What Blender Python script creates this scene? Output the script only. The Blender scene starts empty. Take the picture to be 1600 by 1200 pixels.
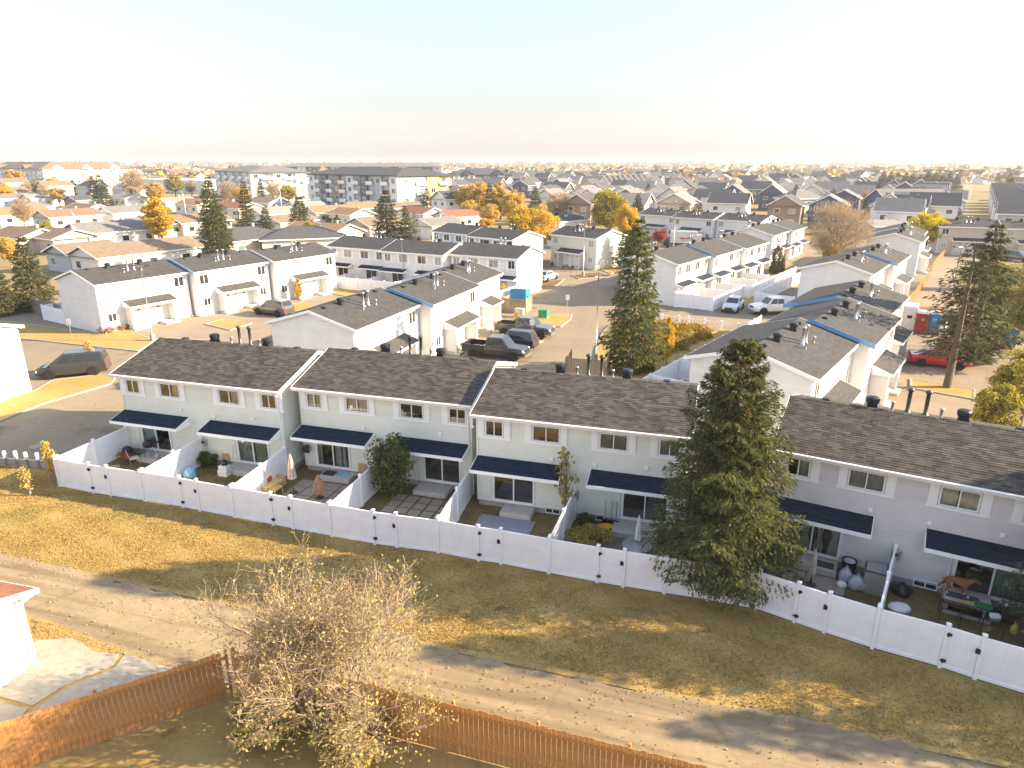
import bpy, math, random
import numpy as np
from mathutils import Vector, Matrix

# ------------------------------------------------------------------ camera, sky, sun, exposure
scene = bpy.context.scene
CAM_H = 16.5
PITCH = math.atan(348 / 1067.0)
cam_data = bpy.data.cameras.new('camera')
cam_data.sensor_width = 36.0
cam_data.lens = 24.0
cam_data.clip_start = 0.5
cam_data.clip_end = 12000
cam = bpy.data.objects.new('camera', cam_data)
cam.location = (0, 0, CAM_H)
cam.rotation_euler = (math.pi / 2 - PITCH, 0, 0)
scene.collection.objects.link(cam)
scene.camera = cam
scene.render.resolution_x, scene.render.resolution_y = 1024, 768

SUN_EL = math.radians(22)
SUN_AZ = math.radians(-1)            # direction to the sun, measured from +X towards +Y
world = bpy.data.worlds.new('World')
scene.world = world
world.use_nodes = True
wn = world.node_tree
for n in list(wn.nodes): wn.nodes.remove(n)
sky = wn.nodes.new('ShaderNodeTexSky')
sky.sky_type = 'NISHITA'
sky.sun_disc = False
sky.sun_elevation = SUN_EL
sky.sun_rotation = math.pi / 2 - SUN_AZ
sky.altitude = 650
sky.air_density = 2.8
sky.dust_density = 0.4
sky.ozone_density = 10.0
bg = wn.nodes.new('ShaderNodeBackground')
bg.inputs['Strength'].default_value = 0.108
wo = wn.nodes.new('ShaderNodeOutputWorld')
soft = wn.nodes.new('ShaderNodeHueSaturation')          # pale, slightly veiled autumn sky
soft.inputs['Saturation'].default_value = 0.38
wn.links.new(sky.outputs[0], soft.inputs['Color'])
tint = wn.nodes.new('ShaderNodeMixRGB'); tint.blend_type = 'MULTIPLY'; tint.inputs[0].default_value = 1.0   # camera white balance on the sky light
tint.inputs[2].default_value = (0.935, 0.965, 1.10, 1)
wn.links.new(soft.outputs[0], tint.inputs[1])
wn.links.new(tint.outputs[0], bg.inputs['Color'])
wn.links.new(bg.outputs[0], wo.inputs['Surface'])
sun_data = bpy.data.lights.new('sun', 'SUN')
sun_data.energy = 5.0
sun_data.angle = math.radians(0.6)
sun_data.color = (1.0, 0.78, 0.50)
sun = bpy.data.objects.new('sun', sun_data)
sd = Vector((math.cos(SUN_AZ) * math.cos(SUN_EL), math.sin(SUN_AZ) * math.cos(SUN_EL), math.sin(SUN_EL)))
sun.rotation_euler = sd.to_track_quat('Z', 'Y').to_euler()
sun.location = sd * 60
scene.collection.objects.link(sun)
vs = scene.view_settings
vs.view_transform = 'Standard'
vs.look = 'None'
vs.exposure = 1.86
vs.gamma = 1.0
vs.use_curve_mapping = False

# ------------------------------------------------------------------ helpers
C = scene.collection
R = math.radians
rng = random.Random(7)

def G(u, v, z=0.0):
    """survey: where the sight line of photo point (u, v) meets height z"""
    x = (u - 800) / 1067.0; y = -(v - 600) / 1067.0
    dy = math.cos(PITCH) + y * math.sin(PITCH); dz = -math.sin(PITCH) + y * math.cos(PITCH)
    t = (z - CAM_H) / dz
    return (x * t, dy * t)

def to_u(x, y, z=0.0):
    d = y * math.cos(PITCH) - (z - CAM_H) * math.sin(PITCH)
    return 800 + 1067 * x / d

def to_v(x, y, z=0.0):
    d = y * math.cos(PITCH) - (z - CAM_H) * math.sin(PITCH)
    return 600 - 1067 * (y * math.sin(PITCH) + (z - CAM_H) * math.cos(PITCH)) / d

class MB:
    def __init__(s):
        s.v = []; s.f = []
    def quad(s, a, b, c, d):
        n = len(s.v); s.v += [a, b, c, d]; s.f.append((n, n + 1, n + 2, n + 3)); return s
    def poly(s, pts):
        n = len(s.v); s.v += list(pts); s.f.append(tuple(range(n, n + len(pts)))); return s
    def box(s, x0, x1, y0, y1, z0, z1):
        n = len(s.v)
        s.v += [(x0, y0, z0), (x1, y0, z0), (x1, y1, z0), (x0, y1, z0), (x0, y0, z1), (x1, y0, z1), (x1, y1, z1), (x0, y1, z1)]
        for q in ((0, 3, 2, 1), (4, 5, 6, 7), (0, 1, 5, 4), (1, 2, 6, 5), (2, 3, 7, 6), (3, 0, 4, 7)):
            s.f.append(tuple(n + i for i in q))
        return s
    def cbox(s, x0, x1, y0, y1, z0, z1, b=0.01):
        """box with chamfered vertical and top edges"""
        base = [(x0 + b, y0), (x1 - b, y0), (x1, y0 + b), (x1, y1 - b), (x1 - b, y1), (x0 + b, y1), (x0, y1 - b), (x0, y0 + b)]
        cx, cy = (x0 + x1) / 2, (y0 + y1) / 2
        kx = max(0.0, 1 - 2 * b / max(1e-6, x1 - x0)); ky = max(0.0, 1 - 2 * b / max(1e-6, y1 - y0))
        top = [(cx + (x - cx) * kx, cy + (y - cy) * ky) for x, y in base]
        n = len(s.v)
        s.v += [(x, y, z0) for x, y in base] + [(x, y, z1 - b) for x, y in base] + [(x, y, z1) for x, y in top]
        for k in range(2):
            for i in range(8):
                j = (i + 1) % 8
                s.f.append((n + k * 8 + i, n + k * 8 + j, n + k * 8 + 8 + j, n + k * 8 + 8 + i))
        s.f.append(tuple(n + 16 + i for i in range(8))); s.f.append(tuple(n + 7 - i for i in range(8)))
        return s
    def prism(s, pts, h0, h1, axis='z'):
        """polygon (2-D) extruded along axis; axis y: pts are (x,z); axis x: pts are (y,z)"""
        def mk(p, h):
            return (p[0], p[1], h) if axis == 'z' else ((p[0], h, p[1]) if axis == 'y' else (h, p[0], p[1]))
        n = len(s.v); k = len(pts)
        s.v += [mk(p, h0) for p in pts] + [mk(p, h1) for p in pts]
        s.f.append(tuple(n + i for i in range(k))); s.f.append(tuple(n + 2 * k - 1 - i for i in range(k)))
        for i in range(k):
            j = (i + 1) % k
            s.f.append((n + i, n + k + i, n + k + j, n + j))
        return s
    def tube(s, pts, rad, n=6, cap=True):
        pts = [Vector(p) for p in pts]
        if not isinstance(rad, (list, tuple)): rad = [rad] * len(pts)
        base = len(s.v)
        for i, p in enumerate(pts):
            t = (pts[min(i + 1, len(pts) - 1)] - pts[max(i - 1, 0)])
            if t.length < 1e-9: t = Vector((0, 0, 1))
            t.normalize()
            a = t.cross(Vector((0, 0, 1)) if abs(t.z) < 0.9 else Vector((1, 0, 0))).normalized()
            b = t.cross(a)
            for k in range(n):
                w = 2 * math.pi * k / n
                s.v.append(tuple(p + (a * math.cos(w) + b * math.sin(w)) * rad[i]))
        for i in range(len(pts) - 1):
            for k in range(n):
                j = (k + 1) % n
                s.f.append((base + i * n + k, base + i * n + j, base + (i + 1) * n + j, base + (i + 1) * n + k))
        if cap:
            s.f.append(tuple(base + k for k in range(n)))
            e = base + (len(pts) - 1) * n
            s.f.append(tuple(e + n - 1 - k for k in range(n)))
        return s
    def lathe(s, prof, n=12, c=(0, 0, 0), sx=1.0, sy=1.0):
        base = len(s.v)
        for r, z in prof:
            for k in range(n):
                w = 2 * math.pi * k / n
                s.v.append((c[0] + r * math.cos(w) * sx, c[1] + r * math.sin(w) * sy, c[2] + z))
        for i in range(len(prof) - 1):
            for k in range(n):
                j = (k + 1) % n
                s.f.append((base + i * n + k, base + i * n + j, base + (i + 1) * n + j, base + (i + 1) * n + k))
        s.f.append(tuple(base + n - 1 - k for k in range(n)))
        e = base + (len(prof) - 1) * n
        s.f.append(tuple(e + k for k in range(n)))
        return s
    def mesh(s, name, smooth=False):
        m = bpy.data.meshes.new(name)
        m.from_pydata([tuple(p) for p in s.v], [], s.f)
        m.materials.append(None)
        if smooth: m.polygons.foreach_set('use_smooth', [True] * len(m.polygons))
        m.update()
        return m
    def obj(s, name, mat, parent=None, loc=(0, 0, 0), rz=0.0, smooth=False, kind=None):
        return place(name, s.mesh(name, smooth), mat, parent, loc, rz, kind=kind)

def np_mesh(name, verts, faces, k):
    """verts (n,3), faces (m,k) numpy -> mesh"""
    m = bpy.data.meshes.new(name)
    m.vertices.add(len(verts)); m.vertices.foreach_set('co', np.asarray(verts, dtype=np.float32).ravel())
    nf = len(faces)
    m.loops.add(nf * k); m.loops.foreach_set('vertex_index', np.asarray(faces, dtype=np.int32).ravel())
    m.polygons.add(nf)
    m.polygons.foreach_set('loop_start', np.arange(0, nf * k, k, dtype=np.int32))
    m.update(calc_edges=True)
    m.materials.append(None)
    return m

def place(name, me, mat, parent=None, loc=(0, 0, 0), rz=0.0, scale=None, kind=None, rot=None):
    o = bpy.data.objects.new(name, me)
    C.objects.link(o)
    if parent is not None: o.parent = parent
    o.location = loc
    o.rotation_euler = rot if rot is not None else (0, 0, rz)
    if scale is not None: o.scale = (scale, scale, scale) if isinstance(scale, (int, float)) else scale
    if mat is not None and len(o.material_slots):
        o.material_slots[0].link = 'OBJECT'; o.material_slots[0].material = mat
    if kind: o['kind'] = kind
    return o

_cache = {}
def cached(key, fn, smooth=False):
    if key not in _cache: _cache[key] = fn().mesh(str(key[0]), smooth)
    return _cache[key]

def tag(o, label, cat, group=None):
    o['label'] = label; o['category'] = cat
    if group: o['group'] = group
    return o

def thing(name, label, cat, loc=(0, 0, 0), rz=0.0, group=None):
    o = bpy.data.objects.new(name, None); C.objects.link(o)
    o.empty_display_size = 0.2
    o.location = loc if len(loc) == 3 else (loc[0], loc[1], 0); o.rotation_euler = (0, 0, rz)
    return tag(o, label, cat, group)

# ------------------------------------------------------------------ materials
M = {}
def _nt(name):
    m = bpy.data.materials.new(name); m.use_nodes = True
    nt = m.node_tree
    for n in list(nt.nodes): nt.nodes.remove(n)
    out = nt.nodes.new('ShaderNodeOutputMaterial')
    return m, nt, out
def N(nt, t, **kw):
    n = nt.nodes.new(t)
    for k, v in kw.items():
        if k.startswith('i_'): n.inputs[k[2:].replace('_', ' ')].default_value = v
        else: setattr(n, k, v)
    return n
def c4(c): return (c[0], c[1], c[2], 1)
def ramp(nt, stops):
    r = N(nt, 'ShaderNodeValToRGB'); e = r.color_ramp.elements
    while len(e) < len(stops): e.new(0.5)
    for i, (p, c) in enumerate(stops): e[i].position = p; e[i].color = c4(c)
    return r

def mat(name, col, rough=0.7, var=0.08, scale=3.0, bump=0.0, bscale=40.0, metal=0.0, spec=0.4, coat=0.0):
    m, nt, out = _nt(name)
    p = N(nt, 'ShaderNodeBsdfPrincipled'); p.inputs['Roughness'].default_value = rough
    p.inputs['Metallic'].default_value = metal; p.inputs['Specular IOR Level'].default_value = spec
    p.inputs['Coat Weight'].default_value = coat
    tc = N(nt, 'ShaderNodeTexCoord')
    no = N(nt, 'ShaderNodeTexNoise'); no.inputs['Scale'].default_value = scale; no.inputs['Detail'].default_value = 6
    nt.links.new(tc.outputs['Object'], no.inputs['Vector'])
    r = ramp(nt, [(0.3, [c * (1 - var) for c in col]), (0.7, [min(1, c * (1 + var)) for c in col])])
    nt.links.new(no.outputs['Fac'], r.inputs[0]); nt.links.new(r.outputs[0], p.inputs['Base Color'])
    if bump:
        nb = N(nt, 'ShaderNodeTexNoise'); nb.inputs['Scale'].default_value = bscale; nb.inputs['Detail'].default_value = 4
        nt.links.new(tc.outputs['Object'], nb.inputs['Vector'])
        b = N(nt, 'ShaderNodeBump'); b.inputs['Strength'].default_value = bump; b.inputs['Distance'].default_value = 0.02
        nt.links.new(nb.outputs['Fac'], b.inputs['Height']); nt.links.new(b.outputs[0], p.inputs['Normal'])
    nt.links.new(p.outputs[0], out.inputs[0])
    M[name] = m; return m

def siding(name, col, lap=0.115, bump=0.5):
    """painted horizontal boards: relief and a little dust per board"""
    m, nt, out = _nt(name)
    p = N(nt, 'ShaderNodeBsdfPrincipled'); p.inputs['Roughness'].default_value = 0.55; p.inputs['Specular IOR Level'].default_value = 0.3
    tc = N(nt, 'ShaderNodeTexCoord'); sep = N(nt, 'ShaderNodeSeparateXYZ'); nt.links.new(tc.outputs['Object'], sep.inputs[0])
    mul = N(nt, 'ShaderNodeMath', operation='MULTIPLY'); mul.inputs[1].default_value = 1 / lap; nt.links.new(sep.outputs['Z'], mul.inputs[0])
    fr = N(nt, 'ShaderNodeMath', operation='FRACT'); nt.links.new(mul.outputs[0], fr.inputs[0])
    fl = N(nt, 'ShaderNodeMath', operation='FLOOR'); nt.links.new(mul.outputs[0], fl.inputs[0])
    wn_ = N(nt, 'ShaderNodeTexWhiteNoise', noise_dimensions='1D'); nt.links.new(fl.outputs[0], wn_.inputs['W'])
    no = N(nt, 'ShaderNodeTexNoise'); no.inputs['Scale'].default_value = 1.1; no.inputs['Detail'].default_value = 5
    nt.links.new(tc.outputs['Object'], no.inputs['Vector'])
    ad = N(nt, 'ShaderNodeMath', operation='MULTIPLY_ADD'); ad.inputs[1].default_value = 0.25; nt.links.new(wn_.outputs['Value'], ad.inputs[0]); nt.links.new(no.outputs['Fac'], ad.inputs[2])
    r = ramp(nt, [(0.35, [c * 0.92 for c in col]), (0.85, [min(1, c * 1.04) for c in col])])
    nt.links.new(ad.outputs[0], r.inputs[0]); nt.links.new(r.outputs[0], p.inputs['Base Color'])
    inv = N(nt, 'ShaderNodeMath', operation='SUBTRACT'); inv.inputs[0].default_value = 1.0; nt.links.new(fr.outputs[0], inv.inputs[1])
    b = N(nt, 'ShaderNodeBump'); b.inputs['Strength'].default_value = bump; b.inputs['Distance'].default_value = 0.012
    nt.links.new(inv.outputs[0], b.inputs['Height']); nt.links.new(b.outputs[0], p.inputs['Normal'])
    nt.links.new(p.outputs[0], out.inputs[0]); M[name] = m; return m

def shingle(name, cols, bw=0.30, rh=0.145, bump=0.35):
    """asphalt shingles: tabs of mixed colours in rows, mapped on the roof's own x / y"""
    m, nt, out = _nt(name)
    p = N(nt, 'ShaderNodeBsdfPrincipled'); p.inputs['Roughness'].default_value = 0.9; p.inputs['Specular IOR Level'].default_value = 0.2
    tc = N(nt, 'ShaderNodeTexCoord')
    br = N(nt, 'ShaderNodeTexBrick'); br.inputs['Scale'].default_value = 1.0
    br.inputs['Brick Width'].default_value = bw; br.inputs['Row Height'].default_value = rh
    br.inputs['Mortar Size'].default_value = 0.006; br.offset = 0.37
    br.inputs['Color1'].default_value = (0, 0, 0, 1); br.inputs['Color2'].default_value = (1, 1, 1, 1); br.inputs['Mortar'].default_value = (0, 0, 0, 1)
    nt.links.new(tc.outputs['Object'], br.inputs['Vector'])
    no = N(nt, 'ShaderNodeTexNoise'); no.inputs['Scale'].default_value = 0.9; no.inputs['Detail'].default_value = 8; no.inputs['Roughness'].default_value = 0.7
    nt.links.new(tc.outputs['Object'], no.inputs['Vector'])
    nf = N(nt, 'ShaderNodeTexNoise'); nf.inputs['Scale'].default_value = 28; nf.inputs['Detail'].default_value = 3
    nt.links.new(tc.outputs['Object'], nf.inputs['Vector'])
    a = N(nt, 'ShaderNodeMath', operation='MULTIPLY_ADD'); a.inputs[1].default_value = 0.32; a.inputs[2].default_value = 0.0
    nt.links.new(br.outputs['Color'], a.inputs[0])
    a2 = N(nt, 'ShaderNodeMath', operation='MULTIPLY_ADD'); a2.inputs[1].default_value = 0.45; nt.links.new(no.outputs['Fac'], a2.inputs[0]); nt.links.new(a.outputs[0], a2.inputs[2])
    a3 = N(nt, 'ShaderNodeMath', operation='MULTIPLY_ADD'); a3.inputs[1].default_value = 0.45; nt.links.new(nf.outputs['Fac'], a3.inputs[0]); nt.links.new(a2.outputs[0], a3.inputs[2])
    k = len(cols)
    r = ramp(nt, [(0.265 + 0.50 * i / max(1, k - 1), c) for i, c in enumerate(cols)])
    nt.links.new(a3.outputs[0], r.inputs[0]); nt.links.new(r.outputs[0], p.inputs['Base Color'])
    b = N(nt, 'ShaderNodeBump'); b.inputs['Strength'].default_value = bump; b.inputs['Distance'].default_value = 0.02
    nt.links.new(br.outputs['Color'], b.inputs['Height']); nt.links.new(b.outputs[0], p.inputs['Normal'])
    nt.links.new(p.outputs[0], out.inputs[0]); M[name] = m; return m

def leaf(name, cols, trans=0.35, patch=None):
    m, nt, out = _nt(name)
    ge = N(nt, 'ShaderNodeNewGeometry')
    k = len(cols)
    r = ramp(nt, [(i / max(1, k - 1), c) for i, c in enumerate(cols)])
    nt.links.new(ge.outputs['Random Per Island'], r.inputs[0])
    d = N(nt, 'ShaderNodeBsdfDiffuse'); t = N(nt, 'ShaderNodeBsdfTranslucent'); mx = N(nt, 'ShaderNodeMixShader'); mx.inputs[0].default_value = trans
    col = r.outputs[0]
    if patch:
        tc = N(nt, 'ShaderNodeTexCoord')
        for sc, pc, lo, hi in patch:
            no = N(nt, 'ShaderNodeTexNoise'); no.inputs['Scale'].default_value = sc; no.inputs['Detail'].default_value = 5
            nt.links.new(tc.outputs['Object'], no.inputs['Vector'])
            f = ramp(nt, [(lo, (0, 0, 0)), (hi, (1, 1, 1))]); nt.links.new(no.outputs['Fac'], f.inputs[0])
            m2 = N(nt, 'ShaderNodeMixRGB'); m2.inputs[2].default_value = c4(pc); nt.links.new(f.outputs[0], m2.inputs[0]); nt.links.new(col, m2.inputs[1]); col = m2.outputs[0]
    nt.links.new(col, d.inputs[0]); nt.links.new(col, t.inputs[0])
    nt.links.new(d.outputs[0], mx.inputs[1]); nt.links.new(t.outputs[0], mx.inputs[2]); nt.links.new(mx.outputs[0], out.inputs[0])
    M[name] = m; return m

def glass(name, tint=(0.75, 0.8, 0.78), refl=0.12):
    m, nt, out = _nt(name)
    tr = N(nt, 'ShaderNodeBsdfTransparent'); tr.inputs[0].default_value = c4(tint)
    gl = N(nt, 'ShaderNodeBsdfGlossy'); gl.inputs['Roughness'].default_value = 0.03; gl.inputs['Color'].default_value = (0.95, 0.97, 1, 1)
    no = N(nt, 'ShaderNodeTexNoise'); no.inputs['Scale'].default_value = 1.3
    b = N(nt, 'ShaderNodeBump'); b.inputs['Strength'].default_value = 0.06; b.inputs['Distance'].default_value = 0.02
    nt.links.new(no.outputs['Fac'], b.inputs['Height']); nt.links.new(b.outputs[0], gl.inputs['Normal'])
    fr = N(nt, 'ShaderNodeFresnel'); fr.inputs['IOR'].default_value = 1.5
    ad = N(nt, 'ShaderNodeMath', operation='ADD'); ad.inputs[1].default_value = refl; ad.use_clamp = True; nt.links.new(fr.outputs[0], ad.inputs[0])
    mx = N(nt, 'ShaderNodeMixShader'); nt.links.new(ad.outputs[0], mx.inputs[0]); nt.links.new(tr.outputs[0], mx.inputs[1]); nt.links.new(gl.outputs[0], mx.inputs[2])
    nt.links.new(mx.outputs[0], out.inputs[0]); M[name] = m; return m

def ground_mat(name, cols, s1=0.35, s2=6.0, s3=60.0, rough=0.95, bump=0.4, w=(0.45, 0.35, 0.3), crack=0.0, streak=0.0, patch=None):
    m, nt, out = _nt(name)
    p = N(nt, 'ShaderNodeBsdfPrincipled'); p.inputs['Roughness'].default_value = rough; p.inputs['Specular IOR Level'].default_value = 0.2
    tc = N(nt, 'ShaderNodeTexCoord')
    prev = None
    for s, ww in zip((s1, s2, s3), w):
        no = N(nt, 'ShaderNodeTexNoise'); no.inputs['Scale'].default_value = s; no.inputs['Detail'].default_value = 6; no.inputs['Roughness'].default_value = 0.6
        nt.links.new(tc.outputs['Object'], no.inputs['Vector'])
        a = N(nt, 'ShaderNodeMath', operation='MULTIPLY_ADD'); a.inputs[1].default_value = ww; a.inputs[2].default_value = 0.0
        nt.links.new(no.outputs['Fac'], a.inputs[0])
        if prev: nt.links.new(prev.outputs[0], a.inputs[2])
        prev = a
    lo, hi = 0.36 * sum(w), 0.66 * sum(w)
    k = len(cols)
    r = ramp(nt, [(lo + (hi - lo) * i / (k - 1), c) for i, c in enumerate(cols)])
    nt.links.new(prev.outputs[0], r.inputs[0])
    col_out = r.outputs[0]
    if crack:
        vo = N(nt, 'ShaderNodeTexVoronoi', feature='DISTANCE_TO_EDGE'); vo.inputs['Scale'].default_value = crack
        nw = N(nt, 'ShaderNodeTexNoise'); nw.inputs['Scale'].default_value = 1.3; nw.inputs['Detail'].default_value = 5
        mv = N(nt, 'ShaderNodeMixRGB'); mv.inputs[0].default_value = 0.25
        nt.links.new(tc.outputs['Object'], nw.inputs['Vector']); nt.links.new(tc.outputs['Object'], mv.inputs[1]); nt.links.new(nw.outputs['Color'], mv.inputs[2])
        nt.links.new(mv.outputs[0], vo.inputs['Vector'])
        lt = N(nt, 'ShaderNodeMath', operation='LESS_THAN'); lt.inputs[1].default_value = 0.006; nt.links.new(vo.outputs['Distance'], lt.inputs[0])
        ml = N(nt, 'ShaderNodeMath', operation='MULTIPLY'); ml.inputs[1].default_value = 0.16; nt.links.new(lt.outputs[0], ml.inputs[0])
        mk = N(nt, 'ShaderNodeMixRGB'); mk.inputs[2].default_value = c4([c * 0.45 for c in cols[0]]); nt.links.new(ml.outputs[0], mk.inputs[0]); nt.links.new(col_out, mk.inputs[1])
        col_out = mk.outputs[0]
    if streak:
        mp = N(nt, 'ShaderNodeMapping'); mp.inputs['Scale'].default_value = (0.10, 1.7, 1); nt.links.new(tc.outputs['Object'], mp.inputs['Vector'])
        sn = N(nt, 'ShaderNodeTexNoise'); sn.inputs['Scale'].default_value = 1.0; sn.inputs['Detail'].default_value = 7; sn.inputs['Distortion'].default_value = 0.6; nt.links.new(mp.outputs[0], sn.inputs['Vector'])
        f = ramp(nt, [(0.46, (0, 0, 0)), (0.66, (streak, streak, streak))]); nt.links.new(sn.outputs['Fac'], f.inputs[0])
        mk = N(nt, 'ShaderNodeMixRGB'); mk.inputs[2].default_value = c4([c * 0.62 for c in cols[0]]); nt.links.new(f.outputs[0], mk.inputs[0]); nt.links.new(col_out, mk.inputs[1]); col_out = mk.outputs[0]
    for sc, pc, lo, hi in (patch or ()):
        no = N(nt, 'ShaderNodeTexNoise'); no.inputs['Scale'].default_value = sc; no.inputs['Detail'].default_value = 6; no.inputs['Roughness'].default_value = 0.65
        nt.links.new(tc.outputs['Object'], no.inputs['Vector'])
        f = ramp(nt, [(lo, (0, 0, 0)), (hi, (1, 1, 1))]); nt.links.new(no.outputs['Fac'], f.inputs[0])
        mk = N(nt, 'ShaderNodeMixRGB'); mk.inputs[2].default_value = c4(pc); nt.links.new(f.outputs[0], mk.inputs[0]); nt.links.new(col_out, mk.inputs[1]); col_out = mk.outputs[0]
    nt.links.new(col_out, p.inputs['Base Color'])
    b = N(nt, 'ShaderNodeBump'); b.inputs['Strength'].default_value = bump; b.inputs['Distance'].default_value = 0.03
    nt.links.new(prev.outputs[0], b.inputs['Height']); nt.links.new(b.outputs[0], p.inputs['Normal'])
    nt.links.new(p.outputs[0], out.inputs[0]); M[name] = m; return m

ground_mat('dry_grass', [(0.27, 0.18, 0.060), (0.37, 0.25, 0.088), (0.46, 0.325, 0.125)], patch=[(0.22, (0.27, 0.23, 0.075), 0.54, 0.70), (1.2, (0.20, 0.14, 0.065), 0.58, 0.72)])
ground_mat('green_grass', [(0.09, 0.085, 0.03), (0.17, 0.15, 0.055), (0.28, 0.22, 0.09)])
ground_mat('yard_soil', [(0.10, 0.075, 0.04), (0.17, 0.13, 0.06), (0.24, 0.19, 0.09)], s1=0.8)
ground_mat('plain', [(0.20, 0.155, 0.075), (0.27, 0.20, 0.095), (0.31, 0.245, 0.125)], s1=0.01, s2=0.08, s3=1.0)
ground_mat('asphalt', [(0.205, 0.165, 0.115), (0.255, 0.206, 0.145), (0.30, 0.245, 0.175)], s1=0.2, s2=2.5, s3=50, bump=0.15, crack=0.14, patch=[(0.16, (0.15, 0.125, 0.094), 0.58, 0.64), (0.9, (0.12, 0.10, 0.076), 0.66, 0.74)])
ground_mat('alley', [(0.25, 0.19, 0.115), (0.315, 0.24, 0.148), (0.37, 0.285, 0.18)], s1=0.35, s2=3.0, s3=45, bump=0.25, crack=0.16, streak=0.75, patch=[(0.55, (0.20, 0.16, 0.11), 0.62, 0.74)])
ground_mat('concrete', [(0.30, 0.27, 0.22), (0.38, 0.345, 0.285), (0.45, 0.41, 0.345)], s1=0.4, s2=3, s3=40, bump=0.1)
ground_mat('driveway', [(0.22, 0.18, 0.13), (0.275, 0.225, 0.165), (0.32, 0.27, 0.20)], s1=0.3, s2=3, s3=40, bump=0.1, crack=0.2)
ground_mat('mulch', [(0.10, 0.06, 0.035), (0.17, 0.10, 0.05), (0.24, 0.15, 0.08)], s1=1.0)
siding('siding_sage', (0.73, 0.735, 0.645)); siding('siding_lilac', (0.655, 0.605, 0.595))
siding('siding_white', (0.74, 0.73, 0.71), bump=0.35); siding('siding_cream', (0.70, 0.66, 0.56), bump=0.35); siding('siding_beige', (0.52, 0.46, 0.38), bump=0.3)
siding('siding_grey', (0.45, 0.47, 0.48), bump=0.3); siding('siding_navy', (0.085, 0.11, 0.17), bump=0.3); siding('siding_brown', (0.30, 0.22, 0.16), bump=0.3)
siding('siding_yellow', (0.62, 0.45, 0.18), bump=0.3); siding('siding_pale_blue', (0.50, 0.57, 0.63), bump=0.3); siding('siding_dark', (0.13, 0.135, 0.14), bump=0.3)
shingle('shingle_near', [(0.022, 0.020, 0.018), (0.048, 0.043, 0.038), (0.078, 0.070, 0.061), (0.118, 0.107, 0.094)])
shingle('shingle_mid', [(0.038, 0.038, 0.039), (0.060, 0.060, 0.061), (0.080, 0.080, 0.081)])
shingle('shingle_navy', [(0.007, 0.013, 0.026), (0.013, 0.022, 0.042), (0.022, 0.033, 0.056)])
for n_, c_ in dict(tan=(0.19, 0.145, 0.105), brown=(0.20, 0.135, 0.095), grey=(0.17, 0.165, 0.16), dark=(0.075, 0.078, 0.085), orange=(0.27, 0.165, 0.095), pale=(0.23, 0.22, 0.205), red=(0.25, 0.11, 0.07)).items():
    shingle('roof_' + n_, [[c * 0.7 for c in c_], c_, [min(1, c * 1.2) for c in c_]], bw=0.5, rh=0.25)
mat('trim_white', (0.85, 0.845, 0.83), 0.45, 0.03, 2.0)
mat('vinyl', (0.87, 0.86, 0.87), 0.35, 0.055, 1.6, spec=0.5)
mat('foundation', (0.36, 0.35, 0.33), 0.9, 0.15, 4, 0.2)
mat('black_metal', (0.02, 0.022, 0.028), 0.45, 0.2, 8)
mat('dark_metal', (0.10, 0.10, 0.105), 0.45, 0.15, 8, metal=0.6)
mat('galvanised', (0.50, 0.51, 0.52), 0.35, 0.12, 9, metal=0.75)
mat('wood_tan', (0.46, 0.30, 0.14), 0.7, 0.2, 6, 0.2)
mat('wood_deck', (0.20, 0.17, 0.14), 0.8, 0.25, 7, 0.3)
mat('gravel_grey', (0.24, 0.20, 0.15), 0.9, 0.3, 20)
mat('fence_wood', (0.42, 0.20, 0.065), 0.75, 0.3, 5, 0.3)
mat('wood_enclosure', (0.33, 0.25, 0.16), 0.8, 0.2, 5, 0.2)
mat('fence_grey_wood', (0.26, 0.22, 0.18), 0.85, 0.2, 5, 0.3)
mat('bark', (0.13, 0.095, 0.065), 0.95, 0.3, 9, 0.6, 30)
mat('bark_grey', (0.22, 0.185, 0.15), 0.95, 0.25, 9, 0.5, 30)
mat('twig', (0.34, 0.255, 0.18), 0.9, 0.25, 3)
mat('room_dark', (0.05, 0.045, 0.04), 0.9, 0.3, 1.5)
mat('room_brown', (0.13, 0.09, 0.065), 0.9, 0.3, 1.5)
mat('curtain_white', (0.62, 0.60, 0.55), 0.9, 0.08, 6)
mat('curtain_grey', (0.34, 0.335, 0.34), 0.9, 0.1, 6)
mat('curtain_teal', (0.22, 0.38, 0.36), 0.9, 0.1, 6)
mat('curtain_sage', (0.42, 0.50, 0.38), 0.9, 0.12, 6)
mat('paver', (0.27, 0.235, 0.195), 0.9, 0.15, 2.0, 0.3)
mat('step_concrete', (0.47, 0.45, 0.42), 0.9, 0.1, 3.0, 0.2)
mat('pad_blue', (0.24, 0.25, 0.31), 0.85, 0.08, 3)
mat('mat_black', (0.03, 0.045, 0.055), 0.9, 0.25, 12)
mat('mat_green', (0.04, 0.09, 0.075), 0.9, 0.25, 12)
mat('mat_pattern', (0.09, 0.06, 0.11), 0.9, 0.8, 26)
mat('blue_plastic', (0.20, 0.42, 0.58), 0.35, 0.45, 5)
mat('bag_clear', (0.42, 0.44, 0.48), 0.25, 0.3, 7, 0.4, 12)
mat('bag_black', (0.02, 0.02, 0.022), 0.3, 0.3, 7, 0.5, 14)
mat('white_plastic', (0.75, 0.75, 0.74), 0.4, 0.05, 4)
mat('yellow_plastic', (0.70, 0.38, 0.03), 0.4, 0.1, 5)
mat('red_plastic', (0.45, 0.03, 0.03), 0.4, 0.1, 5)
mat('bin_beige', (0.36, 0.35, 0.31), 0.5, 0.08, 4)
mat('canvas_striped', (0.52, 0.42, 0.35), 0.9, 0.35, 12)
mat('canvas_rust', (0.42, 0.23, 0.13), 0.9, 0.3, 9)
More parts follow.
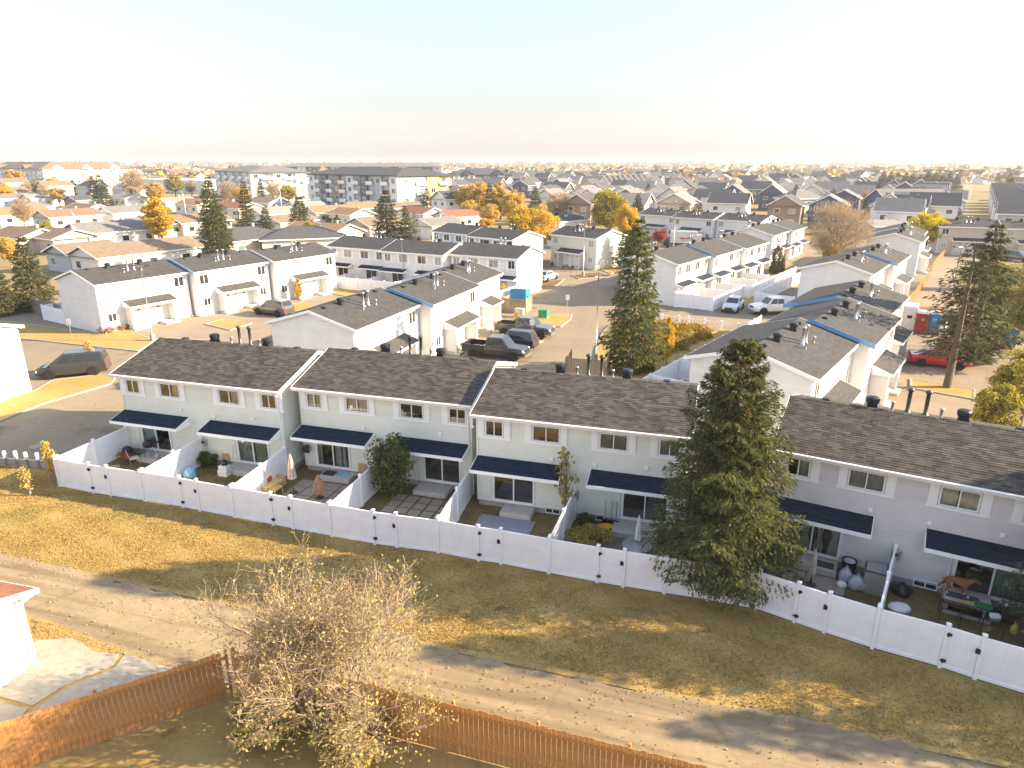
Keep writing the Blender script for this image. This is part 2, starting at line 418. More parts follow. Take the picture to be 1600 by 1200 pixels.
mat('canvas_white', (0.66, 0.65, 0.62), 0.9, 0.1, 6)
mat('wicker', (0.48, 0.32, 0.13), 0.85, 0.4, 26, 0.4, 60)
mat('cushion', (0.62, 0.45, 0.22), 0.9, 0.1, 5)
mat('cushion_red', (0.38, 0.11, 0.06), 0.9, 0.1, 5)
mat('steel', (0.62, 0.62, 0.63), 0.25, 0.1, 6, metal=0.9)
mat('cloth_green', (0.03, 0.22, 0.08), 0.9, 0.15, 7)
mat('cloth_straw', (0.45, 0.38, 0.18), 0.9, 0.25, 11)
mat('jug_yellow', (0.60, 0.55, 0.12), 0.35, 0.2, 6)
mat('dog_brown', (0.26, 0.105, 0.04), 0.8, 0.25, 6)
mat('dog_white', (0.62, 0.56, 0.50), 0.8, 0.1, 6)
mat('dog_black', (0.02, 0.016, 0.014), 0.6, 0.2, 6)
mat('dumpster_blue', (0.035, 0.23, 0.47), 0.5, 0.2, 3)
mat('utility_green', (0.03, 0.26, 0.14), 0.5, 0.1, 3)
mat('toilet_red', (0.30, 0.02, 0.025), 0.45, 0.1, 3)
mat('toilet_blue', (0.02, 0.20, 0.46), 0.45, 0.1, 3)
mat('mesh_orange', (0.75, 0.19, 0.06), 0.7, 0.15, 6)
mat('sign_yellow', (0.80, 0.60, 0.02), 0.5, 0.05, 6)
mat('flower_purple', (0.24, 0.20, 0.42), 0.8, 0.5, 14)
mat('stucco_white', (0.72, 0.71, 0.69), 0.9, 0.06, 2, 0.2)
mat('brick_school', (0.26, 0.125, 0.085), 0.9, 0.15, 0.6)
mat('ochre_wall', (0.50, 0.36, 0.20), 0.9, 0.1, 0.6)
mat('tyre', (0.018, 0.018, 0.018), 0.85, 0.2, 8)
mat('rim', (0.42, 0.42, 0.43), 0.3, 0.1, 6, metal=0.8)
mat('rim_black', (0.03, 0.03, 0.032), 0.4, 0.1, 6, metal=0.5)
mat('car_glass', (0.02, 0.025, 0.03), 0.06, 0.1, 2, spec=0.8)
mat('lamp_red', (0.45, 0.02, 0.015), 0.2, 0.1, 6)
mat('lamp_clear', (0.75, 0.76, 0.78), 0.12, 0.05, 6)
for n_, c_ in dict(grey=(0.042, 0.044, 0.047), black=(0.018, 0.02, 0.026), charcoal=(0.026, 0.028, 0.032), taupe=(0.075, 0.070, 0.066), red=(0.48, 0.012, 0.018), white=(0.72, 0.71, 0.68), silver=(0.50, 0.54, 0.58)).items():
    mat('paint_' + n_, c_, 0.28, 0.06, 2.0, spec=0.5, coat=0.8, metal=0.15)
mat('window_dark', (0.03, 0.034, 0.042), 0.08, 0.4, 0.9, spec=0.8)
mat('window_teal', (0.09, 0.16, 0.18), 0.08, 0.4, 0.9, spec=0.8)
mat('window_blind', (0.34, 0.32, 0.29), 0.25, 0.3, 2.5, spec=0.5)
mat('solar_black', (0.012, 0.014, 0.022), 0.15, 0.2, 2)
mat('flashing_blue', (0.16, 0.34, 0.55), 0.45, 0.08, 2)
glass('pane_glass'); glass('table_glass', (0.72, 0.8, 0.78), 0.2)
leaf('needles', [(0.048, 0.074, 0.042), (0.085, 0.112, 0.052), (0.14, 0.158, 0.060), (0.27, 0.235, 0.072)], 0.38)
leaf('needles_blue', [(0.045, 0.062, 0.046), (0.075, 0.098, 0.070), (0.12, 0.14, 0.090)], 0.3)
leaf('needles_far', [(0.055, 0.070, 0.040), (0.10, 0.112, 0.054), (0.18, 0.165, 0.070)], 0.35)
leaf('needles_dead', [(0.10, 0.075, 0.045), (0.075, 0.07, 0.032), (0.16, 0.12, 0.065)], 0.15)
leaf('cone_brown', [(0.20, 0.10, 0.045), (0.30, 0.17, 0.07)], 0.05)
leaf('leaf_gold', [(0.52, 0.31, 0.03), (0.64, 0.43, 0.05), (0.70, 0.52, 0.09)])
leaf('leaf_orange', [(0.50, 0.32, 0.07), (0.62, 0.43, 0.10), (0.58, 0.45, 0.17)])
leaf('leaf_yellow', [(0.55, 0.42, 0.01), (0.68, 0.55, 0.02), (0.50, 0.46, 0.03)])
leaf('leaf_mixed', [(0.18, 0.19, 0.04), (0.40, 0.33, 0.06), (0.56, 0.44, 0.07)])
leaf('leaf_tan', [(0.34, 0.26, 0.17), (0.42, 0.32, 0.20), (0.48, 0.38, 0.26)], 0.2)
leaf('leaf_olive', [(0.25, 0.22, 0.06), (0.38, 0.32, 0.09), (0.50, 0.40, 0.12)], 0.3)
leaf('leaf_green', [(0.065, 0.085, 0.03), (0.11, 0.14, 0.045), (0.19, 0.20, 0.07)])
leaf('leaf_red', [(0.26, 0.05, 0.035), (0.36, 0.09, 0.06), (0.42, 0.15, 0.10)])
leaf('leaf_pink', [(0.36, 0.23, 0.17), (0.44, 0.30, 0.24), (0.38, 0.27, 0.18)], 0.2)
leaf('leaf_bush', [(0.34, 0.27, 0.12), (0.42, 0.33, 0.14), (0.30, 0.29, 0.10), (0.38, 0.24, 0.13)], 0.3)
leaf('leaf_hedge', [(0.30, 0.17, 0.03), (0.42, 0.27, 0.05), (0.25, 0.24, 0.05), (0.36, 0.14, 0.04)], 0.3)
leaf('blades_dry', [(0.30, 0.205, 0.068), (0.42, 0.295, 0.105), (0.50, 0.37, 0.15), (0.33, 0.26, 0.08)], 0.3, [(0.22, (0.31, 0.26, 0.085), 0.54, 0.68), (0.5, (0.46, 0.33, 0.14), 0.55, 0.68), (1.4, (0.19, 0.135, 0.065), 0.60, 0.70)])
leaf('blades_green', [(0.08, 0.085, 0.025), (0.15, 0.14, 0.045), (0.24, 0.20, 0.07)], 0.25)

# ------------------------------------------------------------------ the ground, roads and lawns
def sheet(name, pts, z, m, kind='structure', sub=None):
    mb = MB(); mb.poly([(p[0], p[1], 0) for p in pts])
    o = mb.obj(name, M[m], None, (0, 0, z)); o['kind'] = kind
    return o
def px(*pts): return [G(u, v) for u, v in pts]
def area2(p): return sum(p[i][0] * p[(i + 1) % len(p)][1] - p[(i + 1) % len(p)][0] * p[i][1] for i in range(len(p)))
def ccw(p): return p if area2(p) > 0 else p[::-1]
def grow(p, d):
    """offset a polygon outwards by d (counter-clockwise)"""
    p = ccw(p); n = len(p); res = []
    for i in range(n):
        a, b, c = Vector(p[i - 1]), Vector(p[i]), Vector(p[(i + 1) % n])
        e1 = (b - a).normalized(); e2 = (c - b).normalized()
        n1 = Vector((e1.y, -e1.x)); n2 = Vector((e2.y, -e2.x))
        k = (n1 + n2); k = k / max(0.4, k.dot(n1)) if k.length > 1e-6 else n1
        res.append(tuple(b + k * d))
    return res

g = MB(); g.quad((-9000, -60, 0), (9000, -60, 0), (9000, 11000, 0), (-9000, 11000, 0))
o = g.obj('ground', M['plain'], None, (0, 0, -0.02)); o['kind'] = 'structure'

sheet('road', [(-75, 49.5), (-25.3, 34.75), (-21, 40), (20, 27.5), (34, 19.5), (62, 28), (102, 118), (98, 139), (30, 166), (-16, 128), (-30, 112), (-62, 84), (-80, 60)], 0.0, 'asphalt')
RD = Vector((math.cos(R(-16.6)), math.sin(R(-16.6))))
RN = Vector((RD.y, -RD.x))                        # towards the camera
def row(s, o, base=(-22.5, 26.1)): return (base[0] + RD.x * s + RN.x * o, base[1] + RD.y * s + RN.y * o)
lr = random.Random(91); lp = []
e1 = [(-54 + i * 0.5, -0.1 + lr.uniform(-0.16, 0.16) + 0.18 * math.sin(i * 0.21)) for i in range(229)]; e2 = [(60 - i * 0.5, 3.5 + lr.uniform(-0.12, 0.12)) for i in range(229)]
mb = MB(); mb.poly([(a_, -b_, 0) for a_, b_ in (e1 + e2)[::-1]])
o = mb.obj('back_lane', M['alley'], None, (-22.5, 26.1, 0.012), R(-16.6)); o['kind'] = 'structure'

fence_pts = [(-24.1, 32.95), (-21.85, 32.15), (-20.75, 31.85), (-18.75, 31.3), (-16.45, 30.6), (-15.45, 30.25), (-13.5, 29.6), (-11.35, 28.85), (-10.3, 28.5), (-8.35, 27.85),
             (-6.2, 27.15), (-5.15, 26.9), (-3.25, 26.45), (-1.45, 25.8), (-0.47, 25.55), (1.55, 24.85), (3.5, 24.2), (4.52, 23.9), (6.1, 23.45), (7.75, 23.0), (9.45, 22.45),
             (10.6, 21.65), (11.48, 21.05), (12.82, 20.2), (14.65, 19.25), (15.5, 18.7), (17.2, 17.7), (19.2, 16.5), (21.0, 15.4)]
sheet('lawn', [(-75, 49.4), (-25.3, 34.65), (-24.4, 33.4)] + fence_pts + [(40, 9), row(62, 0), row(-54, 0)], 0.008, 'dry_grass')
sheet('near_yard_lawn', [row(15.4, 4.0), row(60, 4.2), (40, -40), (-6, -40), row(10.3, 9.3)], 0.006, 'dry_grass')
sheet('verge', [row(-42, 3.0), row(6.0, 2.75), row(10.4, 3.3), row(14.5, 3.5), row(10, 9.5), row(-42, 9.5)], 0.018, 'dry_grass')
# back yards between the wall and the fence
sheet('yard_soil', fence_pts[:18] + [(4.6, 30.0), (-1.5, 32.2), (-11.5, 36.2), (-22.6, 38.6), (-25.0, 37.6)], 0.010, 'yard_soil')
sheet('yard_soil', fence_pts[17:] + [(22.2, 21.5), (11.4, 27.9), (4.6, 29.8)], 0.010, 'yard_soil')

def lawn(pts, m='dry_grass', kerb=True, name='lawn'):
    p = ccw(px(*pts))
    n = len(p)
    sheet(name, p, 0.075, m)
    if kerb:
        q = grow(p, 0.14); mb = MB()
        for i in range(n):
            j = (i + 1) % n
            a, b, c, d = p[i], p[j], q[j], q[i]
            mb.quad((*a, 0.1), (*d, 0.1), (*c, 0.1), (*b, 0.1))
            mb.quad((*d, 0.1), (*d, -0.02), (*c, -0.02), (*c, 0.1)); mb.quad((*a, 0.0), (*a, 0.1), (*b, 0.1), (*b, 0.0))
        o = mb.obj('kerb', M['concrete']); o['kind'] = 'structure'
lawn([(-60, 495), (47, 508), (155, 523), (200, 516), (240, 534), (215, 549), (50, 531), (-60, 522)])
lawn([(-40, 640), (57, 611), (82, 596), (160, 586), (178, 592), (170, 601), (62, 633), (-40, 674)])
lawn([(322, 507), (350, 500), (392, 506), (360, 516)])
lawn([(522, 441), (560, 441), (618, 455), (575, 470), (520, 459)])
lawn([(447, 478), (475, 473), (500, 479), (482, 487), (455, 487)])
lawn([(787, 493), (892, 492), (890, 500), (875, 511), (822, 503)])
lawn([(822, 531), (846, 534), (826, 542)])
lawn([(927, 584), (933, 545), (943, 520), (955, 508), (1015, 502), (1100, 513), (1180, 523), (1172, 560), (1050, 602), (1000, 600)], 'dry_grass')
lawn([(1122, 484), (1163, 459), (1243, 424), (1262, 424), (1195, 463), (1145, 486)])
lawn([(1425, 594), (1521, 610), (1520, 624), (1425, 607)])
lawn([(1380, 545), (1445, 553), (1430, 562), (1350, 556)])
lawn([(1490, 420), (1700, 430), (1760, 560), (1560, 520), (1500, 470)], 'green_grass')
lawn([(935, 420), (972, 409), (972, 415), (985, 424), (955, 428)])
lawn([(893, 430), (935, 426), (950, 432), (905, 436)], 'mulch', name='planting_bed')
lawn([(842, 441), (880, 437), (870, 446), (845, 450)], 'mulch', name='planting_bed')
lawn([(1560, 590), (1700, 610), (1750, 680), (1560, 640)], 'green_grass')
# concrete aprons in front of the doors
def apron(pts): sheet('driveway', ccw(px(*pts)), 0.006, 'driveway')
apron([(160, 526), (520, 452), (620, 462), (560, 500), (430, 520), (330, 560)])
apron([(700, 560), (800, 470), (850, 490), (800, 580)])
apron([(1340, 650), (1405, 560), (1540, 580), (1530, 640), (1500, 690), (1330, 690)])
apron([(1400, 520), (1470, 400), (1500, 410), (1500, 520)])

# ------------------------------------------------------------------ townhouse blocks
EAVE, RISE, OVER, RAKE, DEPTH = 4.9, 1.15, 0.38, 0.22, 7.2

def lap_wall(xl, xr, z0, z1, openings=(), lap=0.115, out=0.014):
    """overlapping boards in the plane y=0 facing -y; xl/xr are functions of z"""
    mb = MB(); z = z0
    while z < z1 - 1e-4:
        zb = min(z + lap, z1)
        cuts = sorted({z, zb} | {c for o_ in openings for c in (o_[2], o_[3]) if z < c < zb})
        for a, b in zip(cuts[:-1], cuts[1:]):
            ya = -out * (1 - (a - z) / lap); yb = -out * (1 - (b - z) / lap)
            mid = (a + b) / 2
            xs = [(xl(mid), xr(mid))]
            for o_ in openings:
                if o_[2] < mid < o_[3]:
                    nx = []
                    for p, q in xs:
                        if o_[1] <= p or o_[0] >= q: nx.append((p, q)); continue
                        if o_[0] > p: nx.append((p, o_[0]))
                        if o_[1] < q: nx.append((o_[1], q))
                    xs = nx
            for p, q in xs:
                pa = xl(a) if abs(p - xl(mid)) < 1e-6 else p; pb = xl(b) if abs(p - xl(mid)) < 1e-6 else p
                qa = xr(a) if abs(q - xr(mid)) < 1e-6 else q; qb = xr(b) if abs(q - xr(mid)) < 1e-6 else q
                mb.quad((pa, ya, a), (qa, ya, a), (qb, yb, b), (pb, yb, b))
                if a == z: mb.quad((pa, 0, a), (qa, 0, a), (qa, ya, a), (pa, ya, a))
        z = zb
    return mb

def courses(x0, x1, y0, z0, y1, z1, exp=0.155, th=0.10, lift=0.012):
    """a roof slope from the eave (y0,z0) to the ridge (y1,z1) in stepped courses over a slab"""
    mb = MB(); ln = math.hypot(y1 - y0, z1 - z0); n = max(2, int(ln / exp)); uy, uz = (y1 - y0) / ln, (z1 - z0) / ln
    s = 1 if y1 > y0 else -1
    ny, nz = -uz * s, abs(uy)
    for i in range(n):
        a, b = ln * i / n, ln * (i + 1) / n
        pa = (y0 + uy * a + ny * lift, z0 + uz * a + nz * lift); pb = (y0 + uy * b, z0 + uz * b); pc = (y0 + uy * a, z0 + uz * a)
        mb.quad((x0, *pa), (x1, *pa), (x1, *pb), (x0, *pb)); mb.quad((x0, *pc), (x1, *pc), (x1, *pa), (x0, *pa))
    mb.prism([(y0, z0 - 0.001), (y1, z1 - 0.001), (y1, z1 - th), (y0, z0 - th)], x0, x1, 'x')
    return mb

def ring(w, h, t, d):
    """rectangular frame centred on x, from z 0 to h, bar width t, depth d (y from -d to 0)"""
    mb = MB(); x0, x1 = -w / 2, w / 2
    mb.box(x0, x1, -d, 0.0, 0, t); mb.box(x0, x1, -d, 0.0, h - t, h)
    mb.box(x0, x0 + t, -d + 0.002, 0.0, t, h - t); mb.box(x1 - t, x1, -d + 0.002, 0.0, t, h - t)
    return mb

def room_mesh(w, h, d):
    mb = MB(); x0, x1 = -w / 2 - 0.15, w / 2 + 0.15; z0, z1 = -0.05, h + 0.1
    mb.quad((x0, d, z0), (x1, d, z0), (x1, d, z1), (x0, d, z1))
    mb.quad((x0, 0.07, z0), (x1, 0.07, z0), (x1, d, z0), (x0, d, z0)); mb.quad((x0, 0.07, z1), (x1, 0.07, z1), (x1, d, z1), (x0, d, z1))
    mb.quad((x0, 0.07, z0), (x0, d, z0), (x0, d, z1), (x0, 0.07, z1)); mb.quad((x1, 0.07, z0), (x1, d, z0), (x1, d, z1), (x1, 0.07, z1))
    return mb

def curtain_mesh(x0, x1, z0, z1, y=0.14, amp=0.03, pitch=0.16, tie=0.0):
    mb = MB(); n = max(6, int((x1 - x0) / pitch * 6)); rows = 8 if tie else 1
    for j in range(rows):
        for i in range(n):
            def P(ii, jj):
                t = ii / n; q = jj / rows; x = x0 + (x1 - x0) * t
                if tie:
                    k = 1 - tie * math.exp(-((q - 0.42) / 0.2) ** 2); c = (x0 + x1) / 2; x = c + (x - c) * k
                return (x, y + amp * math.sin(2 * math.pi * (x1 - x0) * t / pitch + x0), z0 + (z1 - z0) * q)
            mb.quad(P(i, j), P(i + 1, j), P(i + 1, j + 1), P(i, j + 1))
    return mb

def near_window(par, s, z0, w, h, look, panes=2):
    """a sliding window set into an opening of the wall, with room, curtain and glass behind"""
    f = ring(w, h, 0.045, 0.07); f.box(-0.022, 0.022, -0.06, -0.002, 0.045, h - 0.045)
    win = f.obj('window', M['trim_white'], par, (s, 0.02, z0))
    half = w / 2
    for k in (-1, 1):
        p = MB().quad((-half / 2 + 0.02, 0, 0.045), (half / 2 - 0.02, 0, 0.045), (half / 2 - 0.02, 0, h - 0.045), (-half / 2 + 0.02, 0, h - 0.045))
        p.obj('pane', M['pane_glass'], win, (k * half / 2, -0.012 - 0.012 * (k > 0), 0))
    room_mesh(w, h, 0.9).obj('room', M['room_brown' if 'brown' in look else 'room_dark'], win, (0, 0.0, 0))
    if 'curtain' in look:
        col = 'curtain_grey' if 'grey' in look else 'curtain_white'
        if 'right' in look: xs = [(0.0, half)]
        elif 'left' in look: xs = [(-half, 0.0)]
        else: xs = [(-half, -0.06), (0.03, half)]
        for a, b in xs: curtain_mesh(a, b, 0.0, h).obj('curtain', M[col], win)
    if 'blind' in look:
        curtain_mesh(-half, half, 0.0, h, amp=0.004, pitch=0.5).obj('curtain', M['curtain_grey'], win)
    sb = MB(); sb.cbox(-half - 0.42, half + 0.42, -0.05, 0.004, -0.15, -0.03, 0.008)
    sb.obj('sill', M['trim_white'], win, (0, -0.012, 0))
    for k in (-1, 1):
        sh = MB(); sh.cbox(-0.165, 0.165, -0.035, 0.0, 0, h + 0.10, 0.006)
        sh.box(-0.12, 0.12, -0.044, -0.034, 0.06, h / 2 - 0.02); sh.box(-0.12, 0.12, -0.044, -0.034, h / 2 + 0.06, h + 0.04)
        sh.obj('shutter', M['trim_white'], par, (s + k * (half + 0.215), -0.016, z0 - 0.03))
    return win

def patio_door(par, s, w, look, z0=0.38, h=2.02):
    f = ring(w, h, 0.09, 0.08); f.box(-0.03, 0.03, -0.07, -0.002, 0.09, h - 0.09)
    d = f.obj('patio_door', M['trim_white'], par, (s, 0.02, z0))
    half = w / 2
    for k in (-1, 1):
        p = MB().quad((-half / 2 + 0.03, 0, 0.09), (half / 2 - 0.04, 0, 0.09), (half / 2 - 0.04, 0, h - 0.09), (-half / 2 + 0.03, 0, h - 0.09))
        p.obj('pane', M['pane_glass'], d, (k * half / 2, -0.012 - 0.012 * (k > 0), 0))
    room_mesh(w, h, 2.2).obj('room', M['room_brown' if 'brown' in look else 'room_dark'], d)
    col = 'curtain_teal' if 'teal' in look else 'curtain_sage' if 'sage' in look else 'curtain_grey' if 'grey' in look else 'curtain_white'
    if 'both' in look: xs = [(-half, -0.08), (0.02, half)]
    elif 'right' in look: xs = [(0.05, half)]
    elif 'left' in look: xs = [(-half, -0.1)]
    elif 'tied' in look: xs = [(-half * 0.95, -half * 0.6), (-half * 0.45, -0.04), (0.1, half * 0.42), (half * 0.55, half)]
    elif 'part' in look: xs = [(-half, -half * 0.72), (0.04, half * 0.38), (half * 0.45, half * 0.62)]
    else: xs = []
    for a, b in xs: curtain_mesh(a, b, 0.02, h, tie=0.55 if 'tied' in look else 0.0).obj('curtain', M[col], d)
    return d

def awning(par, s0, s1, near=True, y=0.0, ztop=2.72, out=1.12, drop=0.30, m='shingle_navy'):
    def mk():
        w = s1 - s0
        return courses(0, w, -out, -drop, -0.015, 0, exp=0.14, th=0.05) if near else MB().prism([(-out, -drop), (-0.012, 0), (-0.012, -0.06), (-out, -drop - 0.06)], 0, w, 'x')
    a = place('awning', cached(('awning', near, round(s1 - s0, 2), out, drop), mk), M[m], par, (s0, y, ztop))
    w = s1 - s0
    def fm():
        mb = MB(); mb.box(-0.03, w + 0.03, -out - 0.035, -out, -drop - 0.16, -drop + 0.004)
        for x in (-0.03, w):
            mb.prism([(-out, -drop - 0.16), (-0.014, -drop - 0.16), (-0.014, 0.012), (-out, -drop + 0.012)], x, x + 0.03, 'x')
        mb.box(0, w, -out, -0.014, -drop - 0.13, -drop - 0.115)
        return mb
    place('fascia', cached(('fascia_awning', near, round(w, 2), out, drop), fm), M['trim_white'], a)
    return a

def roof_parts(par, L, near, roofmat, vents='far', D=DEPTH, eave=EAVE, rise=RISE):
    x0, x1 = -RAKE, L + RAKE; ym = D / 2
    zt = eave + 0.10
    slope = rise / (ym + OVER)
    zr = zt + rise
    def front():
        return courses(x0, x1, -OVER, zt, ym, zr) if near else MB().prism([(-OVER, zt), (ym, zr), (ym, zr - 0.1), (-OVER, zt - 0.1)], x0, x1, 'x')
    def back():
        return courses(x0, x1, D + OVER, zt, ym, zr) if near else MB().prism([(D + OVER, zt), (ym, zr), (ym, zr - 0.1), (D + OVER, zt - 0.1)], x0, x1, 'x')
    r = place('roof', cached(('roof_front', near, L, D, eave), front), roofmat, par)
    place('roof_slope', cached(('roof_back', near, L, D, eave), back), roofmat, r)
    def cap():
        mb = MB(); n = int((x1 - x0) / 0.28)
        for i in range(n):
            a = x0 + (x1 - x0) * i / n; b = x0 + (x1 - x0) * (i + 1) / n + 0.03
            z = zr + 0.022
            mb.quad((a, ym - 0.15, z - 0.045), (b, ym - 0.15, z - 0.052), (b, ym, z - 0.008), (a, ym, z))
            mb.quad((a, ym, z), (b, ym, z - 0.008), (b, ym + 0.15, z - 0.052), (a, ym + 0.15, z - 0.045))
            mb.quad((a, ym - 0.15, z - 0.07), (a, ym - 0.15, z - 0.045), (a, ym, z), (a, ym + 0.15, z - 0.045))
        return mb
    if near: place('ridge_cap', cached(('ridge', L), cap), roofmat, r)
    def fas():
        mb = MB()
        for y in (-OVER - 0.03, D + OVER): mb.box(x0, x1, y, y + 0.03, zt - 0.2, zt - 0.012)
        for x in (x0 - 0.03, x1):
            for ya, yb in ((-OVER, ym), (D + OVER, ym)):
                mb.prism([(ya, zt - 0.2), (yb, zr - 0.2), (yb, zr + 0.016), (ya, zt + 0.016)], x, x + 0.03, 'x')
        mb.box(x0, x1, -OVER, 0.0, zt - 0.16, zt - 0.145); mb.box(x0, x1, D, D + OVER, zt - 0.16, zt - 0.145)
        return mb
    place('fascia', cached(('fascia', L, D, eave), fas), M['trim_white'], r)
    if near:
        gt = MB(); gt.prism([(-OVER - 0.13, zt - 0.02), (-OVER - 0.035, zt - 0.02), (-OVER - 0.035, zt - 0.12), (-OVER - 0.10, zt - 0.12), (-OVER - 0.13, zt - 0.06)], x0, x1, 'x')
        gt.obj('gutter', M['trim_white'], par)
    # vents and flues stand on the slope of the entrance side
    sy = 1 if vents == 'far' else -1
    def onroof(dy): return ym + sy * dy, zr - slope * dy
    def turbine():
        mb = MB(); mb.cbox(-0.21, 0.21, -0.21, 0.21, -0.12, 0.22, 0.02); mb.lathe([(0.15, 0.2), (0.25, 0.24), (0.28, 0.34), (0.28, 0.46), (0.22, 0.52), (0.05, 0.55)], 12)
        for k in range(12):
            w = 2 * math.pi * k / 12
            mb.box(0.272 * math.cos(w) - 0.012, 0.272 * math.cos(w) + 0.012, 0.272 * math.sin(w) - 0.012, 0.272 * math.sin(w) + 0.012, 0.33, 0.47)
        return mb
    tm = cached(('roof_vent',), turbine)
    for s in (0.32 * L, 0.67 * L):
        y, z = onroof(0.55); place('roof_vent', tm, M['black_metal'], r, (s, y, z))
    def flue():
        mb = MB(); mb.lathe([(0.2, -0.1), (0.13, 0.06), (0.085, 0.1), (0.085, 1.0), (0.14, 1.02), (0.14, 1.12), (0.04, 1.17)], 10); return mb
    fm2 = cached(('flue_pipe',), flue, True)
    def stub():
        mb = MB(); mb.lathe([(0.13, -0.08), (0.06, 0.06), (0.06, 0.34), (0.09, 0.35), (0.09, 0.42), (0.02, 0.44)], 8); return mb
    sm = cached(('plumbing_stack',), stub, True)
    dy = 0.95 if near else 1.7
    fl = 'dark_metal' if near else 'galvanised'
    for s in (0.46 * L, 0.53 * L):
        y, z = onroof(dy); place('flue_pipe', fm2, M[fl], r, (s, y, z))
    for s in (0.40 * L, 0.59 * L):
        y, z = onroof(dy + (0.0 if near else 0.35)); place('plumbing_stack', sm, M['galvanised'], r, (s, y, z))
    def flat():
        mb = MB(); mb.cbox(-0.17, 0.17, -0.17, 0.17, -0.05, 0.13, 0.03); return mb
    for s in (0.13 * L, 0.87 * L):
        y, z = onroof(0.35); place('flat_vent', cached(('flat_vent',), flat), M['black_metal'], r, (s, y, z))
    return r

def gable_fn(D, eave, rise, side):
    zt = eave - 0.02; k = (D / 2) / (rise * (D / 2) / (D / 2 + OVER))
    return (lambda z: 0.0 if z <= zt else min(D / 2, (z - zt) * k)) if side == 'l' else (lambda z: D if z <= zt else max(D / 2, D - (z - zt) * k))

def walls_near(par, L, m, openings, D=DEPTH):
    w = lap_wall(lambda z: 0.0, lambda z: L, 0.3, EAVE - 0.02, openings).obj('wall', m, par)
    ztop = EAVE - 0.02 + RISE * (D / 2) / (D / 2 + OVER)
    for rz, loc in ((R(-90), (0, D, 0)), (R(90), (L, 0, 0))):
        lap_wall(gable_fn(D, EAVE, RISE, 'l'), gable_fn(D, EAVE, RISE, 'r'), 0.3, ztop - 0.01).obj('gable_wall', m, par, loc, rz)
    MB().quad((0, 0, 0), (L, 0, 0), (L, 0, EAVE), (0, 0, EAVE)).obj('back_wall', m, par, (L, D, 0), math.pi)
    f = MB(); f.box(0.02, L - 0.02, 0.02, D - 0.02, -0.05, 0.31); f.obj('foundation', M['foundation'], par)
    cb = MB()
    for x, y in ((0, 0), (L, 0)): cb.box(x - 0.05, x + 0.05, y - 0.05 + (0.012), y + 0.05, 0.3, EAVE - 0.1)
    cb.obj('corner_board', m, par)
    return w

def downspout(par, s, kink=0.0):
    mb = MB(); mb.tube([(s, -OVER - 0.06, EAVE), (s, -OVER - 0.06, EAVE - 0.12), (s, -0.07, EAVE - 0.35), (s, -0.07, 0.35), (s, -0.30, 0.12)], 0.04, 6)
    mb.obj('downspout', M['trim_white'], par, smooth=True)

def conduit(par, s):
    mb = MB(); mb.tube([(s, -0.04, 2.15), (s + 0.15, -0.06, 2.15), (s + 0.62, -0.06, 1.8), (s + 0.62, -0.06, 0.4)], 0.025, 6)
    mb.obj('drain_pipe', M['trim_white'], par, smooth=True)

def front_block(name, label, origin, th, L, m, doors, wins, aw, steps, basement=()):
    t = thing(name, label, 'townhouse', (*origin, 0), R(th), 'townhouses behind the white vinyl fence')
    ws = [(0.87, 0.90), (3.45, 1.32), (L - 3.25, 1.30), (L - 0.72, 0.92)]
    ops = [(s - w / 2, s + w / 2, 3.82, 4.62) for s, w in ws] + [(s - w / 2, s + w / 2, 0.38, 2.40) for s, w, _ in doors]
    walls_near(t, L, m, ops)
    for (s, w), look in zip(ws, wins): near_window(t, s, 3.82, w, 0.80, look)
    for s, w, look in doors:
        patio_door(t, s, w, look)
        MB().lathe([(0.02, 0), (0.06, 0.02), (0.07, 0.1), (0.03, 0.14)], 8).obj('wall_lamp', M['black_metal'], t, (s + w / 2 + 0.35, -0.09, 2.2))
    for a, b in aw: awning(t, a, b)
    roof_parts(t, L, True, M['shingle_near'], 'far')
    for s0, s1, o1, zt in steps:
        mb = MB(); mb.cbox(s0, s1, -o1, -0.02, 0, zt, 0.02); mb.obj('step', M['step_concrete'], t)
    for s, w in basement:
        b = ring(w, 0.34, 0.04, 0.05); b.box(-0.02, 0.02, -0.05, 0, 0.04, 0.30)
        bw = b.obj('basement_window', M['trim_white'], t, (s, 0.0, 0.08))
        MB().quad((-w / 2, -0.01, 0.02), (w / 2, -0.01, 0.02), (w / 2, -0.01, 0.32), (-w / 2, -0.01, 0.32)).obj('pane', M['window_dark'], bw)
    downspout(t, L - 0.09)
    for s_ in (0.35 * L, 0.56 * L, 0.8 * L):
        MB().cbox(-.09, .09, -.09, 0, 0, .16, .03).obj('dryer_vent', M['trim_white'], t, (s_ + .3, -.012, 2.95 + .12 * math.sin(s_ * 9)))
    mt = MB().cbox(-.17, .17, -.14, 0, 0, .42, .02).obj('meter_box', M['galvanised'], t, (L * 0.5, -.012, 1.1))
    MB().lathe([(.08, 0), (.08, .07), (.03, .09)], 10).obj('meter_dial', M['dark_metal'], mt, (0, -.14, .25)).rotation_euler = (R(90), 0, 0)
    for s, w, _ in doors: conduit(t, max(0.08, s - w / 2 - 0.75))
    return t

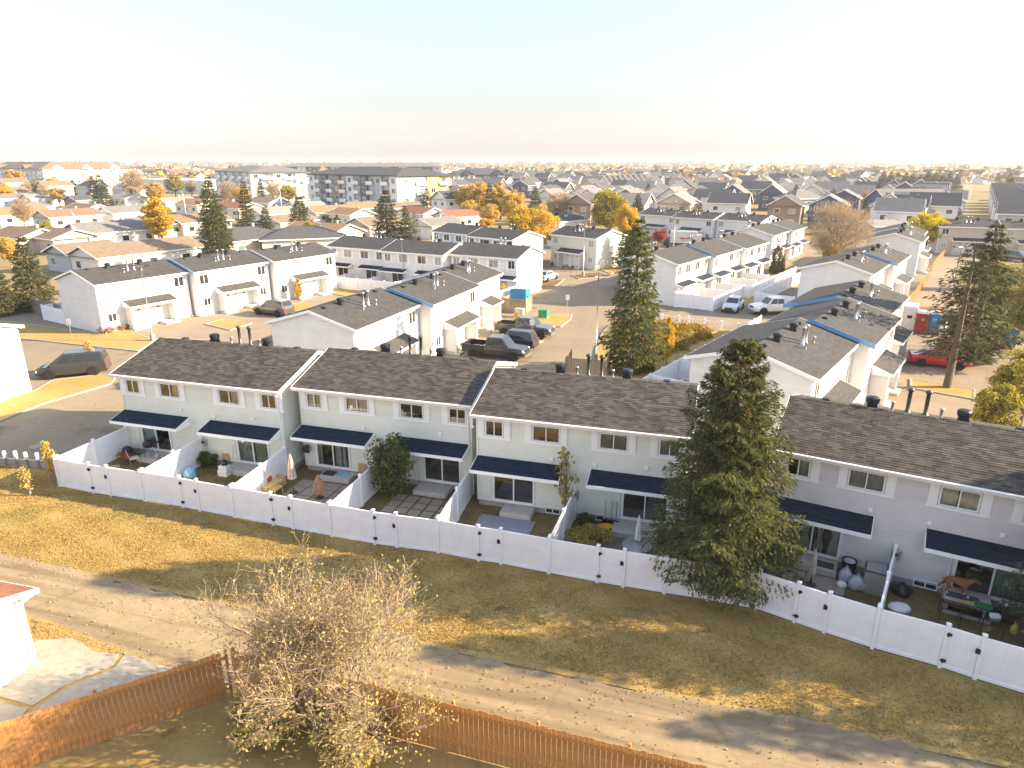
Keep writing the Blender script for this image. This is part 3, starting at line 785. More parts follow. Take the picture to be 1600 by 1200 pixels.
front_block('townhouse', 'pale sage townhouse at the left end of the nearest row, above two cluttered yards', (-22.6, 37.48), -16.6, 10.65, M['siding_sage'],
            [(1.95, 2.1, 'teal left'), (8.55, 2.1, 'sage both')], ['brown', 'curtain right', 'curtain right', 'brown'], [(-0.05, 4.5), (5.95, 10.5)],
            [(1.25, 3.2, 1.05, 0.3), (7.2, 9.2, 1.0, 0.3)])
front_block('townhouse', 'pale sage townhouse set back second from left, striped umbrella and green shrub in its yards', (-11.52, 35.05), -16.6, 9.85, M['siding_sage'],
            [(1.76, 2.1, 'white part'), (8.2, 2.1, 'brown')], ['curtain', 'curtain', 'brown', 'brown'], [(-0.05, 4.35), (5.65, 9.75)],
            [(1.3, 3.15, 1.0, 0.25), (6.95, 8.75, 1.1, 0.25)])
front_block('townhouse', 'pale sage townhouse just left of the tall spruce with a grey pad in its yard', (-1.69, 30.97), -16.6, 9.9, M['siding_sage'],
            [(1.85, 2.15, 'brown'), (8.25, 2.15, 'grey right')], ['brown', 'brown', 'curtain grey', 'blind'], [(0.0, 4.34), (5.67, 9.85)],
            [(1.4, 2.95, 0.95, 0.28), (6.9, 9.0, 1.2, 0.3)], [(3.85, 0.75), (6.0, 0.75)])
front_block('townhouse', 'lilac-grey townhouse at the right edge, to the right of the tall spruce', (11.35, 26.76), -29.6, 9.9, M['siding_lilac'],
            [(1.78, 2.3, 'tied'), (8.25, 2.6, 'sage right')], ['curtain right', 'curtain grey', 'curtain', 'brown'], [(-0.4, 3.93), (5.8, 9.9)],
            [(1.3, 2.95, 0.95, 0.28), (6.75, 8.3, 1.35, 0.5)], [(6.15, 0.85)])

# ---- the blocks further back, with simpler details
def simple_walls(par, L, m, D=DEPTH, eave=EAVE, rise=RISE):
    def mk():
        mb = MB(); zt = eave + 0.02; zr = zt + rise * (D / 2) / (D / 2 + OVER) - 0.06
        mb.quad((0, 0, 0), (L, 0, 0), (L, 0, zt), (0, 0, zt)); mb.quad((L, D, 0), (0, D, 0), (0, D, zt), (L, D, zt))
        mb.poly([(0, D, 0), (0, 0, 0), (0, 0, zt), (0, D / 2, zr), (0, D, zt)]); mb.poly([(L, 0, 0), (L, D, 0), (L, D, zt), (L, D / 2, zr), (L, 0, zt)])
        return mb
    return place('wall', cached(('wall', L, D, eave, rise), mk), m, par)

def mid_window(par, s, z0, w, h, y=0.0, rz=0.0, pane='window_dark', surround=0.0, x=None):
    def mk():
        f = ring(w + 0.1, h + 0.1, 0.06, 0.06); f.box(-0.025, 0.025, -0.055, -0.004, 0.06, h + 0.04)
        if surround:
            for k in (-1, 1): f.box(k * (w / 2 + 0.2) - 0.14, k * (w / 2 + 0.2) + 0.14, -0.035, 0.0, -0.03, h + 0.13)
            f.box(-w / 2 - 0.36, w / 2 + 0.36, -0.05, -0.001, -0.13, -0.035)
        return f
    win = place('window', cached(('window', w, h, surround), mk), M['trim_white'], par, (s, y, z0), rz)
    pm = cached(('pane', w, h), lambda: MB().quad((-w / 2, -0.02, 0.05), (w / 2, -0.02, 0.05), (w / 2, -0.02, h + 0.05), (-w / 2, -0.02, h + 0.05)))
    place('pane', pm, M[pane], win)
    return win

def rear_face(t, L, m, r_, aw_mat='shingle_navy'):
    for s, w in ((0.87, 0.9), (3.45, 1.3), (L - 3.45, 1.3), (L - 0.87, 0.9)):
        if 0 < s < L: mid_window(t, s, 3.6, w, 0.95, pane=r_.choice(['window_dark', 'window_blind', 'window_dark']), surround=1)
    for a, b, d in ((0.0, 4.1, 2.4), (L - 4.1, L, L - 2.4)):
        awning(t, a, b, False, m=aw_mat)
        f = cached(('patio_door', 1.95), lambda: ring(1.95, 2.0, 0.08, 0.06).box(-0.03, 0.03, -0.05, -0.002, 0.08, 1.92))
        dd = place('patio_door', f, M['trim_white'], t, (d, 0, 0.25))
        place('pane', cached(('pane', 1.95, 2.0), lambda: MB().quad((-0.95, -0.02, 0.05), (0.95, -0.02, 0.05), (0.95, -0.02, 1.95), (-0.95, -0.02, 1.95))), M[r_.choice(['window_dark', 'window_dark', 'window_blind'])], dd)

def entrance_face(t, L, m, r_, roofm='shingle_mid'):
    for s in (1.1, L - 1.1): mid_window(t, s, 3.5, 1.05, 1.0, pane=r_.choice(['window_blind', 'window_dark']))
    for s in (1.15, L - 1.15): mid_window(t, s, 1.05, 0.8, 0.8, pane=r_.choice(['window_blind', 'window_dark']))
    a, b = 2.35, L - 2.35
    def wing():
        mb = MB()
        for x in (a + 0.15, b - 0.45): mb.prism([(-1.15, 0), (-0.01, 0), (-0.01, 2.75), (-1.15, 2.36)], x, x + 0.3, 'x')
        mb.box(a + 0.45, b - 0.45, -1.1, -0.95, 2.15, 2.42)
        return mb
    p = place('porch', cached(('porch', L), wing), m, t)
    awning(t, a, b, False, ztop=2.98, out=1.4, drop=0.5, m=roofm)
    dm = cached(('entrance_door',), lambda: ring(1.05, 2.15, 0.08, 0.06).box(-0.45, 0.45, -0.03, -0.004, 0.06, 2.08).box(-0.3, -0.06, -0.04, -0.028, 1.1, 1.9).box(0.06, 0.3, -0.04, -0.028, 1.1, 1.9).box(-0.3, -0.06, -0.04, -0.028, 0.25, 0.9).box(0.06, 0.3, -0.04, -0.028, 0.25, 0.9))
    hm = cached(('handle',), lambda: MB().box(-0.02, 0.02, -0.09, -0.03, 0, 0.14))
    gm = cached(('door_panel',), lambda: MB().cbox(-0.5, 0.5, -0.03, 0, 0, 2.05, 0.01))
    cx = L / 2
    for k in (-1, 1):
        d = place('entrance_door', dm, M['trim_white'], t, (cx + k * 1.75, 0, 0.18)); place('handle', hm, M['black_metal'], d, (k * -0.38, 0, 1.0))
        place('storage_door', gm, M['trim_white'], t, (cx + k * 0.62, -0.002, 0.18))
        place('house_number', cached(('house_number',), lambda: MB().box(-0.16, 0.16, -0.03, 0, 0, 0.1)), M['black_metal'], t, (cx + k * 1.05, -0.01, 1.75))
        place('step', cached(('entry_step',), lambda: MB().cbox(-0.8, 0.8, -1.5, -0.1, 0, 0.17, 0.02).cbox(-0.8, 0.8, -0.9, -0.1, 0.17, 0.3, 0.02)), M['step_concrete'], t, (cx + k * 1.75, 0, 0))

def mid_block(label, corner, ang, out, along, face, m='siding_white', group=None, L=9.9, roofm='shingle_mid', theta=None, back=None, seed=0, flash=False):
    """corner: near end of the facade line; ang: bearing of the ridge from +Y to the right"""
    r_ = random.Random(seed * 7 + int(along * 3) + 1)
    if theta is None:
        th = 90 - ang
    else: th = theta
    a = R(th); dx, dy = math.cos(a), math.sin(a); nx, ny = dy, -dx
    o = (corner[0] + dx * along + nx * out, corner[1] + dy * along + ny * out)
    t = thing('townhouse', label, 'townhouse', (*o, 0), a, group)
    simple_walls(t, L, M[m])
    roof_parts(t, L, False, M[roofm], 'far' if face == 'rear' else 'near')
    (rear_face if face == 'rear' else entrance_face)(t, L, M[m], r_)
    ds = cached(('downspout',), lambda: MB().tube([(0, -OVER - .03, EAVE - .05), (0, -OVER - .03, EAVE - .2), (0, -.06, EAVE - .42), (0, -.06, .25), (0, -.3, .1)], .045, 6))
    for s_ in (.15, L - .15): place('downspout', ds, M['trim_white'], t, (s_, 0, 0))
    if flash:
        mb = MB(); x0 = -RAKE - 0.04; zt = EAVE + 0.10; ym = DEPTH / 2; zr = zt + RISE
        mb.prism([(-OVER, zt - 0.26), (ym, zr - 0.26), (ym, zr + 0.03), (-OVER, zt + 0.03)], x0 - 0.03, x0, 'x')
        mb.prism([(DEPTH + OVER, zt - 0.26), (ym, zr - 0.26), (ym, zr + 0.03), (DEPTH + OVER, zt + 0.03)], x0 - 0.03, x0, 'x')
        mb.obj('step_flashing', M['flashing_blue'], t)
    if back:
        for s, w in ((1.0, 0.9), (3.5, 1.2), (L - 3.5, 1.2), (L - 1.0, 0.9)): mid_window(t, s, 3.6, w, 0.95, y=DEPTH, rz=math.pi, surround=1)
    return t

GL = 'white blocks across the road on the left'
LC = (-41.0, 66.7)
mid_block('white block at far left whose plain gable end faces the grassy corner', LC, 32, 0.0, 0, 'entrance', group=GL, seed=1, L=9.9)
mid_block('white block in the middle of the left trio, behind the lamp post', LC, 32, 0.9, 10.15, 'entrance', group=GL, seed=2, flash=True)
mid_block('white block with an orange vine, right end of the left trio', LC, 32, 1.7, 20.3, 'entrance', group=GL, seed=3)
GM = 'white blocks facing the parking court'
MC = (-11.45, 48.0)
mid_block('white block whose shaded gable rises just behind the nearest row', MC, 20, 0.0, 0, 'entrance', group=GM, seed=4)
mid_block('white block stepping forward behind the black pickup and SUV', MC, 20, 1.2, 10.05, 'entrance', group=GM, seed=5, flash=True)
mid_block('short white block at the far end of the parking court by the blue dumpster', MC, 20, 0.5, 20.2, 'entrance', group=GM, seed=6, L=7.8)
GN = 'white blocks with fenced yards behind the court'
NC = (0.7, 85.8)
def nb(lbl, along, out, seed, L=9.9): return mid_block(lbl, (NC[0] - math.cos(R(28)) * 9.9, NC[1] + math.sin(R(28)) * 9.9), 0, out, along, 'rear', theta=-28, group=GN, seed=seed, L=L)
nb('white block with a sunlit blank gable at the right end of the fenced row', 0, 0, 7)
nb('white block in the middle of the fenced row behind the court', -10.05, 1.5, 8)
nb('white block at the left end of the fenced row, partly behind its neighbour', -20.15, 0.9, 9)
GS = 'white blocks along the right-hand drive'
SC = (16.85, 36.4)
mid_block('white block with a broad shaded gable behind the tall spruce', SC, 37, 0, 0, 'entrance', group=GS, seed=10)
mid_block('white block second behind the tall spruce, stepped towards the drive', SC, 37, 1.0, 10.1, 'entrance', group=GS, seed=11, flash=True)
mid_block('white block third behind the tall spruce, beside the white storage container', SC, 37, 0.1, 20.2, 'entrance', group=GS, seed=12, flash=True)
S4 = (38.6, 73.5)
mid_block('white block behind the white pickup, near end of the far right chain', S4, 36.5, 0, 0, 'entrance', group=GS, seed=13)
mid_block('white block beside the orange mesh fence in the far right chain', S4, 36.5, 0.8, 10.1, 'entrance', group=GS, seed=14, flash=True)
mid_block('white block in front of the bright yellow tree at far right', (61.3, 104.0), 34, 0, 0, 'entrance', group=GS, seed=15)
mid_block('white block at the far end of the right chain, behind the bright yellow tree', (61.3, 104.0), 34, -0.8, 10.1, 'entrance', group=GS, seed=16)
GR = 'white blocks beyond the silver car'
RC = (19.35, 80.6)
mid_block('white block whose gable faces the road beyond the shrub bank', RC, 36.5, 0, 0, 'rear', group=GR, seed=17)
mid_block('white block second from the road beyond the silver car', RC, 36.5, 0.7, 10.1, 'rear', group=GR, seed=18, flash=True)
mid_block('white block third from the road beyond the silver car', RC, 36.5, 1.2, 20.2, 'rear', group=GR, seed=19)
mid_block('white block left of the big half-bare tree', (42.6, 113.6), 34, 0, 0, 'rear', group=GR, seed=20)
mid_block('white block beyond the dark conical shrubs, left of the big half-bare tree', (42.6, 113.6), 34, 0.8, 10.1, 'rear', group=GR, seed=21)
GQ = 'pale blocks along the far road'
QC = (29.3, 161.6)
mid_block('pale block at the left of the far road behind the red tree', QC, 0, 0, 0, 'entrance', theta=-46, group=GQ, seed=22)
mid_block('pale block behind the white truck on the far road', QC, 0, 1.5, 10.1, 'entrance', theta=-46, group=GQ, seed=23)
mid_block('pale block at the right of the far road, roof above the white gables', QC, 0, 0.6, 20.2, 'entrance', theta=-46, group=GQ, seed=24)
mid_block('cream block with porch chairs under the big golden tree', (13.3 - 6.75, 108.9 + 7.24), 0, 0, 0, 'entrance', 'siding_cream', theta=-47, group=GQ, seed=25)
mid_block('pale block left of the golden tree beside the lane of bungalows', (-13.7, 121.2), 0, 0, 0, 'rear', 'siding_pale_blue', theta=-43, group=GQ, seed=26)
mid_block('pale block half hidden by the golden tree, stepped forward', (-13.7, 121.2), 0, 1.2, 10.1, 'rear', 'siding_pale_blue', theta=-43, group=GQ, seed=27)
mid_block('white block peeping out right above the golden tree', (9.5, 140.0), 40, 0, 0, 'entrance', group=GQ, seed=28)
GT = 'beige blocks at the far right'
mid_block('beige block at the far right under the solar roofs, left part', (80.0, 130.5), 0, 0, 0, 'entrance', 'siding_beige', theta=-20, group=GT, seed=29)
mid_block('beige block at the far right edge above the yellow trees', (80.0, 130.5), 0, 0.8, 10.1, 'entrance', 'siding_beige', theta=-20, group=GT, seed=30)
mid_block('white block at the left edge whose sunlit gable faces the grey van', (-47.2, 43.35), 0, 0, 0, 'rear', theta=-9, seed=31)

# ------------------------------------------------------------------ fences
FH = 1.75
fr = random.Random(55)
def panel_mesh(w, h=FH - 0.12, t=0.05):
    mb = MB(); mb.box(-0.001, w, -t / 2 - 0.012, t / 2 + 0.012, h - 0.10, h + 0.02); mb.box(0, w, -t / 2 - 0.012, t / 2 + 0.012, 0.06, 0.18)
    n = max(2, int(round(w / 0.19)))
    for i in range(n): mb.box(w * i / n + 0.005, w * (i + 1) / n - 0.005, -t / 2 + 0.006, t / 2 - 0.006, 0.18, h - 0.10)
    mb.box(0, w, -t / 2 + 0.012, t / 2 - 0.012, 0.18, h - 0.10)
    return mb
post_m = MB().box(-0.062, 0.062, -0.062, 0.062, -0.05, FH).mesh('post')
capm = MB()
capm.box(-0.078, 0.078, -0.078, 0.078, 0, 0.025)
for q in range(4):
    w0, w1 = q * math.pi / 2 + math.pi / 4, (q + 1) * math.pi / 2 + math.pi / 4
    capm.poly([(0.1 * math.cos(w0), 0.1 * math.sin(w0), 0.025), (0.1 * math.cos(w1), 0.1 * math.sin(w1), 0.025), (0, 0, 0.075)])
capm = capm.mesh('cap')
hinge_m = MB().box(-0.10, 0.10, -0.065, -0.03, -0.045, 0.045).lathe([(0.035, -0.08), (0.04, 0), (0.035, 0.08)], 8, (0, -0.06, 0)).mesh('hinge')
latch_m = MB().cbox(-0.07, 0.07, -0.09, -0.03, -0.09, 0.09, 0.015).mesh('latch')

def vinyl_fence(label, pts, gates=(), group=None, detail=True, hinge_side=1, h=1.0, name='vinyl_fence', m='vinyl'):
    t = thing(name, label, 'fence', (*pts[0], 0), 0, group)
    bx, by = pts[0]
    for i, p in enumerate(pts):
        q = pts[min(i + 1, len(pts) - 1)] if i < len(pts) - 1 else pts[i]
        pr = pts[i - 1] if i else p
        ang = math.atan2(q[1] - pr[1], q[0] - pr[0])
        po = place('post', post_m, M[m], t, (p[0] - bx, p[1] - by, 0), ang)
        if detail: place('cap', capm, M['trim_white'], po, (0, 0, FH))
    for i in range(len(pts) - 1):
        a, b = pts[i], pts[i + 1]; d = math.hypot(b[0] - a[0], b[1] - a[1]); ang = math.atan2(b[1] - a[1], b[0] - a[0])
        w = round(d - 0.13, 2)
        if w < 0.1: continue
        c, s = math.cos(ang), math.sin(ang)
        isg = i in gates
        me = cached(('gate' if isg else 'panel', w), lambda: panel_mesh(w))
        o = place('gate' if isg else 'panel', me, M[m], t, (a[0] - bx + c * 0.065, a[1] - by + s * 0.065, fr.uniform(-0.012, 0.012)), rot=(R(fr.uniform(-0.7, 0.7)), R(fr.uniform(-0.25, 0.25)), ang))
        if isg and detail:
            for z in (0.35, FH - 0.35): place('hinge', hinge_m, M['black_metal'], o, (-0.02, 0, z))
            place('latch', latch_m, M['black_metal'], o, (w - 0.02, 0, 1.12))
    return t

vinyl_fence('long curving white vinyl fence with gates across the nearest back yards', fence_pts, (1, 4, 7, 10, 13, 16, 21, 24))
GD = 'white fences between the nearest yards'
def div(label, blk, s, end_pt):
    o_, th = blk; a = R(th); dx, dy = math.cos(a), math.sin(a)
    w = (o_[0] + dx * s + dy * 0.12, o_[1] + dy * s - dx * 0.12)
    e = Vector(end_pt); w = Vector(w); d = (w - e); e2 = e + d.normalized() * 0.14
    pts = [tuple(w.lerp(e2, k / 2)) for k in range(3)]
    return vinyl_fence(label, pts[::-1], group=GD)
BA = ((-22.6, 37.48), -16.6); BB = ((-11.52, 35.05), -16.6); BC = ((-1.69, 30.97), -16.6); BD = ((11.35, 26.76), -29.6)
div('white vinyl fence closing the left end of the nearest yards', BA, -0.1, fence_pts[0])
div('white vinyl fence left of the yard with the blue bag', BA, 5.2, fence_pts[3])
div('white vinyl fence behind the wicker sofa', BA, 10.7, fence_pts[6])
div('white vinyl fence left of the green shrub', BB, 5.0, fence_pts[9])
div('white vinyl fence left of the grey pad', BB, 9.95, fence_pts[12])
div('white vinyl fence beside the thin sapling, right of the grey pad', BC, 4.95, fence_pts[15])
div('white vinyl fence in the shade of the tall spruce', BC, 10.0, fence_pts[19])
div('white vinyl fence seen nearly end-on between the two lilac yards', BD, 4.9, fence_pts[23])

GF = 'white fences round the yards farther back'
def far_fence(label, pts): return vinyl_fence(label, pts, group=GF, detail=False)
def seg(a, b, n): return [(a[0] + (b[0] - a[0]) * i / n, a[1] + (b[1] - a[1]) * i / n) for i in range(n + 1)]
def blk_pt(o_, th, s, out):
    a = R(th); return (o_[0] + math.cos(a) * s + math.sin(a) * out, o_[1] + math.sin(a) * s - math.cos(a) * out)
NO = (NC[0] - math.cos(R(28)) * 9.9, NC[1] + math.sin(R(28)) * 9.9)
far_fence('white fence round the yards of the row behind the court', seg(blk_pt(NO, -28, -20.2, 5.6), blk_pt(NO, -28, -0.1, 5.6), 9) + seg(blk_pt(NO, -28, -0.1, 4.6), blk_pt(NO, -28, 9.9, 4.6), 5) + [blk_pt(NO, -28, 9.9, 2.3), blk_pt(NO, -28, 9.9, 0.15)])
for k, (s_, o_) in enumerate(((-15.2, 5.5), (-10.1, 5.5), (-5.1, 5.5), (-0.1, 4.5))):
    far_fence(['first', 'second', 'third', 'fourth'][k] + ' yard divider from the left in the row behind the court', seg(blk_pt(NO, -28, s_, 1.7 if s_ < -1 else 0.2), blk_pt(NO, -28, s_, o_), 2))
far_fence('white fence round the yards beyond the silver car', [blk_pt(RC, 53.5, -0.05, 0.1), blk_pt(RC, 53.5, -0.05, 2.4), blk_pt(RC, 53.5, -0.05, 4.8)] + seg(blk_pt(RC, 53.5, 5, 4.8), blk_pt(RC, 53.5, 10, 4.8), 2) + seg(blk_pt(RC, 53.5, 10.05, 5.6), blk_pt(RC, 53.5, 30, 5.9), 8))
for k, s_ in enumerate((5.0, 10.1, 15.1, 20.2)):
    far_fence(['first', 'second', 'third', 'fourth'][k] + ' yard divider from the road beyond the silver car', seg(blk_pt(RC, 53.5, s_, 1.3), blk_pt(RC, 53.5, s_, 4.8), 2))
far_fence('white fence round the yards left of the broad shaded gable', [blk_pt(SC, 53, 0.0, -7.5), blk_pt(SC, 53, 0.0, -9.9), blk_pt(SC, 53, 0.0, -12.2)] + seg(blk_pt(SC, 53, 5, -12.2), blk_pt(SC, 53, 30, -12.2), 12))
for k, s_ in enumerate((5.0, 10.1, 15.1, 20.2, 25.2)):
    far_fence(['first', 'second', 'third', 'fourth', 'fifth'][k] + ' yard divider behind the blocks on the right-hand drive', seg(blk_pt(SC, 53, s_, -7.4), blk_pt(SC, 53, s_, -12.1), 2))
far_fence('white fence by the parked white pickup', seg(blk_pt(S4, 53.5, 0.0, -7.5), blk_pt(S4, 53.5, 0.0, -12.0), 2) + seg(blk_pt(S4, 53.5, 4, -12.0), blk_pt(S4, 53.5, 20, -12.0), 7))
far_fence('white fence at the back of the far left block', [blk_pt(LC, 58, 0.1, -7.4), blk_pt(LC, 58, 0.1, -9.7), blk_pt(LC, 58, 0.1, -12)] + seg(blk_pt(LC, 58, 5, -12), blk_pt(LC, 58, 30, -12), 10))
far_fence('white fence beside the cream block under the golden tree', seg((18.6, 114.2), (23.5, 118.6), 3))
# timber fences
def board_fence(label, a, b, m, h=1.8, bw=0.14, rail=True):
    d = math.hypot(b[0] - a[0], b[1] - a[1]); ang = math.atan2(b[1] - a[1], b[0] - a[0])
    t = thing('timber_fence', label, 'fence', (*a, 0), ang)
    n = int(d / (bw + 0.012)); r_ = random.Random(int(d * 10))
    ms = [MB().cbox(0, bw, -0.011, 0.011, 0.04, h + dz, 0.006).mesh('board') for dz in (-0.02, 0.0, 0.015)]
    for i in range(n): place('board', ms[r_.randrange(3)], M[m], t, (i * (bw + 0.012), r_.uniform(-0.004, 0.004), 0))
    for z in (0.35, h - 0.3): MB().box(0, d, 0.02, 0.06, z, z + 0.09).obj('rail', M[m], t)
    k = max(2, int(d / 2.4) + 1)
    for i in range(k): MB().cbox(-0.045, 0.045, 0.062, 0.152, 0, h + 0.03, 0.01).obj('post', M[m], t, (d * i / (k - 1), 0, 0))
    return t
board_fence('orange-stained timber fence along the lane under the bare bush', row(15.35, 3.95), row(38, 4.3), 'fence_wood')
board_fence('orange-stained timber fence turning away from the lane beside the concrete pad', row(10.3, 9.2), row(15.25, 4.05), 'fence_wood')
board_fence('weathered grey timber fence behind the far left block', (-66, 84), (-49.5, 73.5), 'fence_grey_wood', 1.7)

# ------------------------------------------------------------------ vegetation
def spruce_data(seed, h, rad, z0, nwh, nb, nsp, size, lump=0.25, point=0.85, open_=0.0):
    rs = np.random.RandomState(seed); P0 = []; D0 = []; Sz = []; tips = []
    for i in range(nwh):
        f = (i + rs.uniform(-.3, .3)) / nwh
        zb = z0 + (h - z0 - 0.15) * f
        prof = rad * (min(1.0, 0.58 + f * 3.4)) * max(0.03, (1 - f)) ** point * min(1.0, (1 - f) / 0.16 + 0.12) ** 0.6
        k = max(4, int(nb * (0.55 + 0.45 * (1 - f))))
        for j in range(k):
            if rs.rand() < open_: continue
            ph = 2 * math.pi * (j + rs.uniform(-.4, .4)) / k + i * 0.7
            l = prof * (1 + rs.uniform(-lump, lump * .8) + (0.28 if rs.rand() < .05 else 0)) + 0.10
            n = max(8, int(nsp * (0.25 + l / rad)))
            out = np.array([math.cos(ph), math.sin(ph), 0.0]); lat = np.array([-math.sin(ph), math.cos(ph), 0.0])
            droop = 0.30 * (1 - f) + 0.05
            nt_ = 11; kt = rs.randint(0, nt_, n); tk = 0.14 + 0.86 * (kt + 0.5 + rs.uniform(-.25, .25, n)) / nt_
            sd_ = rs.choice([-1.0, 1.0], n); q = rs.uniform(0, 1, n) ** 0.8
            lt = l * (0.36 * np.sin(np.pi * np.clip(0.15 + tk * 0.80, 0, 1)) + 0.05)
            tl = 0.5 + 0.35 * tk
            pos = out[None] * (l * tk + lt * q * tl)[:, None] + lat[None] * (sd_ * lt * q)[:, None]
            t = tk
            z = zb + l * (0.10 * t - droop * t ** 2 + 0.16 * t ** 5) + 0.25 * f * l * t
            pos[:, 2] = z - 0.42 * lt * q ** 2 + rs.normal(0, 0.022, n) - np.abs(rs.normal(0, 0.05, n))
            d = out[None] * (tl + rs.normal(0, .35, n))[:, None] + lat[None] * (sd_ * 0.8 + rs.normal(0, .35, n))[:, None]
            d[:, 2] = rs.uniform(-0.75, 0.20, n)
            d /= np.linalg.norm(d, axis=1)[:, None]
            P0.append(pos); D0.append(d); Sz.append(size * rs.uniform(0.6, 1.35, n))
            if f > 0.72: tips.append(pos[-1])
    P0 = np.vstack(P0); D0 = np.vstack(D0); Sz = np.concatenate(Sz)
    return P0, D0, Sz, np.array(tips), rs

def diamonds(P, D, S, rs, wid=0.42):
    n = len(P); up = rs.normal(0, 1, (n, 3)); up[:, 2] += 0.8
    side = np.cross(D, up); side /= np.linalg.norm(side, axis=1)[:, None] + 1e-9
    mid = P + D * (S * 0.45)[:, None]
    V = np.empty((n, 4, 3)); V[:, 0] = P; V[:, 1] = mid + side * (S * wid * 0.5)[:, None]; V[:, 2] = P + D * S[:, None]; V[:, 3] = mid - side * (S * wid * 0.5)[:, None]
    V[:, 2, 2] -= S * 0.12
    return V.reshape(-1, 3), np.arange(n * 4).reshape(-1, 4)

def spruce_meshes(key, **kw):
    P, D, S, tips, rs = spruce_data(**kw)
    v, f = diamonds(P, D, S, rs, 0.27)
    crown = np_mesh('crown', v, f, 4)
    h, z0 = kw['h'], kw['z0']
    tr = MB(); tr.tube([(0, 0, -0.1), (0.02, 0.01, h * 0.3), (-0.01, 0.02, h * 0.65), (0, 0, h * 0.97)], [h * 0.020 + 0.05, h * 0.016 + 0.03, h * 0.010, 0.015], 8)
    trunk = tr.mesh('trunk', True)
    cones = None
    if len(tips):
        k = min(len(tips) * 5, 420); idx = rs.randint(0, len(tips), k)
        cp = tips[idx] + rs.normal(0, 0.13, (k, 3)); cd = np.tile(np.array([[0, 0, -1.0]]), (k, 1)) + rs.normal(0, 0.25, (k, 3))
        v2, f2 = diamonds(cp, cd, np.full(k, 0.13), rs, 0.5)
        v3, f3 = diamonds(cp, cd, np.full(k, 0.13), rs, 0.5)
        cones = np_mesh('cones', np.vstack([v2, v3]), np.vstack([f2, f3 + len(v2)]), 4)
    return dict(crown=crown, trunk=trunk, cones=cones, h=h)

SP = {}
SP['hero'] = spruce_meshes('hero', seed=3, h=10.6, rad=2.2, z0=0.75, nwh=30, nb=14, nsp=470, size=0.145, lump=0.50, point=0.55)
SP['a'] = spruce_meshes('a', seed=5, h=10, rad=2.3, z0=0.6, nwh=24, nb=10, nsp=75, size=0.34, lump=0.34, point=0.8)
SP['b'] = spruce_meshes('b', seed=8, h=10, rad=1.9, z0=0.9, nwh=22, nb=9, nsp=64, size=0.36, lump=0.45, point=0.9)
SP['c'] = spruce_meshes('c', seed=11, h=10, rad=2.6, z0=0.3, nwh=22, nb=10, nsp=70, size=0.38, lump=0.3, point=1.0)
SP['thin'] = spruce_meshes('thin', seed=14, h=10, rad=2.2, z0=2.4, nwh=20, nb=8, nsp=44, size=0.28, lump=0.4, point=0.7, open_=0.25)
def spruce(label, x, y, h, kind='a', wid=1.0, m='needles_far', rz=None, group=None, name='spruce_tree', cones=False):
    s = SP[kind]; k = h / s['h']
    t = thing(name, label, 'tree', (x, y, 0), rng.uniform(0, 6.28) if rz is None else rz, group)
    sc = (k * wid, k * wid, k)
    place('trunk', s['trunk'], M['bark'], t, scale=sc)
    c = place('crown', s['crown'], M[m], t, scale=sc)
    if cones and s['cones']: place('cones', s['cones'], M['cone_brown'], t, scale=sc)
    return t

def deciduous_meshes(seed, h=8.0, rx=3.0, z0=2.2, nclump=34, per=230, size=0.20, rcl=0.75, twig=0, flat=1.0, top=0.9):
    rs = np.random.RandomState(seed); tr = MB(); rr = random.Random(seed)
    zc = (z0 + h) / 2; rz_ = (h - z0) / 2
    V = []; nq = 0; cl = []
    for i in range(nclump):
        for _ in range(40):
            p = rs.normal(0, 1, 3); p /= np.linalg.norm(p); p *= rs.uniform(0.25, 1.0) ** 0.45
            c = np.array([p[0] * (rx - rcl * .6), p[1] * (rx - rcl * .6), zc + p[2] * (rz_ - rcl * .5)])
            if all(np.linalg.norm(c - q) > rcl * 0.75 for q in cl): break
        cl.append(c)
    tr.tube([(0, 0, -0.1), (0.03, -0.02, z0 * 0.6), (-0.03, 0.04, z0 * 1.1), (0.05, 0, zc), (0, 0.05, h * 0.85)], [h * .026 + .03, h * .021 + .02, h * .017, h * .010, 0.02], 8)
    for c in cl:
        b = Vector((0, 0, max(z0 * 0.7, min(zc, c[2] * 0.62)))); e = Vector(c); m_ = b.lerp(e, 0.5) + Vector((rr.uniform(-.2, .2), rr.uniform(-.2, .2), -0.1))
        tr.tube([b, m_, e], [h * 0.009 + 0.01, h * .006, 0.012], 5, False)
        for _ in range(4):
            q = e + Vector((rr.gauss(0, 1), rr.gauss(0, 1), rr.gauss(0.3, 0.8))).normalized() * rcl * 0.9
            tr.tube([e.lerp(m_, 0.3), q], [0.012 + h * .001, 0.006], 3, False)
    P = []; 
    for c in cl:
        k = int(per * rs.uniform(0.6, 1.4)); p = rs.normal(0, 1, (k, 3)); p /= np.linalg.norm(p, axis=1)[:, None]
        r_ = rcl * rs.uniform(0.75, 1.25) * rs.uniform(0.35, 1.0, k) ** 0.5
        q = p * r_[:, None]; q[:, 2] *= 0.8 * flat; P.append(q + c)
    P = np.vstack(P); n = len(P); D = rs.normal(0, 1, (n, 3)); 
    if twig:
        D = (P - np.array([0, 0, z0 * 0.6])); D += rs.normal(0, 1.2, (n, 3)); D[:, 2] += 0.4
    D /= np.linalg.norm(D, axis=1)[:, None]
    S = size * rs.uniform(0.6, 1.4, n)
    v, f = diamonds(P, D, S, rs, 0.75 if not twig else 0.09)
    return dict(crown=np_mesh('crown', v, f, 4), trunk=tr.mesh('trunk', True), h=h)
DT = {}
DT['round'] = deciduous_meshes(21, nclump=46, per=210, size=0.24)
DT['round2'] = deciduous_meshes(22, nclump=38, per=200, size=0.26, rx=2.6, rcl=0.8)
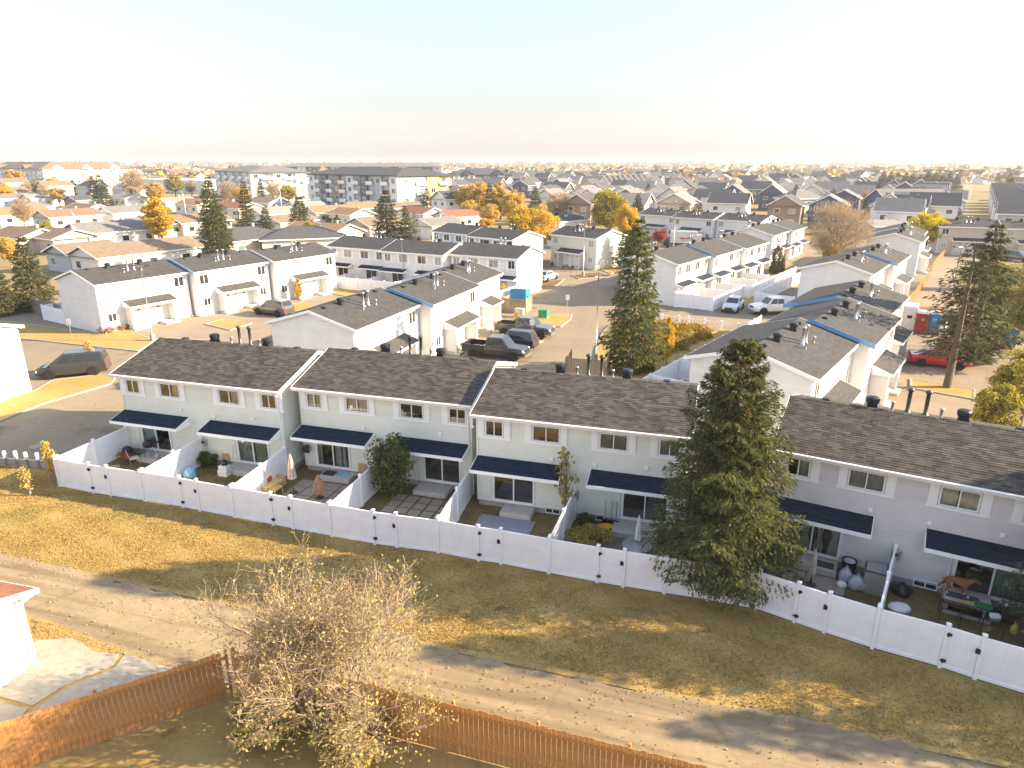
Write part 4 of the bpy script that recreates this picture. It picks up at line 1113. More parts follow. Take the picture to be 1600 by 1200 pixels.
DT['tall'] = deciduous_meshes(23, h=8, rx=1.7, z0=1.0, nclump=34, per=200, size=0.24, rcl=0.6)
DT['bare'] = deciduous_meshes(24, nclump=44, per=200, size=0.55, twig=1, rcl=0.85, z0=1.6)
DT['bare2'] = deciduous_meshes(25, nclump=34, per=190, size=0.55, twig=1, rx=2.4, rcl=0.85, z0=1.5)
DT['low'] = deciduous_meshes(26, h=2.4, rx=1.7, z0=0.1, nclump=26, per=150, size=0.17, rcl=0.5)
DT['shrub'] = deciduous_meshes(33, h=3.6, rx=1.15, z0=0.15, nclump=44, per=85, size=0.13, rcl=0.42)
DT['big'] = deciduous_meshes(27, h=8, rx=4.0, z0=1.6, nclump=80, per=230, size=0.20, rcl=0.8)
DT['airy'] = deciduous_meshes(28, h=8, rx=3.9, z0=1.2, nclump=80, per=150, size=0.42, twig=1, rcl=0.95)
DT['sapling'] = deciduous_meshes(29, h=3.0, rx=0.55, z0=0.7, nclump=12, per=26, size=0.16, rcl=0.28)
DT['small_round'] = deciduous_meshes(30, h=4.0, rx=1.5, z0=1.0, nclump=22, per=130, size=0.20, rcl=0.5)
def tree(label, x, y, h, kind, m, wid=1.0, group=None, name='deciduous_tree', bark='bark_grey', cat='tree'):
    s = DT[kind]; k = h / s['h']
    t = thing(name, label, cat, (x, y, 0), rng.uniform(0, 6.28), group)
    sc = (k * wid, k * wid, k)
    place('trunk', s['trunk'], M[bark], t, scale=sc); place('crown', s['crown'], M[m], t, scale=sc)
    return t

# near trees
spruce('tall dense spruce standing over the fence between the sage and lilac townhouses', 8.4, 23.95, 10.75, 'hero', 1.04, 'needles', rz=2.2, cones=True)
spruce('spruce whose branch tips reach in at the right edge by the dog', 19.75, 19.6, 9.6, 'hero', 0.95, 'needles_blue', rz=0.7)
spruce('spruce standing beyond the lane to the right of the lilac townhouse', 27.5, 22.3, 10.5, 'a', 1.0, 'needles')
spruce('spruce at the lower right beyond the view, shading the lane', 25.0, 16.2, 8.5, 'a', 1.1, 'needles')
spruce('spruce nearest the camera at the right of the lane', 24.0, 12.2, 9.0, 'c', 1.0, 'needles')
spruce('narrow dark spruce beside the lamp post in the middle parking court', 9.9, 54.0, 12.8, 'a', 0.78, 'needles', rz=1.0)
spruce('spruce with browning branches right of the red car', *G(1512, 572), 12.3, 'b', 1.15, 'needles_far')
spruce('thin half-dead spruce rising behind the portable toilets', 33.3, 49.6, 11.4, 'thin', 1.1, 'needles_dead')

# the bare bush by the lane
def bare_bush(label, x, y, h, spread, seed):
    rr = random.Random(seed); tw = MB(); tips = []
    t = thing('bare_bush', label, 'bush', (x, y, 0))
    stem = MB()
    def grow_(p, d, l, r, lev):
        n = 3; pts = [p]; cur = p; dd = d.copy()
        for i in range(n):
            dd = (dd + Vector((rr.gauss(0, .16), rr.gauss(0, .16), rr.gauss(0.03, .10)))).normalized(); cur = cur + dd * l / n; pts.append(cur)
        rads = [r * (1 - 0.18 * i) for i in range(n + 1)]
        (stem if lev < 2 else tw).tube(pts, [max(.0042, q_) for q_ in rads], 6 if lev < 2 else 3, False)
        if lev >= 3: tips.append((pts[-1], dd)); tips.append((pts[2], dd))
        if lev == 4: return
        k = (4, 5, 6, 5)[lev]
        for j in range(k):
            b = pts[rr.choice([1, 2, 3, 3])] if lev else pts[rr.choice([2, 3, 3])]
            ax = Vector((rr.gauss(0, 1), rr.gauss(0, 1), rr.gauss(0.25, 0.6))).normalized()
            nd = (dd * 0.75 + ax * (0.72 if lev < 3 else 0.95)).normalized()
            if nd.z < -0.25: nd.z *= -0.4
            grow_(b, nd, l * rr.uniform(0.55, 0.8), r * 0.52, lev + 1)
    for i in range(11):
        w = 2 * math.pi * i / 11 + rr.uniform(-.2, .2); tilt = rr.uniform(0.12, 0.62)
        d = Vector((math.cos(w) * tilt * spread, math.sin(w) * tilt * spread, 1)).normalized()
        grow_(Vector((math.cos(w) * 0.35, math.sin(w) * 0.35, -0.05)), d, h * rr.uniform(0.38, 0.50), 0.055, 0)
    stem.obj('stem', M['bark_grey'], t, smooth=True); o = tw.obj('twigs', M['twig'], t)
    rs = np.random.RandomState(seed); sel = [tp for tp in tips if rr.random() < 0.30]
    P = np.array([list(p) for p, _ in sel]); P = np.vstack([P, P + rs.normal(0, 0.08, P.shape)])
    low = P[P[:, 2] < h * 0.55]
    if len(low): P = np.vstack([P] + [low + rs.normal(0, 0.16, low.shape) for _ in range(3)])
    D = rs.normal(0, 1, P.shape); D /= np.linalg.norm(D, axis=1)[:, None]
    v, f = diamonds(P, D, 0.085 * rs.uniform(0.6, 1.4, len(P)), rs, 0.7)
    place('leaves', np_mesh('leaves', v, f, 4), M['leaf_bush'], t)
    return t
bare_bush('large nearly bare twiggy bush at the bottom left of centre, beside the lane', -5.5, 16.3, 4.7, 0.95, 5)

tree('leafy undergrowth beneath the bare bush, left part', -7.4, 16.2, 1.3, 'low', 'leaf_bush', 1.2, name='shrub', cat='shrub')
tree('leafy undergrowth beneath the bare bush, right part', -4.6, 15.6, 1.4, 'low', 'leaf_bush', 1.2, name='shrub', cat='shrub')
# yellow saplings, shrubs and hedge
tree('small golden sapling against the left corner of the white fence', -24.7, 33.3, 2.6, 'sapling', 'leaf_gold', 0.8, name='sapling')
tree('low orange-leaved sapling in front of the white fence corner', -25.0, 31.9, 1.7, 'sapling', 'leaf_orange', 1.2, name='sapling')
tree('young golden tree beside the grey van', -34.3, 53.4, 3.0, 'sapling', 'leaf_orange', 0.9, name='sapling')
tree('slim bright yellow young tree below the shrub bank', *G(1041, 570), 4.2, 'tall', 'leaf_gold', 0.62, name='sapling')
tree('spindly young tree in the shade below the shrub bank', *G(1076, 550), 2.6, 'sapling', 'leaf_mixed', 0.8, name='sapling')
tree('small golden sapling between the parked pickups', *G(807, 520), 2.4, 'sapling', 'leaf_orange', 1.0, name='sapling')
tree('leafy green shrub nearly as tall as the awning in the second townhouse yard', -6.15, 31.7, 3.75, 'shrub', 'leaf_green', 0.95, name='shrub', cat='shrub', bark='bark')
tree('thin sapling with few leaves against the sage wall beside the grey pad', 2.55, 29.1, 4.0, 'sapling', 'leaf_olive', 0.75, name='sapling')
tree('tiny dark shrub in the corner of the blue bag yard', -17.35, 35.55, 0.9, 'low', 'leaf_green', 1.0, name='shrub', cat='shrub')
tree('tiny dark plant at the foot of the fence by the yellow tub', 3.5, 28.6, 0.8, 'low', 'leaf_green', 0.8, name='shrub', cat='shrub')
tree('weedy patch of tall yellowing plants left of the yellow tub', 3.45, 27.2, 0.75, 'low', 'leaf_olive', 2.0, name='shrub', cat='shrub')
tree('small plant beside the barbecue in the leftmost yard', -22.3, 36.4, 0.7, 'low', 'leaf_olive', 1.1, name='shrub', cat='shrub')
k = 0
rs_ = np.random.RandomState(4)
hp = ccw(px((962, 512), (1010, 506), (1100, 517), (1112, 528), (1066, 548), (1012, 562), (975, 552)))
def inside(p, poly):
    c = False; n = len(poly)
    for i in range(n):
        a, b = poly[i], poly[(i + 1) % n]
        if (a[1] > p[1]) != (b[1] > p[1]) and p[0] < (b[0] - a[0]) * (p[1] - a[1]) / (b[1] - a[1]) + a[0]: c = not c
    return c
xs = [q[0] for q in hp]; ys = [q[1] for q in hp]
LP, LS = [], []
for _ in range(900):
    p = (rs_.uniform(min(xs), max(xs)), rs_.uniform(min(ys), max(ys)))
    if not inside(p, hp): continue
    n_ = 26; r_ = rs_.uniform(0.35, 0.6)
    q = rs_.normal(0, 1, (n_, 3)); q /= np.linalg.norm(q, axis=1)[:, None]; q *= r_ * rs_.uniform(0.4, 1, (n_, 1)); q[:, 2] = np.abs(q[:, 2]) * 1.3 + 0.1
    LP.append(q + np.array([p[0], p[1], 0.05]))
LP = np.vstack(LP); D_ = rs_.normal(0, 1, LP.shape); D_ /= np.linalg.norm(D_, axis=1)[:, None]
v_, f_ = diamonds(LP, D_, 0.24 * rs_.uniform(0.6, 1.4, len(LP)), rs_, 0.75)
o = place('shrub_bank', np_mesh('shrub_bank', v_, f_, 4), M['leaf_hedge']); o['kind'] = 'stuff'; tag(o, 'bank of low autumn-coloured shrubs between the dark spruce and the road', 'shrubs')

# grass blades: near lawn and the yards
def blades(name, label, poly, dens, m, hgt, seed):
    rs = np.random.RandomState(seed); p = np.array(poly); lo, hi = p.min(0), p.max(0)
    n = int((hi[0] - lo[0]) * (hi[1] - lo[1]) * dens)
    q = rs.uniform(lo, hi, (n, 2))
    ins = np.zeros(n, bool)
    for i in range(len(poly)):
        a, b = p[i], p[(i + 1) % len(poly)]
        if a[1] == b[1]: continue
        c = ((a[1] > q[:, 1]) != (b[1] > q[:, 1])) & (q[:, 0] < (b[0] - a[0]) * (q[:, 1] - a[1]) / (b[1] - a[1]) + a[0]); ins ^= c
    q = q[ins]; n = len(q)
    pat = np.sin(q[:, 0] * 1.7 + 2 * np.sin(q[:, 1] * 0.9)) * np.sin(q[:, 1] * 2.3 + q[:, 0] * 0.6)
    q = q[rs.uniform(-1.2, 0.9, n) < pat + 0.35]; n = len(q)
    ang = rs.uniform(0, 6.28, n); h = hgt * rs.uniform(0.5, 1.5, n); w = 0.015 * rs.uniform(0.6, 1.6, n); lean = rs.normal(0, 0.5, (n, 2)) * h[:, None]
    V = np.empty((n, 3, 3)); dx, dy = np.cos(ang) * w, np.sin(ang) * w
    V[:, 0, 0] = q[:, 0] - dx; V[:, 0, 1] = q[:, 1] - dy; V[:, 0, 2] = 0
    V[:, 1, 0] = q[:, 0] + dx; V[:, 1, 1] = q[:, 1] + dy; V[:, 1, 2] = 0
    V[:, 2, 0] = q[:, 0] + lean[:, 0]; V[:, 2, 1] = q[:, 1] + lean[:, 1]; V[:, 2, 2] = h
    o = place(name, np_mesh(name, V.reshape(-1, 3), np.arange(n * 3).reshape(-1, 3), 3), M[m], None, (0, 0, 0.008)); o['kind'] = 'stuff'; tag(o, label, 'grass')
blades('grass', 'short dry golden grass along the white fence and lane', [(-36, 37.7), (-25.4, 34.5), (-24.5, 33.3)] + [(p[0] - 0.03, p[1] - 0.1) for p in fence_pts] + [(28, 11), row(50, -0.25), row(-18, -0.25)], 800, 'blades_dry', 0.045, 1)
blades('grass', 'dry grass strip between the lane and the concrete pad', [row(5.0, 3.0), row(6.2, 2.85), row(10.2, 3.3), row(10.0, 3.5), row(8.5, 3.4), row(6.7, 3.7), row(6.3, 6), row(5.0, 6)], 420, 'blades_dry', 0.07, 2)
blades('grass', 'patchy green grass in the yard with the blue bag', [(-18.4, 31.4), (-13.7, 29.8), (-12.6, 33.9), (-16.8, 35.5)], 260, 'blades_green', 0.07, 3)
blades('grass', 'grass round the green shrub and stone slabs', [(-8.1, 28.2), (-3.5, 26.7), (-2.4, 31.8), (-6.4, 33.2)], 260, 'blades_green', 0.06, 4)
blades('grass', 'worn grass round the grey pad', [(-3.0, 26.6), (1.4, 25.1), (2.9, 29.4), (-1.6, 30.8)], 220, 'blades_dry', 0.05, 5)
blades('grass', 'patch of grass beside the plastic bags and beige bin', [(11.6, 21.3), (12.8, 20.6), (15.5, 23.8), (14.0, 24.8)], 260, 'blades_green', 0.06, 6)

# ------------------------------------------------------------------ vehicles
CAR = {
 'sedan': dict(L=4.6, W=0.89, body=[(-2.3, .42, .74, .74), (-2.2, .30, .96, .84), (-1.5, .24, 1.0, .89), (0, .22, .97, .89), (1.1, .22, .93, .89), (1.8, .25, .84, .86), (2.18, .30, .72, .78), (2.3, .40, .58, .62)], cab=(-1.9, -1.05, .15, 1.05, .96, 1.43, .80, .60), wheels=(-1.42, 1.38), r=.33),
 'hatch': dict(L=4.3, W=0.89, body=[(-2.15, .42, .80, .76), (-2.05, .30, 1.0, .85), (-1.4, .24, 1.04, .89), (0, .22, 1.0, .89), (1.0, .22, .97, .89), (1.7, .25, .86, .86), (2.05, .30, .74, .78), (2.15, .40, .6, .62)], cab=(-2.0, -1.55, .1, 1.0, 1.0, 1.52, .81, .62), wheels=(-1.32, 1.28), r=.33),
 'suv': dict(L=4.75, W=0.95, body=[(-2.37, .48, .9, .8), (-2.3, .36, 1.08, .9), (-1.5, .30, 1.12, .95), (0, .28, 1.10, .95), (1.15, .28, 1.08, .95), (1.9, .30, 1.0, .92), (2.27, .36, .86, .84), (2.37, .46, .7, .7)], cab=(-2.25, -1.95, .25, 1.05, 1.08, 1.74, .88, .68), wheels=(-1.42, 1.42), r=.38),
 'van': dict(L=5.1, W=0.98, body=[(-2.55, .44, .9, .84), (-2.5, .32, 1.08, .94), (-1.5, .26, 1.12, .98), (0, .24, 1.10, .98), (1.2, .24, 1.06, .97), (2.0, .27, .92, .92), (2.4, .34, .76, .82), (2.55, .44, .6, .66)], cab=(-2.5, -2.3, .45, 1.6, 1.08, 1.92, .93, .76), wheels=(-1.55, 1.5), r=.37),
 'pickup': dict(L=5.8, W=0.99, body=[(-0.75, .42, 1.2, .98), (0, .40, 1.2, .99), (1.0, .40, 1.2, .99), (1.35, .40, 1.18, .98), (2.3, .40, 1.12, .97), (2.72, .42, 1.04, .93), (2.9, .5, .85, .82)], cab=(-0.72, -0.55, .85, 1.5, 1.16, 1.90, .93, .74), wheels=(-1.85, 1.85), r=.41),
}
def vehicle(name, label, x, y, heading, kind, paint, rim='rim', cat='car', stance=0.0, roof_rack=False):
    k = CAR[kind]; t = thing(name, label, cat, (x, y, 0.002), R(heading)); pm = M[paint]
    mb = MB(); rings = []
    for (sx, zl, zt, w) in k['body']:
        hlf = [(w * .86, zl), (w * .98, zl + .10), (w, zl + (zt - zl) * .55), (w * .965, zt - .07), (w * .86, zt)]
        rings.append([(sx, -p[0], p[1]) for p in hlf] + [(sx, p[0], p[1]) for p in hlf[::-1]])
    n = len(rings[0]); b0 = len(mb.v)
    for r_ in rings: mb.v += r_
    for i in range(len(rings) - 1):
        for j in range(n):
            q = (j + 1) % n; mb.f.append((b0 + i * n + j, b0 + (i + 1) * n + j, b0 + (i + 1) * n + q, b0 + i * n + q))
    mb.f.append(tuple(b0 + j for j in range(n))); mb.f.append(tuple(b0 + (len(rings) - 1) * n + n - 1 - j for j in range(n)))
    body = mb.obj('body', pm, t, (0, 0, stance), smooth=False)
    xb0, xr, xf, xb1, zb, zr, wb, wt = k['cab']
    B = [(xb0, wb, zb - .05), (xb1, wb * .95, zb - .05)]; T = [(xr, wt, zr), (xf, wt, zr)]
    def side(sg): return [(xb0, sg * wb, zb - .05), (xb1, sg * wb * .96, zb - .05), (xf, sg * wt, zr - .02), (xr, sg * wt, zr - .02)]
    cb = MB(); l, r2 = side(1), side(-1)
    cb.poly(l[::-1]); cb.poly(r2)
    cb.quad(r2[1], l[1], l[2], r2[2]); cb.quad(l[0], r2[0], r2[3], l[3])
    cx = (xr + xf) / 2
    top = [(xr + .08, -wt * .9, zr + .03), (xf - .1, -wt * .9, zr + .03), (xf - .1, wt * .9, zr + .03), (xr + .08, wt * .9, zr + .03)]
    cb.poly(top); edge = [r2[3], r2[2], l[2], l[3]]
    for i in range(4): cb.quad(edge[i], edge[(i + 1) % 4], top[(i + 1) % 4], top[i])
    cab = cb.obj('cabin', pm, t, (0, 0, stance))
    def pane(nm, q, a0, a1, b0_, b1, off):
        q = [Vector(p) for p in q]
        def at(a, b): return q[0].lerp(q[1], a).lerp(q[3].lerp(q[2], a), b)
        nrm = (q[1] - q[0]).cross(q[3] - q[0]).normalized()
        c = sum(q, Vector()) / 4; 
        if nrm.dot(c - Vector((cx, 0, (zb + zr) / 2 - .1))) < 0: nrm = -nrm
        MB().quad(*[tuple(at(a, b) + nrm * off) for a, b in ((a0, b0_), (a1, b0_), (a1, b1), (a0, b1))]).obj(nm, M['car_glass'], cab)
    pane('windscreen', [r2[1], l[1], l[2], r2[2]], .05, .95, .14, .93, .012)
    pane('rear_window', [l[0], r2[0], r2[3], l[3]], .08, .92, .25, .90, .012)
    for sgn in (1, -1):
        q = side(sgn)
        sp = [(.05, .34), (.37, .64), (.67, .90)] if kind in ('suv', 'van') else [(.06, .46), (.50, .88)]
        for a, b in sp: pane('side_window', q, a, b, .20, .90, .012)
    R_ = k['r']
    wm = cached(('tyre', R_), lambda: MB().lathe([(R_ * .62, -.11), (R_ * .95, -.11), (R_, -.06), (R_, .06), (R_ * .95, .11), (R_ * .62, .11)], 20))
    rm = cached(('rim', R_), lambda: MB().lathe([(R_ * .15, -.085), (R_ * .62, -.10), (R_ * .64, .0), (R_ * .62, .10), (R_ * .15, .085)], 20))
    am = cached(('wheel_arch', R_), lambda: MB().lathe([(R_ * 1.16, -.02), (R_ * 1.16, .02)], 20))
    W = k['W']
    for wx in k['wheels']:
        for sg in (1, -1):
            place('wheel_arch', am, M['black_metal'], t, (wx, sg * (W - .012), R_ + .03), rot=(math.pi / 2, 0, 0))
            wheel = place('wheel', wm, M['tyre'], t, (wx, sg * (W - .055), R_), rot=(math.pi / 2, 0, 0))
            place('rim', rm, M[rim], wheel, (0, 0, 0))
    b_ = k['body']; xF = b_[-1][0]; xB = b_[0][0] if kind != 'pickup' else -2.9
    zl_ = (b_[-2][2] - .12)
    for sg in (1, -1):
        MB().cbox(-.12, .04, -.17, .17, -.08, .08, .03).obj('headlight', M['lamp_clear'], t, (xF - .12, sg * b_[-2][3] * .80, zl_ + stance))
        MB().cbox(-.05, .06, -.11, .11, -.14, .14, .03).obj('tail_light', M['lamp_red'], t, (xB + .045, sg * (b_[0][3] * .88 if kind != 'pickup' else .9), (b_[1][2] - .16) + stance))
        MB().cbox(-.10, .08, -.08, .08, 0, .14, .03).obj('mirror', pm, t, (xb1 - .35, sg * (wb + .1), zb - .02 + stance))
    MB().cbox(-.06, .05, -b_[-1][3] * .95, b_[-1][3] * .95, .34, .50, .02).obj('front_bumper', M['black_metal'] if kind != 'pickup' else M['rim'], t, (xF - .02, 0, stance))
    MB().cbox(-.03, .05, -.4, .4, -.09, .09, .01).obj('grille', M['black_metal'], t, (xF - .02, 0, zl_ - .04 + stance))
    if kind == 'pickup':
        bed = MB(); bed.box(-2.9, -0.76, -.99, -.90, .55, 1.22); bed.box(-2.9, -0.76, .90, .99, .55, 1.22); bed.box(-2.9, -2.82, -.90, .90, .55, 1.20); bed.box(-0.84, -0.76, -.90, .90, .55, 1.22); bed.box(-2.82, -0.84, -.90, .90, .56, .72)
        bed.obj('bed', pm, t, (0, 0, stance))
        MB().cbox(-.08, .06, -.95, .95, .45, .62, .02).obj('rear_bumper', M['rim'], t, (-2.92, 0, stance))
        MB().box(-2.6, 2.2, -.6, .6, .35, .6).obj('chassis', M['black_metal'], t, (0, 0, stance))
    else:
        MB().cbox(-.05, .05, -b_[0][3], b_[0][3], .36, .56, .02).obj('rear_bumper', pm, t, (b_[0][0], 0, stance))
    if roof_rack:
        for sg in (1, -1): MB().tube([(xr + .2, sg * wt * .85, zr + .07), (xf - .2, sg * wt * .85, zr + .07)], .02, 6).obj('roof_rail', M['black_metal'], cab)
    return t
def hd(a, b): return math.degrees(math.atan2(b[1] - a[1], b[0] - a[0]))
vehicle('minivan', 'grey minivan parked by the grass near the left edge', -35.6, 53.1, 199, 'van', 'paint_grey', cat='van')
vehicle('pickup_truck', 'charcoal pickup truck nearest in the parking court, facing right', -1.4, 58.35, -20, 'pickup', 'paint_charcoal', 'rim_black', 'pickup')
vehicle('suv', 'black SUV parked between the two pickup trucks', 0.0, 61.4, 160, 'suv', 'paint_black', cat='SUV', roof_rack=True)
vehicle('pickup_truck', 'taupe pickup truck farthest in the parking court', 1.3, 66.2, -20, 'pickup', 'paint_taupe', 'rim_black', 'pickup')
vehicle('suv', 'taupe SUV parked in front of the left white blocks', -27.0, 76.0, 155, 'suv', 'paint_taupe', 'rim_black', 'SUV')
vehicle('hatchback', 'silver hatchback facing the road beside the white pickup', 25.7, 78.3, 240, 'hatch', 'paint_silver', cat='car')
vehicle('pickup_truck', 'white pickup truck parked beside the silver hatchback', 30.0, 76.6, 187, 'pickup', 'paint_white', 'rim_black', 'pickup')
vehicle('sedan', 'red car parked under the spruce on the right-hand drive', 36.2, 55.6, -22, 'sedan', 'paint_red', 'rim', 'car')
vehicle('sedan', 'small dark car half hidden behind the sunlit gable', 5.1, 99.4, 60, 'sedan', 'paint_silver', cat='car')
vehicle('suv', 'dark SUV parked left of the white truck on the far road', *G(1052, 383), 10, 'suv', 'paint_black', cat='SUV')
vehicle('sedan', 'dark sedan parked left of the red tree on the far road', *G(985, 385), 20, 'sedan', 'paint_charcoal', cat='car')
vehicle('sedan', 'dark car parked right of the white truck on the far road', *G(1108, 382), -30, 'sedan', 'paint_black', cat='car')
vehicle('suv', 'dark SUV at the right edge below the beige block', *G(1590, 408), -60, 'suv', 'paint_taupe', cat='SUV')
vehicle('hatchback', 'white car roof showing just behind the ridge of the nearest row', -0.2, 44.6, -60, 'hatch', 'paint_white', cat='car')
# white cube truck
t = thing('box_truck', 'white box truck with red lettering on the far road behind the red tree', 'truck', (*G(1070, 386), 0), R(-12))
MB().cbox(-3.0, 2.2, -1.2, 1.2, 0.9, 3.2, .04).obj('cargo_box', M['paint_white'], t)
MB().prism([(2.25, .6), (4.2, .6), (4.2, 1.4), (3.7, 1.6), (3.2, 2.5), (2.25, 2.5)], -1.05, 1.05, 'y').obj('cabin', M['paint_white'], t)
MB().quad((3.27, -.9, 2.42), (3.27, .9, 2.42), (3.72, .9, 1.63), (3.72, -.9, 1.63)).obj('windscreen', M['car_glass'], t, (.03, 0, .02))
for wx in (-2, 3.1):
    for sg in (1, -1):
        w_ = place('wheel', cached(('tyre', .41), lambda: MB().lathe([(.25, -.11), (.41, -.08), (.41, .08), (.25, .11)], 16)), M['tyre'], t, (wx, sg * 1.0, .41), rot=(math.pi / 2, 0, 0))
MB().box(-1.2, -.1, -1.215, -1.2, 1.75, 2.0).box(.05, .6, -1.215, -1.2, 1.75, 2.0).box(-.9, .3, -1.215, -1.2, 1.45, 1.6).obj('lettering', M['red_plastic'], t)

# fallen leaves on the lawn and along the fence
rl = np.random.RandomState(66); n_ = 5200
q = np.array([row(a, b) for a, b in zip(rl.uniform(-10, 46, n_), np.where(rl.rand(n_) < .5, rl.normal(2.0, 2.6, n_), rl.uniform(-5.5, 3.4, n_)))])
fy = np.interp(q[:, 0], [p[0] for p in fence_pts], [p[1] for p in fence_pts]); q = q[q[:, 1] < fy - 0.15]; n_ = len(q)
P_ = np.column_stack([q, rl.uniform(0.03, 0.06, n_)]); D_ = rl.normal(0, 1, (n_, 3)); D_[:, 2] *= .15; D_ /= np.linalg.norm(D_, axis=1)[:, None]
v_, f_ = diamonds(P_, D_, 0.075 * rl.uniform(.6, 1.3, n_), rl, .7)
o = place('fallen_leaves', np_mesh('fallen_leaves', v_, f_, 4), M['leaf_bush']); o['kind'] = 'stuff'; tag(o, 'fallen leaves scattered over the lawn and lane', 'leaves')
n_ = 2600; a_ = rl.uniform(-10, 46, n_); b_ = np.where(rl.rand(n_) < .5, rl.normal(0.0, .22, n_), rl.normal(3.4, .22, n_)); q = np.array([row(x, y) for x, y in zip(a_, b_)])
V = []; F = []
for i, (x, y) in enumerate(q):
    r_ = rl.uniform(.012, .04); k = len(V)
    V += [(x - r_, y - r_ * .7, .01), (x + r_, y - r_ * .8, .01), (x + r_ * .8, y + r_, .01), (x - r_ * .9, y + r_ * .8, .01), (x + r_ * .1, y, .012 + r_ * 1.1)]
    F += [(k, k + 1, k + 4), (k + 1, k + 2, k + 4), (k + 2, k + 3, k + 4), (k + 3, k, k + 4)]
o = place('gravel', np_mesh('gravel', np.array(V), np.array(F), 3), M['gravel_grey']); o['kind'] = 'stuff'; tag(o, 'loose gravel along the edges of the lane', 'gravel')

# ------------------------------------------------------------------ foreground left: garage corner, pad, bollards
ga = R(-16.6)
t = thing('garage', 'white garage corner with rust-coloured roof at the bottom left', 'garage', (-16.5, 19.35, 0), ga + R(2))
MB().box(-7.0, 0.0, -6.5, 0.0, 0, 2.75).obj('wall', M['stucco_white'], t)
gr = courses(-7.4, 0.45, 0.45, 2.86, -3.25, 4.1, 0.16, 0.09).obj('roof', M['roof_red'], t)
courses(-7.4, 0.45, -6.95, 2.86, -3.25, 4.1, 0.16, 0.09).obj('roof_slope', M['roof_red'], gr)
f_ = MB(); f_.box(-7.4, 0.48, 0.455, 0.49, 2.68, 2.86); f_.prism([(0.45, 2.68), (-3.25, 3.92), (-3.25, 4.12), (0.45, 2.885)], 0.455, 0.49, 'x'); f_.prism([(-6.95, 2.68), (-3.25, 3.92), (-3.25, 4.12), (-6.95, 2.885)], 0.455, 0.49, 'x'); f_.box(-7.4, .45, 0.0, .45, 2.70, 2.72)
f_.obj('fascia', M['trim_white'], gr)
MB().prism([(0, 2.75), (-6.5, 2.75), (-3.25, 3.95)], -0.02, 0.0, 'x').obj('gable', M['stucco_white'], t)
d_ = MB().box(-5.2, -0.8, 0.0, 0.03, 0.02, 2.25)
for z in (0.56, 1.12, 1.68): d_.box(-5.2, -0.8, 0.028, 0.036, z, z + 0.02)
d_.obj('overhead_door', M['trim_white'], t)
MB().cbox(-0.06, 0.12, -0.06, 0.12, 0.0, 2.7, 0.01).obj('corner_board', M['trim_white'], t, (0, 0, 0))
MB().tube([(0.10, 0.40, 2.7), (0.10, 0.2, 2.5), (0.06, 0.08, 2.4), (0.06, 0.08, 0.2)], 0.045, 6).obj('downspout', M['trim_white'], t, smooth=True)
# broken concrete slabs in front of it
def slab(label, pts, rz=0):
    c = Vector((sum(p[0] for p in pts) / len(pts), sum(p[1] for p in pts) / len(pts)))
    o = MB().prism([(p[0] - c.x, p[1] - c.y) for p in ccw(pts)], -0.05, 0.045, 'z').obj('concrete_slab', M['concrete'], None, (c.x, c.y, 0.0)); o['kind'] = 'structure'
slab('', [row(6.7, 3.75), row(7.8, 3.3), row(8.5, 3.45), row(9.2, 3.65), row(10.1, 3.5), row(10.35, 4.0), row(9.6, 5.2), row(9.4, 6.2), row(6.3, 6.2)])
slab('', [row(10.3, 3.4), row(12.6, 3.55), row(13.6, 3.7), row(13.75, 4.6), row(11.5, 6.6), row(9.6, 6.6), row(9.75, 5.3), row(10.5, 4.1)])
slab('', [row(9.5, 6.75), row(11.4, 6.75), row(9.4, 9.5), row(5.5, 9.5), row(6.2, 6.35), row(9.4, 6.35)])
for i, (u, v) in enumerate(((11, 729), (28, 729), (44, 731), (62, 732))):
    x, y = G(u, v)
    t = thing('bollard', ['first', 'second', 'third', 'fourth'][i] + ' white-topped bollard from the left at the road end', 'bollard', (x, y, 0), 0, 'white-topped bollards at the road end')
    MB().lathe([(.085, -.05), (.085, .55)], 12).obj('post', M['fence_grey_wood'], t); MB().lathe([(.10, .55), (.10, .92), (.07, .96)], 12).obj('sleeve', M['trim_white'], t)
t = thing('cable_rail', 'low rail linking the white-topped bollards', 'rail', (*G(5, 729), 0))
a_, b_ = G(-20, 727), G(75, 733)
MB().tube([(a_[0] - t.location.x, a_[1] - t.location.y, .5), (b_[0] - t.location.x, b_[1] - t.location.y, .5)], .025, 6).obj('cable', M['galvanised'], t)
x, y = G(-6, 690)
MB().lathe([(.42, 0), (.42, .012), (.36, .016)], 24).obj('manhole_cover', M['dark_metal'], None, (-28.9, 38.3, 0.004)).__setitem__('kind', 'structure')

